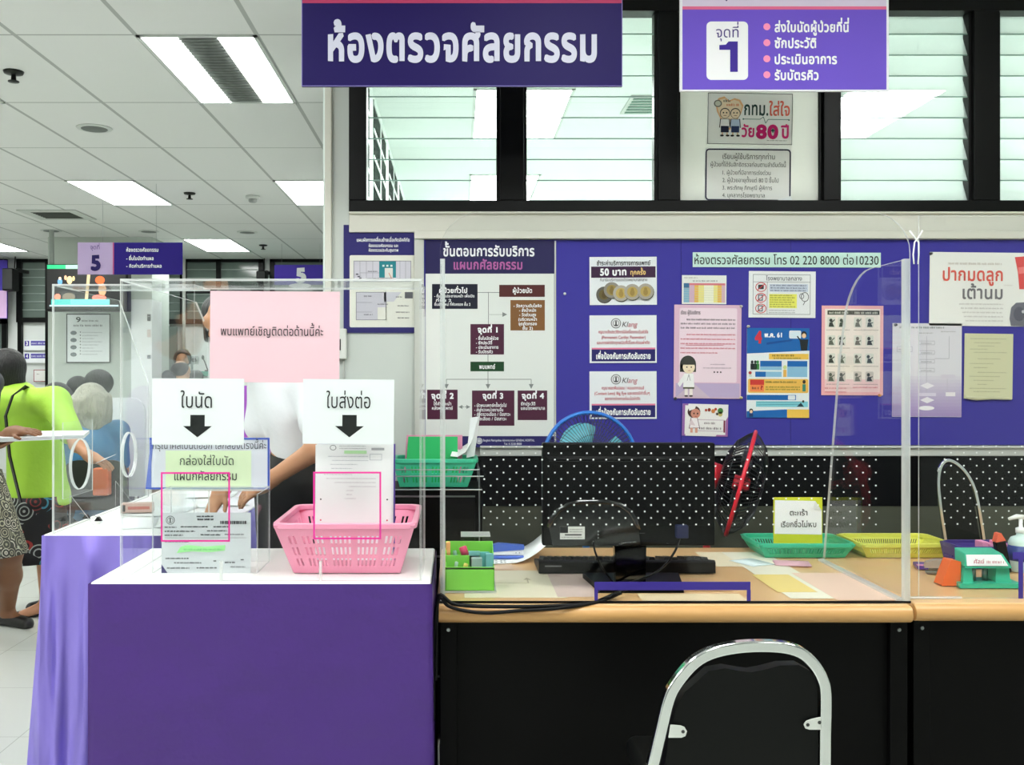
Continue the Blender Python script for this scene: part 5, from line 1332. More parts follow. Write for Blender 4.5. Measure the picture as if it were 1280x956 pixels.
M_BLUE = mat('blue_plastic', (70, 104, 196), .3)
m = MB(); m.box(sx, sx + .14, s0 - .016, s0 + .016, DT + .008, DT + .02); m.build('base', M_BLUE, t, bevel=.004)
m = MB(); m.box(sx + .02, sx + .138, s0 - .013, s0 + .013, DT + .021, DT + .04); m.build('magazine', mat('stapler_white', (230, 234, 238), .3), t, bevel=.003)
m = MB(); m.prism([(sx - .002, s0 - .015, DT + .03), (sx + .14, s0 - .015, DT + .041), (sx + .142, s0 - .015, DT + .055), (sx + .05, s0 - .015, DT + .062), (sx + .005, s0 - .015, DT + .05)], (0, .03, 0)); m.build('arm', M_BLUE, t, bevel=.005)
m = MB()
for a in (.112, .124): m.lathe([(0, 0), (.002, 0), (.002, .001)], (sx + a, s0 - .0135, DT + .03), (0, -1, 0), 8)
m.build('rivet', M_STEEL, t)

# keyboard
kd = 3.205; kx0, kx1 = X(673, 3.22), X(893, 3.22)
t = thing('keyboard', 'black computer keyboard on the desk behind the monitor foot', 'keyboard', ((kx0 + kx1) / 2, kd + .09, DT + .003))
m = MB(); m.prism([(kx0, kd, DT + .004), (kx0, kd + .19, DT + .004), (kx0, kd + .19, DT + .018), (kx0, kd + .01, DT + .046), (kx0, kd, DT + .04)], (kx1 - kx0, 0, 0)); m.build('case', M_BLACK, t, bevel=.003)
m = MB(); kw = (kx1 - kx0 - .03) / 22
for r_ in range(6):
    yy = kd + .02 + r_ * .027; zt_ = DT + .046 - (.028) * ((yy - kd - .01) / .18)
    for c in range(22):
        if c in (15, 18): continue
        xa = kx0 + .015 + c * kw
        m.prism([(xa, yy, zt_ - .001), (xa + kw * .86, yy, zt_ - .001), (xa + kw * .74, yy + .003, zt_ + .009), (xa + kw * .12, yy + .003, zt_ + .009)], (0, .021, -.0033))
ks = m.build('keys', mat('key_black', (16, 16, 18), .4), t); ks['kind'] = 'stuff'
m = MB(); m.box(kx0 + .02, kx0 + .075, kd - .0006, kd + .0, DT + .026, DT + .03); m.build('brand_strip', mat('strip_grey', (150, 152, 154), .4), t)

# monitor seen from behind
M_MON = mat('monitor_black', (4, 4, 4), 0.45, spec=.15); M_GLOSS = mat('gloss_black', (2, 2, 2), 0.07, spec=1.0)
n0 = 2.99; mx0, mx1, mz0, mz1 = X(678, n0), X(894, n0), Z(682, n0), Z(553.5, n0)
t = thing('computer_monitor', 'black computer monitor turned away, standing on the desk behind the clear screen', 'monitor', ((mx0 + mx1) / 2, n0 + .03, DT))
m = MB(); m.box(mx0, mx1, n0, n0 + .034, mz0, mz1); m.build('housing', M_MON, t, bevel=.005)
m = MB(); m.box(mx0 + .008, mx1 - .008, n0 + .034, n0 + .037, mz0 + .012, mz1 - .008); m.build('screen', mat('screen_dark', (24, 28, 34), .2), t)
m = MB(); m.prism([(X(686, n0), n0 - .004, Z(574, n0)), (X(886, n0), n0 - .004, Z(574, n0)), (X(890, n0), n0, Z(570, n0)), (X(682, n0), n0, Z(570, n0))], (0, .003, 0)); m.box(X(686, n0), X(886, n0), n0 - .006, n0, Z(657, n0), Z(576, n0)); m.build('rear_bulge', M_MON, t, bevel=.004)
p = [(685, 657), (689, 646), (697, 636), (708, 629), (722, 625.5), (758, 625.5), (773, 629), (785, 637), (792, 648), (796, 660), (799, 680), (690, 680)]
m = MB(); m.prism([(X(a, n0), n0 - .032, Z(b, n0)) for a, b in p], (0, .028, 0)); hg = m.build('hinge_cover', M_GLOSS, t, bevel=.008, bseg=4); m = MB(); m.tube([(X(a, n0), n0 - .030, Z(b, n0)) for a, b in p[:-2]], .0085, 12); m.build('highlight_tube', M_GLOSS, hg, smooth=True)  # glossy tube added round the arch so that it catches a highlight line
q = Print(n0 - .033); q.rect(700, 658, 731, 674, (214, 216, 210)); q.rect(700, 658, 710, 666, (40, 42, 42), 2); q.scrawl(712, 728, 662, 1.2, (80, 80, 80)); q.scrawl(712, 728, 665, 1.2, (80, 80, 80)); q.rect(706, 667.5, 727, 669, (40, 40, 40), 2); q.scrawl(702, 728, 672, 1.3, (80, 80, 80)); q.build('rating_label', t)
q = Print(n0 - .033)
for k in range(3): q.rect(747, 663 + 4 * k, 748.5, 665 + 4 * k, (120, 124, 122))
q.rect(741, 676, 742.5, 677, (120, 124, 122)); q.build('marks', t)
q = Print(n0 - .007); q.rect(774, 666, 806, 666.8, (70, 72, 72)); q.build('vent_line', t)
m = MB(); m.prism([(X(768, n0), n0 + .0, Z(682, n0)), (X(808, n0), n0, Z(682, n0)), (X(807, n0), n0, DT + .012), (X(770, n0), n0, DT + .012)], (0, .03, 0)); m.build('neck', M_GLOSS, t, bevel=.004)
ya, yb2 = 2.93, 3.15
m = MB(); m.prism([(X(750, ya), ya, DT + .002), (X(855, ya), ya, DT + .002), (X(848, yb2), yb2, DT + .002), (X(728, yb2), yb2, DT + .002)], (0, 0, .016)); m.build('foot_plate', M_MON, t, bevel=.004)
m = MB(); m.box(X(843, n0), X(858, n0), n0 - .03, n0 - .004, Z(671, n0), Z(655, n0)); pl = m.build('video_plug', mat('plug_blue', (20, 26, 66), .4), t, bevel=.003)
def cable(name, label, pts, r, d, parent=None, m_=None):
    P0 = [Vector(q) for q in pts]; path = []
    for i in range(len(P0) - 1):
        a, b, c, e = P0[max(i - 1, 0)], P0[i], P0[i + 1], P0[min(i + 2, len(P0) - 1)]
        for k in range(6):
            u = k / 6; path.append(.5 * ((2 * b) + (c - a) * u + (2 * a - 5 * b + 4 * c - e) * u * u + (3 * b - a - 3 * c + e) * u ** 3))
    path.append(P0[-1]); m = MB(); m.tube(path, r, 8); o = m.build(name, m_ or M_BLACK, parent, smooth=True, loc=P0[0] if parent is None else None)
    if parent is None: tag(o, label, 'cable')
    return o
cable('cable', 'video cable running from the blue plug down to the desk', [P(850, 671, n0 - .02), P(843, 690, n0 - .04), P(826, 711, n0 - .045), P(800, 724, n0 - .05), P(770, 733, 2.96), P(740, 744, 2.93)], .0035, 0)
cable('cable', 'thin power cable dropping from the monitor hinge cover', [P(742, 677, n0 - .03), P(744, 690, n0 - .04), P(753, 710, n0 - .045), P(766, 727, 2.95)], .003, 0)
yc = 2.762
cable('cable', 'thick black cable draped along the desk edge below the organiser, upper strand', [P(783, 736, 2.87), P(755, 748, 2.83), P(738, 754, 2.79), P(700, 757, 2.775), P(660, 758, yc), P(620, 758, yc), P(585, 757, yc), P(565, 754, yc), P(549, 744, yc), P(546, 775, yc - .0), P(545, 850, yc)], .0055, 0)
cable('cable', 'black cable sagging over the desk edge below the organiser, lower strand', [P(776, 741, 2.85), P(748, 752, 2.80), P(700, 760, yc), P(650, 763, yc - .004), P(610, 766, yc - .006), P(580, 763, yc - .004), P(560, 757, yc - .004), P(549, 748, yc - .006), P(543, 790, yc), P(542, 900, yc)], .005, 0)

# fans
def fan(label, c, axis, R, ring_c, blade_c, motor_c, base_xy, depth=.07):
    c = Vector(c); ax_ = Vector(axis).normalized(); a = ax_.orthogonal().normalized()
    if abs(ax_.z) < .9: b = (Vector((0, 0, 1)) - ax_ * ax_.z).normalized(); a = b.cross(ax_)
    else: b = ax_.cross(a)
    t = thing('pedestal_fan', label, 'fan', (base_xy[0], base_xy[1], 0))
    rm = mat('fan_ring_%d_%d_%d' % ring_c, ring_c, .3)
    m = MB(); m.tube([c + (a * math.cos(k * math.pi / 24) + b * math.sin(k * math.pi / 24)) * R for k in range(48)], .008, 8, closed=True); m.build('guard_ring', rm, t, smooth=True)
    wm = mat('fan_wire', (26, 30, 36), .35)
    for s_, nm in ((1, 'front_grille'), (-1, 'rear_grille')):
        m = MB()
        for k in range(72):
            an = 2 * math.pi * k / 72; dr = a * math.cos(an) + b * math.sin(an)
            m.tube([c + dr * R * q + ax_ * s_ * depth * (1 - q ** 4) for q in (.2, .5, .75, .92, 1)], .0014, 4)
        for q in (.2, .5, .78): m.tube([c + (a * math.cos(k * math.pi / 20) + b * math.sin(k * math.pi / 20)) * R * q + ax_ * s_ * depth * (1 - q ** 4) for k in range(40)], .0013, 4, closed=True)
        if s_ > 0: m.lathe([(0, .004), (R * .2, 0), (R * .2, -.006), (0, -.006)], c + ax_ * depth, ax_, 20)
        m.build(nm, wm, t)
    for k in range(3):
        m = MB(); vs = []; n = 7
        for i in range(n):
            u = i / (n - 1); an = 2 * math.pi * k / 3 + (u - .5) * 1.5
            for q, wv in ((.16, .5), (.5, .9), (.82, .8)):
                dr = a * math.cos(an) + b * math.sin(an); vs.append(c + dr * R * q * (1 - .12 * (2 * u - 1) ** 2) + ax_ * (u - .5) * .05 * wv)
        m.add(vs, [(i * 3 + j, i * 3 + 3 + j, i * 3 + 4 + j, i * 3 + 1 + j) for i in range(n - 1) for j in range(2)]); m.build('blade', mat('fan_blade_%d_%d_%d' % blade_c, blade_c, .3), t, smooth=True, solid=.002)
    mm_ = mat('fan_motor_%d_%d_%d' % motor_c, motor_c, .35)
    m = MB(); m.lathe([(0, -depth - .10), (.03, -depth - .098), (.047, -depth - .08), (.052, -depth - .04), (.05, -depth + .005), (0, -depth + .005)], c, ax_, 20); m.build('motor_housing', mm_, t, smooth=True)
    m = MB(); m.lathe([(.028, -.03), (.028, .025), (.02, .035), (0, .036)], c, ax_, 16); m.build('hub', mm_, t, smooth=True)
    mc = c - ax_ * (depth + .05)
    m = MB(); m.tube([mc + Vector((0, 0, -.02)), (base_xy[0], base_xy[1], mc.z - .09), (base_xy[0], base_xy[1], .02)], [.018, .014, .016], 12); m.build('pole', mm_, t, smooth=True)
    m = MB(); m.lathe([(0, .0), (.09, 0), (.09, .012), (.07, .024), (.02, .032), (0, .032)], (base_xy[0], base_xy[1], .001), seg=28); m.build('base', mm_, t, smooth=True)
    return t
bf = P(738, 574, 3.80)
fan('blue ringed pedestal fan standing behind the computer monitor', bf, (.10, -.95, .12), .182, (40, 120, 214), (110, 196, 214), (60, 130, 200), (bf.x, 3.93))
rf = P(926, 604, 3.87)
fan('red ringed pedestal fan turned sideways beside the computer monitor', rf, (.93, -.29, -.27), .212, (220, 40, 60), (30, 33, 36), (206, 40, 56), (rf.x - .125, 3.91), .085)

# trays at the back of the desk
def tray(label, x0, x1, y0, y1, z1, m, cols):
    return basket('plastic_tray', label, 'tray', (x0 + .03, x1 - .03, y0 + .025, y1 - .02), (x0, x1, y0, y1), DT + .004, z1, cols, 1, m, 'plastic trays at the back of the desks', rim=.008, lo=.25, hi=.75)
tray('sea green plastic tray at the desk back, holding the yellow edged sign', X(948, 3.48), X(1068, 3.48), 3.47, 3.70, .803, M_GRN, 30)
tray('yellow plastic tray beside the sea green one', 1.432, X(1192, 3.48), 3.47, 3.70, .803, mat('yellow_plastic', (222, 222, 96), .4), 34)
o, p = sheet('small_sign', 'small yellow green sign with white paper, standing in the sea green tray', 'sign', 3.52, 967, 621.5, 1028, 682, (206, 214, 50), .004)
mb = MB(); mb.add([p.pt(a, b, 2) for a, b in ((968.5, 625), (968, 667), (1027, 668), (1027, 638), (1019, 626))], [(4, 3, 2, 1, 0)]); mb.build('paper_insert', M_PAPER, o)
mb = MB(); mb.add([p.pt(1019, 626, 3), p.pt(1016, 634, 14), p.pt(1022, 637, 12), p.pt(1027, 638, 3)], [(0, 1, 2, 3)]); mb.build('folded_corner', mat('paper_back', (214, 218, 214), .6), o)
p.text('ตะกร้า', 987, 1009, 644, 5.4, (40, 44, 40), .008, 5); p.text('เรียกชื่อไม่พบ', 976, 1020, 658.5, 5.4, (40, 44, 40), .008, 5); p.build('lettering', o)
flat_sheet('paper_slip', 'pale slip lying on the desk in front of the sea green tray', 'paper', X(938, 3.42), 3.40, DT + .003, .10, .12, 25, (226, 240, 240))
flat_sheet('paper_slip', 'pink slip lying on the desk in front of the sea green tray', 'paper', X(985, 3.42), 3.38, DT + .004, .12, .10, -12, (240, 186, 200))

# things on the neighbouring desk
hp = 2.985; hx0, hx1 = X(1200, hp), X(1275, hp)
M_TEAL = mat('teal_enamel', (58, 186, 150), .3)
t = thing('hole_punch', 'big green two hole punch with a white name label', 'hole punch', ((hx0 + hx1) / 2, hp + .05, DT))
m = MB(); m.prism([(hx0, hp, DT + .003), (hx1 + .01, hp, DT + .003), (hx1 + .01, hp + .10, DT + .003), (hx0 + .02, hp + .10, DT + .003)], (0, 0, .014)); m.build('base_plate', M_TEAL, t, bevel=.005)
for a, b in ((1208, 1221), (1249, 1268)):
    m = MB(); m.prism([(X(a, hp), hp + .02, DT + .017), (X(b, hp), hp + .02, DT + .017), (X(b - 1, hp), hp + .028, Z(706, hp)), (X(a + 3, hp), hp + .028, Z(706, hp))], (0, .05, 0)); m.build('side_post', M_TEAL, t, bevel=.004)
m = MB(); m.prism([(X(1209, hp), hp + .012, Z(711, hp)), (X(1268, hp), hp + .012, Z(711, hp)), (X(1260, hp), hp + .03, Z(694, hp)), (X(1212, hp), hp + .03, Z(694, hp))], (0, .06, .008)); m.build('press_handle', M_TEAL, t, bevel=.004)
m = MB(); m.add([(X(1211, hp), hp + .0105, Z(708, hp)), (X(1263, hp), hp + .0105, Z(708, hp)), (X(1257, hp), hp + .026, Z(695, hp)), (X(1213, hp), hp + .026, Z(695, hp))], [(0, 1, 2, 3)]); lb = m.build('name_label', M_PAPER, t)
q = Print(hp + .008); q.text('ศัลย์', 1217, 1230, 704, 4, (180, 60, 90), .01); q.scrawl(1233, 1255, 704, 3.4, (200, 130, 140)); q.build('label_lettering', t)
m = MB()
for a in (1228, 1243): m.lathe([(0, 0), (.009, 0), (.009, .045), (0, .045)], (X(a, hp), hp + .055, DT + .017), seg=12)
m.build('punch_pin', M_STEEL, t, smooth=True)
t = thing('tape_dispenser', 'small orange desk tape dispenser beside the green hole punch', 'tape dispenser', (X(1203, 3.1), 3.1, DT))
m = MB(); x0 = X(1177, 3.02); m.prism([(x0, 3.02, DT + .003), (x0 + .06, 3.02, DT + .003), (x0 + .06, 3.02, DT + .078), (x0 + .03, 3.02, DT + .083), (x0 + .014, 3.02, DT + .045)], (0, .05, 0)); m.build('body', mat('orange_plastic', (240, 110, 50), .35), t, bevel=.005)
m = MB(); m.lathe([(0, 0), (.024, 0), (.024, .02), (0, .02)], (X(1226, 3.12), 3.10, DT + .07), (0, 1, 0), 24); m.build('tape_roll', mat('tape_cream', (236, 226, 204), .5), t, smooth=False)
t = thing('stapler', 'grey brown stapler lying left of the orange tape dispenser', 'stapler', (X(1182, 3.2), 3.2, DT))
m = MB(); m.M = Matrix.Translation((X(1182, 3.2), 3.2, DT)) @ Matrix.Rotation(-.35, 4, 'Z')
m.box(-.06, .07, -.016, .016, .003, .012); m.build('base', M_STEEL, t, bevel=.003)
m2 = MB(); m2.M = m.M; m2.prism([(-.065, -.017, .022), (.075, -.017, .03), (.078, -.017, .05), (-.03, -.017, .05), (-.06, -.017, .04)], (0, .034, 0)); m2.build('arm', mat('taupe_plastic', (176, 160, 146), .35), t, bevel=.006)
m2 = MB(); m2.M = m.M; m2.box(-.05, .07, -.012, .012, .012, .024); m2.build('magazine', M_STEEL, t)
t = thing('stamp_pad', 'flat purple and pink stamp pad in front of the yellow tray', 'stamp pad', (X(1165, 3.3), 3.3, DT))
m = MB(); m.M = Matrix.Translation((X(1168, 3.3), 3.3, DT)) @ Matrix.Rotation(-.25, 4, 'Z'); m.box(-.06, .07, -.04, .04, .003, .016); m.build('case', mat('pad_violet', (92, 60, 150), .35), t, bevel=.003)
m2 = MB(); m2.M = m.M; m2.box(-.06, -.0, -.041, -.02, .016, .018); m2.build('pink_edge', mat('pad_pink', (226, 150, 190), .4), t)
basket('plastic_tray', 'dark purple open box with pink blocks, behind the hole punch', 'tray', (X(1200, 3.3), X(1268, 3.3), 3.29, 3.40), (X(1197, 3.3), X(1272, 3.3), 3.28, 3.42), DT + .004, DT + .075, 10, 1, mat('deep_purple_plastic', (66, 48, 130), .35), rim=.004, lo=.4, hi=.5)
for k in range(4):
    a = 1226 + k * 9
    rbox('pink_block', ['pink block at the left end of the dark purple box', 'pink block second from the left in the dark purple box', 'pink block third from the left in the dark purple box', 'pink block at the right end of the dark purple box'][k], 'note pad', X(a, 3.33), X(a + 8, 3.33), 3.32, 3.37, DT + .012, DT + .088 - (k % 2) * .008, mat('pink_block', (236, 150, 190), .6), .003, 'pink blocks in the purple box')
t = thing('pump_bottle', 'clear hand gel pump bottle at the right edge of the photo', 'bottle', (X(1276, 3.25), 3.25, DT))
bx = X(1276, 3.25)
m = MB(); m.lathe([(0, .003), (.036, .003), (.038, .01), (.038, .10), (.03, .115), (.014, .122), (.014, .13), (0, .13)], (bx, 3.25, DT), seg=24); m.build('bottle_body', mat('gel_bottle', (206, 230, 222), .2), t, smooth=True)
m = MB(); m.lathe([(0, .13), (.016, .13), (.016, .145), (.006, .15), (.006, .18), (0, .18)], (bx, 3.25, DT), seg=16); m.tube([(bx + .01, 3.25, DT + .182), (bx - .014, 3.25, DT + .184), (bx - .04, 3.25, DT + .176)], [.008, .008, .005], 10); m.build('pump', mat('pump_white', (240, 244, 242), .3), t, smooth=True)
m = MB(); m.lathe([(.0388, .04), (.0388, .09)], (bx, 3.25, DT), seg=24); m.build('label', mat('label_blue', (50, 70, 140), .4), t, smooth=True)
t = thing('rubber_stamp', 'black rubber stamp with an orange top beside the pump bottle', 'rubber stamp', (X(1257, 3.22), 3.22, DT))
m = MB(); m.M = Matrix.Translation((X(1257, 3.22), 3.22, DT)) @ Matrix.Rotation(-.2, 4, 'Y'); m.box(-.017, .017, -.012, .012, .003, .11); m.build('stamp_body', M_BLACK, t, bevel=.004)
m2 = MB(); m2.M = m.M; m2.prism([(-.017, -.012, .11), (.017, -.012, .11), (.006, -.012, .138), (-.004, -.012, .138)], (0, .024, 0)); m2.build('stamp_top', mat('stamp_orange', (236, 110, 80), .4), t, bevel=.003)

# ------------------------------------------------------------------ chairs
def arch_chair(label, d, pts, half, pad, pad_th, seat_y, legs_px, seat_z=.46, tabs=(), fm=None, group=None, lean=0.0):
    """banquet chair seen from behind: chrome hoop carrying a padded back"""
    xs = [X(a, d) for a, b in pts]; cx_ = (min(xs) + max(xs)) / 2
    t = thing('banquet_chair', label, 'chair', (cx_, d + .2, 0), group)
    path = [Vector((X(a, d), d, Z(b, d))) for a, b in pts]
    sm = []
    for i in range(len(path) - 1):
        a, b, c, e = path[max(i - 1, 0)], path[i], path[i + 1], path[min(i + 2, len(path) - 1)]
        for k in range(4):
            u = k / 4; sm.append(.5 * ((2 * b) + (c - a) * u + (2 * a - 5 * b + 4 * c - e) * u * u + (3 * b - a - 3 * c + e) * u ** 3))
    sm.append(path[-1])
    lo_, ro_ = Vector((X(legs_px[0], d), d - .05, .0)), Vector((X(legs_px[1], d), d - .05, .0))
    m = MB(); m.tube(sm, half, flat=(half, half), up=(0, 1, 0)); m.build('back_frame', fm or M_CHROME, t, bevel=half * .35, bseg=3)
    for e_, g_ in ((sm[0], lo_), (sm[-1], ro_)):
        m = MB(); m.tube([e_, e_.lerp(g_, .5), g_], half, flat=(half, half), up=(0, 1, 0)); m.build('leg', fm or M_CHROME, t, bevel=half * .3)
    m = MB(); m.prism([(X(a, d), d - .004, Z(b, d)) for a, b in pad], (0, pad_th, 0)); m.build('backrest', M_BK, t, bevel=.012, bseg=4)
    sd = seat_y
    m = MB(); m.box(lo_.x + .09, ro_.x - .03, d + .03, d + .03 + sd, seat_z - .07, seat_z); m.build('seat', M_BK, t, bevel=.025, bseg=4)
    for x in (lo_.x + .05, ro_.x - .05):
        m = MB(); m.tube([(x, d + sd - .02, seat_z - .07), (x, d + sd, .0)], half, flat=(half, half), up=(0, 1, 0)); m.build('leg', fm or M_CHROME, t, bevel=half * .3)
    m = MB(); m.tube([(sm[0].x + .0, d, seat_z - .09), (sm[-1].x, d, seat_z - .09)], half * .8, 8); m.build('cross_bar', fm or M_CHROME, t, smooth=True)
    for tb in tabs:
        m = MB(); m.prism([(X(a, d), d - .014, Z(b, d)) for a, b in tb[0]], (0, .003, 0)); tt = m.build('bracket', mat('bracket_white', (216, 220, 214), .35), t, bevel=.001)
        m = MB()
        for (a, b) in tb[1]: m.lathe([(0, 0), (.004, 0), (.003, .002), (0, .002)], (X(a, d), d - .014, Z(b, d)), (0, -1, 0), 12)
        m.build('screw', mat('screw_dark', (60, 62, 60), .4, .5), tt)
    return t
M_BK = mat('black_vinyl', (7, 9, 8), .5, spec=.2)
arch_chair('black banquet chair with a chrome hoop back, in front of the desk', 2.15,
    [(815, 958), (825, 915), (835, 874), (846, 852), (868, 827), (893, 814), (930, 807.5), (971, 807.5), (998, 814), (1015, 828), (1026, 846), (1030.5, 866), (1030, 915), (1029.5, 958)], .0125,
    [(826, 985), (835, 925), (845, 882), (856, 864), (872, 850), (885, 838), (906, 834.5), (925, 838), (938, 839.5), (952, 837), (975, 831), (998, 830.5), (1012, 838), (1020, 856), (1022, 925), (1021, 985)], .035, .40, (772, 1030),
    tabs=(([(834, 919), (836.5, 903), (849, 904), (854, 906), (857, 911), (855, 917), (850, 919)], [(852, 911.5)]), ([(1023, 909), (1023.5, 893.5), (1012, 896), (1005, 898.5), (1002, 903), (1004, 907.5), (1009, 909)], [(1007, 903), (1021.5, 900)])))
arch_chair('black chair with a thin chrome hoop, turned sideways behind the yellow tray', 3.80,
    [(1185, 700), (1181, 672), (1176, 640), (1172.5, 605), (1175, 585), (1183, 575.5), (1195, 579), (1208, 592), (1218, 612), (1224, 640), (1229, 672), (1232, 700)], .006,
    [(1186, 715), (1178, 640), (1175, 605), (1179, 586), (1186, 580), (1198, 586), (1210, 604), (1219, 640), (1227, 690), (1228, 715)], .03, .22, (1190, 1236))
m = MB()

# ------------------------------------------------------------------ small wall device on the partition wall end
d = WY - .002
t = thing('wall_switch_box', 'small white switch box on the wall end, right of the pink sign', 'switch box', (X(428, d), d, Z(448, d)))
m = MB(); m.box(X(419, d), X(434, d), d - .03, d, Z(449, d), Z(411, d)); m.build('housing', mat('device_white', (222, 224, 218), .45), t, bevel=.005)
m = MB(); m.box(X(423, d), X(427, d), d - .0312, d - .03, Z(438, d), Z(424, d)); m.build('display', M_BLACK, t)
m = MB(); m.tube([(X(430, d), d - .006, Z(449, d)), (X(430, d), d - .006, Z(600, d))], .004, 8); m.build('conduit', mat('device_grey', (190, 192, 186), .5), t)

# ------------------------------------------------------------------ far hall: television, notices, banners, speakers
td = 11.2
t = thing('television', 'television hung from the ceiling before the far column, showing a stage show', 'television', (X(108, td), td, Z(389, td)))
m = MB(); m.box(X(57, td), X(160, td), td, td + .12, Z(389, td), Z(330, td)); m.build('housing', M_BLACK, t, bevel=.01)
m = MB(); m.tube([(X(60, td), td + .1, Z(331, td)), (X(60, td), td + .1, CEIL)], .03, 8); m.build('ceiling_bracket', mat('bracket_grey', (150, 156, 150), .5), t)
def glow(c, s=1.0): return mat('screen_%02x%02x%02x' % c, (5, 5, 5), .3, emit=c, strength=s)
q = Print(td - .004)
q.rect(59, 333, 157, 386, glow((14, 14, 14), .5)); q.rect(59, 331, 82, 336, glow((30, 170, 110)), 2); q.rect(82, 331, 157, 336, glow((150, 220, 170)), 2)
for a, b, rx, ry, c in ((75, 352, 3, 4, (90, 150, 200)), (75, 348, 1.8, 2, (240, 200, 160)), (82, 347, 1.7, 3, (230, 170, 130)), (87, 350, 3.5, 5, (240, 200, 140)), (92, 348, 1.6, 3, (220, 200, 130)), (72, 371, 4, 4, (230, 130, 100)), (86, 371, 8, 5, (110, 100, 80)), (125, 350, 6, 5, (230, 90, 30)), (128, 362, 5, 8, (190, 150, 110)), (124, 372, 9, 4, (226, 110, 90))): q.ell(a, b, rx, ry, glow(c), 3)
q.poly([(109, 343), (113, 343), (110, 374), (106, 374)], glow((190, 170, 130)), 2); q.rect(64, 374, 137, 381, glow((60, 170, 160)), 4); q.rect(88, 374, 137, 380, glow((100, 220, 190)), 5); q.rect(62, 381, 148, 383, glow((170, 200, 200)), 4)
q.build('screen', t)
nd = 11.88
o, p = sheet('framed_notice', 'black framed white notice with a 9 heading on the far column', 'notice', nd - .012, 83, 392, 138, 453.5, (228, 232, 232), .012)
p.frame(83, 392, 138, 453.5, 1.2, (26, 28, 30), 2); p.text('9', 95, 101, 402.5, 5, (60, 64, 68), .02); p.scrawl(102, 124, 402, 2.2, (110, 114, 118)); p.scrawl(92, 129, 408, 2.4, (90, 94, 100))
for k in range(4): p.ell(92, 416 + k * 9, 4, 2.6, (120, 128, 130), 3)
for k in range(8): p.ell(100.5, 415 + k * 3.9, .7, .7, (70, 74, 80), 3); p.scrawl(103, 128 - (k % 3) * 5, 416 + k * 3.9, 1.2, (150, 154, 158))
p.build('printed_design', o)
pd = 11.49
for k, (y0, y1, c) in enumerate(((392, 402, (90, 94, 98)), (411, 422, (214, 200, 196)), (443, 449, (80, 84, 90)))):
    o, p = sheet('notice', ['small dark notice high on the white pilaster', 'small pale picture notice in the middle of the white pilaster', 'small dark notice low on the white pilaster'][k], 'notice', pd, 183.5, y0, 189, y1, (226, 228, 228), .004); p.rect(184, y0 + .8, 188.5, y1 - .8, c); p.scrawl(184.4, 188, y0 + 4, 1, (230, 230, 230)); p.build('printed_design', o)
fd = 14.16
for k, (y, s) in enumerate(((424.5, '3'), (440.5, '4'))):
    o, p = sheet('door_sign', ['small white sign with a purple 3 on the far left wall', 'small white sign with a purple 4 on the far left wall'][k], 'sign', fd, 30, y, 58, y + 13, (236, 238, 242), .01, 'numbered signs on the far wall')
    p.rect(31, y + 1.5, 36.5, y + 8, (60, 44, 150)); p.text(s, 32.5, 35, y + 6.8, 3.6, WHITE, .05); p.rect(38.5, y + 1.5, 58, y + 7.2, (90, 80, 170)); p.scrawl(39.5, 57, y + 5.6, 2.2, (220, 220, 240)); p.build('lettering', o)
o, p = sheet('notice', 'small red framed notice on the far wall behind the woman in green', 'notice', fd, 42, 462, 60, 477, (238, 236, 234), .01); p.frame(42, 462, 60, 477, .8, (150, 60, 70), 1); p.scrawl(46, 50, 468, 1, (120, 80, 80)); p.build('printed_design', o)
t, p = hung_sign('tall banner at the left photo edge, dark purple above lavender', 13.9, -40, 325, 9, 398, (86, 66, 170), (-20, 4))
p.rect(-40, 363, 8.4, 397.5, (214, 178, 220)); p.rect(-40, 326, 8.4, 363, (70, 54, 160)); p.build('lettering', t)
def wall_speaker(label, x0, y0, x1, y1, d):
    t = thing('wall_speaker', label, 'speaker', (X((x0 + x1) / 2, d), d + .1, Z(y1, d)), 'black speakers on the far wall')
    m = MB(); m.box(X(x0, d), X(x1, d), d, d + .2, Z(y1, d), Z(y0, d)); m.build('cabinet', M_BLACK, t, bevel=.02)
    m = MB(); m.box(X(x0 + 1, d), X(x1 - 1, d), d - .006, d, Z(y1 - 2, d), Z(y0 + 1, d)); m.build('grille', mat('speaker_cloth', (26, 28, 28), .8), t)
    m = MB(); xm = (x0 + x1) / 2; m.box(X(xm + 2, d), X(xm + 5, d), d + .2, 14.18, Z(y0 - 2, d), Z(y0 + 2, d)); m.build('bracket', M_BLACKALU, t)
    m = MB(); m.tube([(X(xm, d), d + .22, Z(y0, d)), (X(xm, d), d + .25, CEIL)], .008, 6); m.build('cord', M_BLACK, t)
wall_speaker('black wall speaker at the left edge, beside the tall banner', 2, 335, 16, 363, 13.6)
wall_speaker('black wall speaker between the far windows, above the clear screen', 320, 338, 332, 353, 13.8)
t = thing('conduit_pipe', 'white vertical pipe with a junction box on the far wall, above the seated heads', 'pipe', (X(230, 14.1), 14.1, Z(440, 14.1)))
m = MB(); m.tube([(X(230, 14.1), 14.1, Z(438, 14.1)), (X(230, 14.1), 14.1, CEIL)], .025, 8); m.build('pipe', mat('pipe_white', (226, 228, 222), .5), t, smooth=True)
m = MB(); m.box(X(225, 14.1), X(234, 14.1), 14.04, 14.17, Z(443, 14.1), Z(437, 14.1)); m.build('junction_box', mat('box_cream', (206, 200, 160), .5), t)
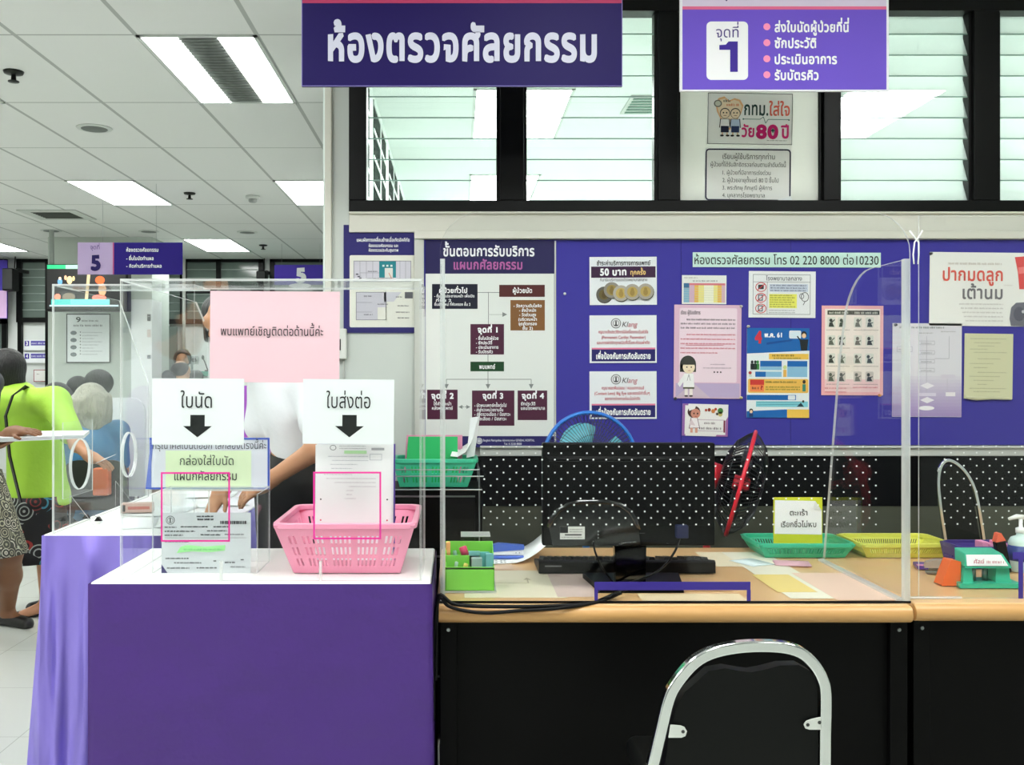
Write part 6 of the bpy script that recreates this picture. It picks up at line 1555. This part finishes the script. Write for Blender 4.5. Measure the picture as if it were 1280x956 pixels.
# registration counter with a microphone far behind
t = thing('counter', 'far white reception counter with a teal edge, behind the seated people', 'counter', (X(256, 12.5), 12.6, 0))
m = MB(); m.box(X(214, 12.5), X(330, 12.5), 12.5, 13.0, 0, Z(470, 12.5)); m.build('counter_body', mat('counter_white', (226, 230, 228), .5), t)
m = MB(); m.box(X(240, 12.5), X(330, 12.5), 12.46, 13.0, Z(470, 12.5), Z(464, 12.5)); m.build('counter_edge', mat('counter_teal', (60, 170, 140), .4), t)
t = thing('microphone', 'black gooseneck microphone on the far counter, left of the pink sign', 'microphone', (X(262, 12.6), 12.6, Z(464, 12.5)))
m = MB(); m.box(X(257, 12.6), X(264, 12.6), 12.55, 12.65, Z(465, 12.6), Z(462.5, 12.6)); m.build('stand', M_BLACK, t)
m = MB(); m.tube([P(260, 463, 12.6), P(257, 455, 12.6), P(254, 448, 12.6)], .008, 6); m.build('gooseneck', M_BLACK, t)
m = MB(); m.ell(P(253.5, 446.5, 12.6), (.018, .018, .03), 10); m.build('capsule', M_BLACK, t, smooth=True)
t = thing('webcam', 'grey boxy camera on a stand beside the far seated heads', 'camera', (X(240, 12.7), 12.7, Z(464, 12.5)))
m = MB(); m.box(X(235, 12.7), X(246, 12.7), 12.65, 12.8, Z(455, 12.7), Z(445, 12.7)); m.build('housing', M_STEEL, t, bevel=.01)
m = MB(); m.tube([P(240, 455, 12.7), P(240, 465, 12.7)], .015, 8); m.build('stand', M_STEEL, t)
m = MB(); m.lathe([(0, 0), (.03, 0), (.03, .02), (0, .02)], P(243, 450, 12.65), (0, -1, 0), 14); m.build('lens', M_BLACK, t)

# waiting chairs
def waiting_chair(label, x, d, m_back, m_seat, w=.44, top=.85, sz=.44):
    t = thing('waiting_chair', label, 'chair', (x, d, 0), 'waiting chairs in the hall')
    m = MB(); pts = [(x - w / 2, d, sz + .1), (x + w / 2, d, sz + .1)] + [(x + a, d, b) for a, b in arc((w / 2 - .1, top - .1), .1, 0, 90, 5)] + [(x + a, d, b) for a, b in arc((-w / 2 + .1, top - .1), .1, 90, 180, 5)]
    m.prism(pts, (0, .03, 0)); m.build('backrest', m_back, t, bevel=.01)
    m = MB(); m.box(x - w / 2, x + w / 2, d + .03, d + .46, sz - .05, sz); m.build('seat', m_seat, t, bevel=.015)
    for a in (-w / 2 + .02, w / 2 - .02):
        for e in (.02, .44):
            m = MB(); m.tube([(x + a, d + e, 0), (x + a, d + e, sz + (.12 if e < .1 else -.04))], .011, 8); m.build('leg', M_CHROME, t, smooth=True)
M_BKCH = mat('chair_black', (24, 25, 28), .5); M_WHCH = mat('chair_white', (226, 230, 230), .35); M_PUCH = mat('chair_violet', (176, 84, 206), .5)

# ------------------------------------------------------------------ people
SKIN = mat('skin_light', (216, 172, 140), .5); SKIN2 = mat('skin_tan', (190, 136, 100), .5); SKIN3 = mat('skin_brown', (126, 84, 56), .5)
HAIRB = mat('hair_black', (7, 6, 7), .45, bump=(40, .9, .01, (3, 3, .6))); HAIRG = mat('hair_grey', (150, 148, 134), .5, bump=(16, 1.0, .03, (3, 3, .6)), noise=(14, (196, 194, 178)))
SHOE = mat('shoe_black', (20, 18, 18), .45)
def V3(v): return np.array(tuple(v), float)

# woman in the green shirt, seen from behind, reaching right with a slip
D = 5.85
def Q(px, py, d=D): return V3(P(px, py, d))
hip, chest, neck, head = Q(48, 600), Q(42, 520), Q(22, 486), Q(7, 462)
shL, shR = Q(10, 502, 5.8), Q(68, 503, 5.68)
elb, wri = Q(96, 556, 5.45), Q(113, 571, 5.35)
pr = [limb(hip, chest, .125, .115), limb(chest, neck, .115, .06), limb(shL, shR, .055), limb(neck, head, .05)]
pr += head_prims(head, (-.9, .35, -.1), 1.0)
pr += [limb(shR, elb, .046, .037), limb(elb, wri, .036, .026)] + hand_prims(wri, (.8, -.25, -.28), (.2, -.1, .9), .95, .35, -1)
eL, wL = Q(-22, 560, 5.75), Q(-34, 590, 5.6)
pr += [limb(shL, eL, .046, .037), limb(eL, wL, .036, .026)] + hand_prims(wL, (-.3, -.5, -.6), (-.9, .1, .2), .95, .5, 1)
kL, kR = Q(66, 690, 5.88), Q(56, 690, 5.80)
aL, aR = V3((X(70, 5.9), 5.92, .09)), V3((X(54, 5.7), 5.74, .09))
for h_, k_, a_ in ((Q(38, 612), kL, aL), (Q(58, 612), kR, aR)):
    pr += [limb(h_, k_, .085, .055), limb(k_, a_, .052, .034), limb(a_ + V3((0, 0, -.035)), a_ + V3((-.10, -.10, -.065)), .034, .024)]
g1 = body('person', pr, .006, SKIN2, None, .03, loc=(hip[0], hip[1], 0))
tag(g1, 'person in a lime green shirt bending and reaching right with a slip', 'person')
mid = shR + (elb - shR) * .72
body('shirt', [limb(Q(47, 612), chest, .17, .150), limb(Q(45, 628), Q(52, 628), .165), limb(chest, Q(27, 494), .150, .085), limb(shL, shR, .085), limb(shR, mid, .085, .068), limb(shL, shL + (eL - shL) * .7, .085, .068)], .010,
     mat('lime_shirt', (166, 214, 62), .6, bump=(10, .5, .02)), g1, .05, cuts=[(mid + (elb - shR) * .02, tuple(elb - shR)), (V3((0, 0, Z(632, D))), (0.12, 0, -1)), (Q(25, 487), (-.35, 0, 1))] if False else [(V3((X(45, D), D, Z(631, D))), (0, 0, -1))])
sk = MB()
R0 = 28; rows = 9; vs = []; fs = []
for r_ in range(rows):
    u = r_ / (rows - 1); zc = Z(618, D) + (Z(698, D) - Z(618, D)) * u; cx_ = X(48, D) ; a_ = .165 + .03 * u; b_ = .14 + .05 * u
    for k in range(R0):
        an = 2 * math.pi * k / R0; f_ = 1 + .05 * u * math.sin(7 * an)
        vs.append((cx_ + a_ * f_ * math.cos(an), D - .04 + b_ * f_ * math.sin(an), zc))
fs = [(r_ * R0 + k, r_ * R0 + (k + 1) % R0, (r_ + 1) * R0 + (k + 1) % R0, (r_ + 1) * R0 + k) for r_ in range(rows - 1) for k in range(R0)]
sk.add(vs, fs)
def pattern(name, base, cols, scale):
    m = bpy.data.materials.new(name); m.use_nodes = True; nt = m.node_tree; b = nt.nodes['Principled BSDF']; b.inputs['Roughness'].default_value = .7
    tc = nt.nodes.new('ShaderNodeTexCoord'); v = nt.nodes.new('ShaderNodeTexVoronoi'); v.inputs['Scale'].default_value = scale
    nt.links.new(tc.outputs['Object'], v.inputs['Vector'])
    w_ = nt.nodes.new('ShaderNodeMath'); w_.operation = 'SINE'; ml = nt.nodes.new('ShaderNodeMath'); ml.operation = 'MULTIPLY'; ml.inputs[1].default_value = 26
    nt.links.new(v.outputs['Distance'], ml.inputs[0]); nt.links.new(ml.outputs[0], w_.inputs[0])
    gt = nt.nodes.new('ShaderNodeMath'); gt.operation = 'GREATER_THAN'; gt.inputs[1].default_value = .55; nt.links.new(w_.outputs[0], gt.inputs[0])
    rp = nt.nodes.new('ShaderNodeValToRGB'); rp.color_ramp.interpolation = 'CONSTANT'
    sp = nt.nodes.new('ShaderNodeSeparateColor'); nt.links.new(v.outputs['Color'], sp.inputs[0]); nt.links.new(sp.outputs[0], rp.inputs[0])
    el = rp.color_ramp.elements; el[0].color = lin(cols[0]); el[1].position = 1 / len(cols); el[1].color = lin(cols[1])
    for i in range(2, len(cols)): e = el.new(i / len(cols)); e.color = lin(cols[i])
    mx = nt.nodes.new('ShaderNodeMix'); mx.data_type = 'RGBA'; mx.inputs[6].default_value = lin(base)
    nt.links.new(gt.outputs[0], mx.inputs[0]); nt.links.new(rp.outputs[0], mx.inputs[7]); nt.links.new(mx.outputs[2], b.inputs['Base Color']); return m
sk.build('skirt', pattern('batik_red', (8, 7, 9), [(150, 44, 36), (60, 130, 150), (8, 7, 9), (120, 40, 34), (8, 7, 9), (150, 156, 150)], 11), g1, smooth=True, solid=.004)
body('hair', [blob(head + V3((.01, .0, .025)), (.105, .112, .105)), limb(head + V3((.05, -.01, -.02)), head + V3((.095, -.02, -.11)), .07, .035), limb(head + V3((0, -.06, -.02)), head + V3((.05, -.05, -.12)), .06, .03)], .009, HAIRB, g1)
st = MB(); st.tube([Q(26, 628, 5.56), Q(12, 570, 5.54), Q(7, 520, 5.56), Q(16, 494, 5.60), Q(30, 484, 5.68), Q(46, 492, 5.9)], .011, flat=(.004, .016)); st.build('bag_strap', M_BLACK, g1)
for a_ in (aL, aR):
    pass
body('shoe', [limb(aR + V3((.0, .04, -.065)), aR + V3((-.12, -.10, -.072)), .035, .03)], .008, SHOE, g1, cuts=[((0, 0, .004), (0, 0, -1)), ((0, 0, .045), (0, 0, 1))])
body('shoe', [limb(aL + V3((.02, .04, -.06)), aL + V3((-.11, -.10, -.068)), .042, .036)], .008, SHOE, g1, cuts=[((0, 0, .004), (0, 0, -1))])
mb = MB(); a = Q(124, 577, 5.28); mb.add([a + V3((-.02, .0, -.01)), a + V3((.07, -.01, .03)), a + V3((.07, .06, .035)), a + V3((-.02, .07, 0))], [(0, 1, 2, 3)])
o = mb.build('paper_slip', M_PAPER, None, loc=tuple(a), solid=.002); tag(o, 'white slip held in the hand of the person in lime green', 'paper')
# tan shoulder bag strap's bag hangs in front of her, out of view

# second person, mostly outside the frame at the left
D2 = 5.2
def Q(px, py, d=D2): return V3(P(px, py, d))
hip, chest, neck, head = Q(-42, 585), Q(-46, 510), Q(-46, 455), Q(-44, 425)
pr = [limb(hip, chest, .13, .12), limb(chest, neck, .11, .055), limb(Q(-78, 475), Q(-14, 478), .055), limb(neck, head, .05)] + head_prims(head, (.95, .2, -.2), 1.0)
shR, elb, wri = Q(-16, 480, 5.13), Q(-18, 556, 5.0), Q(16, 540, 4.92)
pr += [limb(shR, elb, .045, .037), limb(elb, wri, .035, .026)] + hand_prims(wri, (1, -.1, .06), (.1, -.2, .95), .95, .30, 1)
shL, elb2, wri2 = Q(-76, 478, 5.3), Q(-60, 560, 5.1), Q(-14, 556, 4.95)
pr += [limb(shL, elb2, .045, .037), limb(elb2, wri2, .035, .026)] + hand_prims(wri2, (1, -.1, .05), (0, .2, -.95), .95, .35, -1)
kR, aR = Q(12, 690, 5.3), V3((X(9, 5.5), 5.50, .09)); kL, aL = Q(-40, 690), V3((X(-60, 5.15), 5.15, .09))
for h_, k_, a_ in ((Q(-28, 600), kR, aR), (Q(-52, 600), kL, aL)):
    pr += [limb(h_, k_, .09, .066), limb(k_, k_ + (a_ - k_) * .4, .064, .066), limb(k_ + (a_ - k_) * .4, a_, .066, .040), limb(a_ + V3((0, 0, -.03)), a_ + V3((.12, -.05, -.06)), .036, .026)]
g2 = body('person', pr, .006, SKIN3, None, .03, loc=(hip[0], hip[1], 0))
tag(g2, 'person cut off by the left edge, in a patterned grey skirt, holding white papers', 'person')
body('blouse', [limb(Q(-42, 600), chest, .155, .145), limb(chest, Q(-46, 470), .145, .085), limb(Q(-78, 475), Q(-14, 478), .075), limb(shR, shR + (elb - shR) * .5, .07, .06), limb(shL, shL + (elb2 - shL) * .5, .07, .06)], .013, mat('blouse_dark', (34, 32, 44), .6), g2, .05)
sk = MB(); vs = []
for r_ in range(rows):
    u = r_ / (rows - 1); zc = Z(588, D2) + (Z(692, D2) - Z(588, D2)) * u; cx_ = X(-40 + 16 * u, D2); a_ = .165 + .07 * u; b_ = .15 + .06 * u
    for k in range(R0):
        an = 2 * math.pi * k / R0; f_ = 1 + .03 * u * math.sin(6 * an); vs.append((cx_ + a_ * f_ * math.cos(an), D2 + b_ * f_ * math.sin(an), zc))
sk.add(vs, fs); sk.build('skirt', pattern('scale_print', (66, 66, 56), [(190, 190, 166), (170, 168, 140), (204, 200, 180), (150, 150, 124)], 22), g2, smooth=True, solid=.004)
body('hair', [blob(head + V3((-.01, 0, .02)), (.105, .1, .11))], .012, HAIRB, g2)
for a_ in (aR, aL): body('shoe', [limb(a_ + V3((-.03, .02, -.055)), a_ + V3((.14, -.06, -.065)), .046, .036)], .009, SHOE, g2, cuts=[((0, 0, .004), (0, 0, -1))])
mb = MB()
for k in range(4): mb.add([Q(-20, 548 + k * 1.6, 4.86), Q(105, 546 + k * 1.2 - 2, 4.86), Q(112, 538 + k, 5.12), Q(-12, 540 + k, 5.12)], [(0, 1, 2, 3)])
o = mb.build('paper_sheaf', M_PAPER, None, loc=tuple(Q(40, 546, 4.95)), solid=.003); tag(o, 'white papers held out flat by the person at the left edge', 'paper')

# grey haired seated woman in blue
D3 = 6.6
def Q(px, py, d=D3): return V3(P(px, py, d))
def seated(label, hx, hy, d, s, hair, top, skin, fwd, cell=.014, hair_long=False, legs=None, hair_r=(.1, .108, .108), group=None, back_z=None, hair_cut=None):
    """seated person: head centre at photo pixel (hx, hy), distance d"""
    h = V3(P(hx, hy, d)); f = Vector(fwd); f.z = 0; f.normalize(); r = Vector((f.y, -f.x, 0)); f, r = V3(f), V3(r); up = V3((0, 0, 1))
    seat = .47; nk = h - up * .13 - f * .01; ch = h - up * .33 - f * .02
    hp_ = h * 1.0; hp_[2] = seat + .09; hp_ = hp_ - f * .05
    sL, sR = nk - up * .07 - r * .17 * s, nk - up * .07 + r * .17 * s
    pr = [limb(hp_, ch, .125 * s, .12 * s), limb(ch, nk, .105 * s, .052), limb(sL, sR, .05), limb(nk, h, .05)] + head_prims(h, fwd, 1.0)
    sl = []
    for q, sh in ((-1, sL), (1, sR)):
        eb = sh - up * .27 + r * q * .04 + f * .03; wr = eb + f * .23 - r * q * .08 - up * .03
        pr += [limb(sh, eb, .044, .036), limb(eb, wr, .035, .026)] + hand_prims(wr, Vector(f) - Vector(r) * q * .3, (0, 0, 1), .95, .4, q)
        sl.append(limb(sh, sh + (eb - sh) * .8, .066, .056))
        kn = hp_ + f * .42 + r * q * .10 - up * .02; an = kn * 1.0; an[2] = .09; an = an + f * .02
        pr += [limb(hp_ + r * q * .08, kn, .085, .06), limb(kn, an, .055, .036), limb(an - up * .04, an - up * .055 + f * .14, .034, .026)]
    o = body('person', pr, cell, skin, None, .03, loc=(hp_[0], hp_[1], 0)); tag(o, label, 'person', group)
    body('shirt', [limb(hp_, ch, .15 * s, .148 * s), limb(ch, nk - up * .03, .140 * s, .075), limb(sL, sR, .072)] + sl, cell, top, o, .05)
    tr = []
    for q in (-1, 1):
        kn = hp_ + f * .42 + r * q * .10 - up * .02; an = kn * 1.0; an[2] = .12; an = an + f * .02; tr += [limb(hp_ + r * q * .08, kn, .105, .078), limb(kn, an, .074, .06)]
    body('trousers', tr, cell, mat('trousers_navy', (44, 52, 66), .6), o, .03)
    hr = [blob(h + up * .022 - f * .012, hair_r)]
    if hair_long:
        rh = random.Random(int(hx))
        for q in range(11):
            an = math.pi * (q / 10 - .5) * 1.25; dv = -f * math.cos(an) + r * math.sin(an); b0 = h + dv * (hair_r[0] * 1.02) + up * rh.uniform(.0, .04); m0 = b0 - up * .08 + dv * rh.uniform(-.004, .014); e0 = m0 - up * rh.uniform(.05, .085) + r * rh.uniform(-.025, .025)
            hr += [limb(h + up * .09 + dv * .03, b0, .02, .024, .006), limb(b0, m0, .026, .026, .006), limb(m0, e0, .026, .011, .006)]
        hr += [limb(h - f * .03 + r * .0, h - f * .04 - up * .15, .09, .075), limb(h - f * .03 + r * .05, h - f * .02 + r * .07 - up * .13, .07, .05), limb(h - f * .03 - r * .05, h - f * .02 - r * .07 - up * .12, .07, .05)]
    body('hair', hr, min(cell, .011), hair, o, .03, cuts=hair_cut(h, f, up) if hair_cut else [(h + f * .045 + up * .05, tuple(f * .9 - up * .45))])
    return o, h, f, r
ow, h, f, r = seated('seated person with wavy grey hair, a face mask and a blue shirt, seen from behind', 113, 503, D3, 1.05, HAIRG, mat('blue_shirt', (62, 132, 172), .6, bump=(14, .6, .01), noise=(9, (40, 100, 150))), SKIN2, (-.55, .83, 0), .010, True, hair_r=(.112, .112, .114))
body('face_mask', [blob(h + f * .075 - V3((0, 0, .045)), (.062, .05, .05))], .008, mat('mask_white', (226, 232, 234), .6), ow)
waiting_chair('black chair under the grey haired person in blue', X(118, 6.28), 6.28, M_BKCH, M_BKCH, .42, .86)
rbox('shoulder_bag', 'orange and black bag hanging behind the grey haired person in blue', 'bag', X(116, 6.22), X(136, 6.22), 6.21, 6.278, Z(618, 6.28), Z(584, 6.28), mat('bag_orange', (214, 98, 40), .5), .01)
GB = 'dark haired people seated in the hall'
M_DK = mat('top_dark', (54, 56, 62), .6); M_LT = mat('top_pale', (206, 206, 210), .6)
seated('seated person with dark hair, nearest the shoulder of the person in lime green', 72, 500, 7.6, 1, HAIRB, M_DK, SKIN2, (.1, 1, 0), .016, True, group=GB, hair_r=(.12, .12, .12))
seated('dark haired seated person just above the grey haired one, farther back', 98, 486, 9.7, 1, HAIRB, M_LT, SKIN2, (0, 1, 0), .016, group=GB, hair_r=(.11, .11, .11))
seated('dark haired seated person directly right of and behind the grey hair', 124, 482, 8.6, 1, HAIRB, mat('top_mauve', (150, 130, 160), .6), SKIN2, (.05, 1, 0), .016, group=GB, hair_r=(.128, .12, .125))
seated('balding seated person far behind, above the arrow sign for slips', 227, 464, 11.0, 1, HAIRB, M_LT, SKIN, (.6, .6, 0), .02, group=GB, hair_r=(.11, .11, .085))
seated('dark haired seated person farthest back, beside the grey camera', 228, 450, 12.0, 1, HAIRB, M_DK, SKIN2, (.2, -1, 0), .02, group=GB, hair_r=(.11, .11, .11))
for k, (x, d) in enumerate(((X(72, 7.32), 7.32), (X(98, 9.42), 9.42), (X(124, 8.32), 8.32))):
    waiting_chair(['black waiting chair under the dark haired person nearest the lime green shirt', 'black waiting chair under the farther dark haired person above the grey hair', 'black waiting chair under the dark haired person right of the grey hair'][k], x, d, M_BKCH, M_BKCH, .42, .84)
waiting_chair('white backed waiting chair right of the grey haired person', X(146, 7.0), 7.0, M_WHCH, M_WHCH, .40, Z(497, 7.0))
waiting_chair('violet backed waiting chair behind the staff member in white', X(308, 5.6), 5.6, M_PUCH, M_BKCH, .46, Z(482, 5.6))

# staff member in white behind the tables, writing on the satin table
D4 = 3.62
def Q(px, py, d=D4): return V3(P(px, py, d))
hip, chest, neck, head = Q(380, 600, 3.78), Q(367, 505, 3.74), Q(322, 440, 3.68), Q(288, 402, 3.62)
shL, shR = Q(338, 480, 3.80), Q(392, 478, 3.62)
pr = [limb(hip, chest, .11, .108), limb(chest, neck, .10, .055), limb(shL, shR, .055), limb(neck, head, .05)] + head_prims(head, (-.45, -.8, -.35), 1.0)
elb, wri = Q(398, 560, 3.50), Q(334, 602, 3.58)
pr += [limb(shR, elb, .046, .040), limb(elb, wri, .040, .027)] + hand_prims(wri, (-.85, .05, -.5), (-.3, -.5, .8), .95, .45, 1)
elb2, wri2 = Q(318, 566, 3.84), Q(278, 612, 3.70)
pr += [limb(shL, elb2, .046, .038), limb(elb2, wri2, .036, .026)] + hand_prims(wri2, (-.3, -.2, -.6), (-.6, -.5, .4), .95, .4, -1)
for q in (-1, 1):
    h_ = hip + V3((q * .085, 0, -.02)); k_ = V3((h_[0], h_[1], .50)); a_ = V3((h_[0] + .01, h_[1] + .01, .09))
    pr += [limb(h_, k_, .085, .06), limb(k_, a_, .056, .036), limb(a_ + V3((0, 0, -.035)), a_ + V3((-.05, -.13, -.06)), .036, .027)]
g4 = body('person', pr, .006, SKIN2, None, .028, loc=(hip[0], hip[1], 0))
tag(g4, 'staff person in a white shirt and black trousers leaning over the satin table', 'person')
m1 = shR + (elb - shR) * .62; m2 = shL + (elb2 - shL) * .6
body('shirt', [limb(Q(381, 566, 3.77), chest, .122, .130), limb(chest, Q(330, 450, 3.69), .128, .075), limb(shL, shR, .075), limb(shR, m1, .076, .066), limb(shL, m2, .076, .066)], .011, mat('white_shirt', (236, 238, 242), .6, bump=(8, .5, .02)), g4, .05)
tp = [limb(Q(380, 556, 3.78), hip, .122, .145)]
for q in (-1, 1):
    h_ = hip + V3((q * .085, 0, -.02)); k_ = V3((h_[0], h_[1], .50)); a_ = V3((h_[0] + .01, h_[1] + .01, .10)); tp += [limb(h_, k_, .108, .082), limb(k_, a_, .08, .07)]
body('trousers', tp, .013, mat('trousers_black', (7, 7, 8), .6), g4, .03)
body('hair', [blob(head + V3((.012, .01, .03)), (.108, .105, .105)), limb(head + V3((-.075, .02, .05)), head + V3((-.085, .02, -.06)), .035, .02), limb(head + V3((.05, .03, 0)), head + V3((.08, .04, -.08)), .06, .04)], .01, HAIRB, g4, cuts=[(head + V3((-.45, -.8, -.35)) * .095, (-.2, -.9, -.4))])
for q in (-1, 1):
    a_ = V3((hip[0] + q * .085 + .01, hip[1] + .01, .09)); body('shoe', [limb(a_ + V3((.01, .03, -.055)), a_ + V3((-.06, -.15, -.063)), .046, .038)], .01, SHOE, g4, cuts=[((0, 0, .004), (0, 0, -1))])
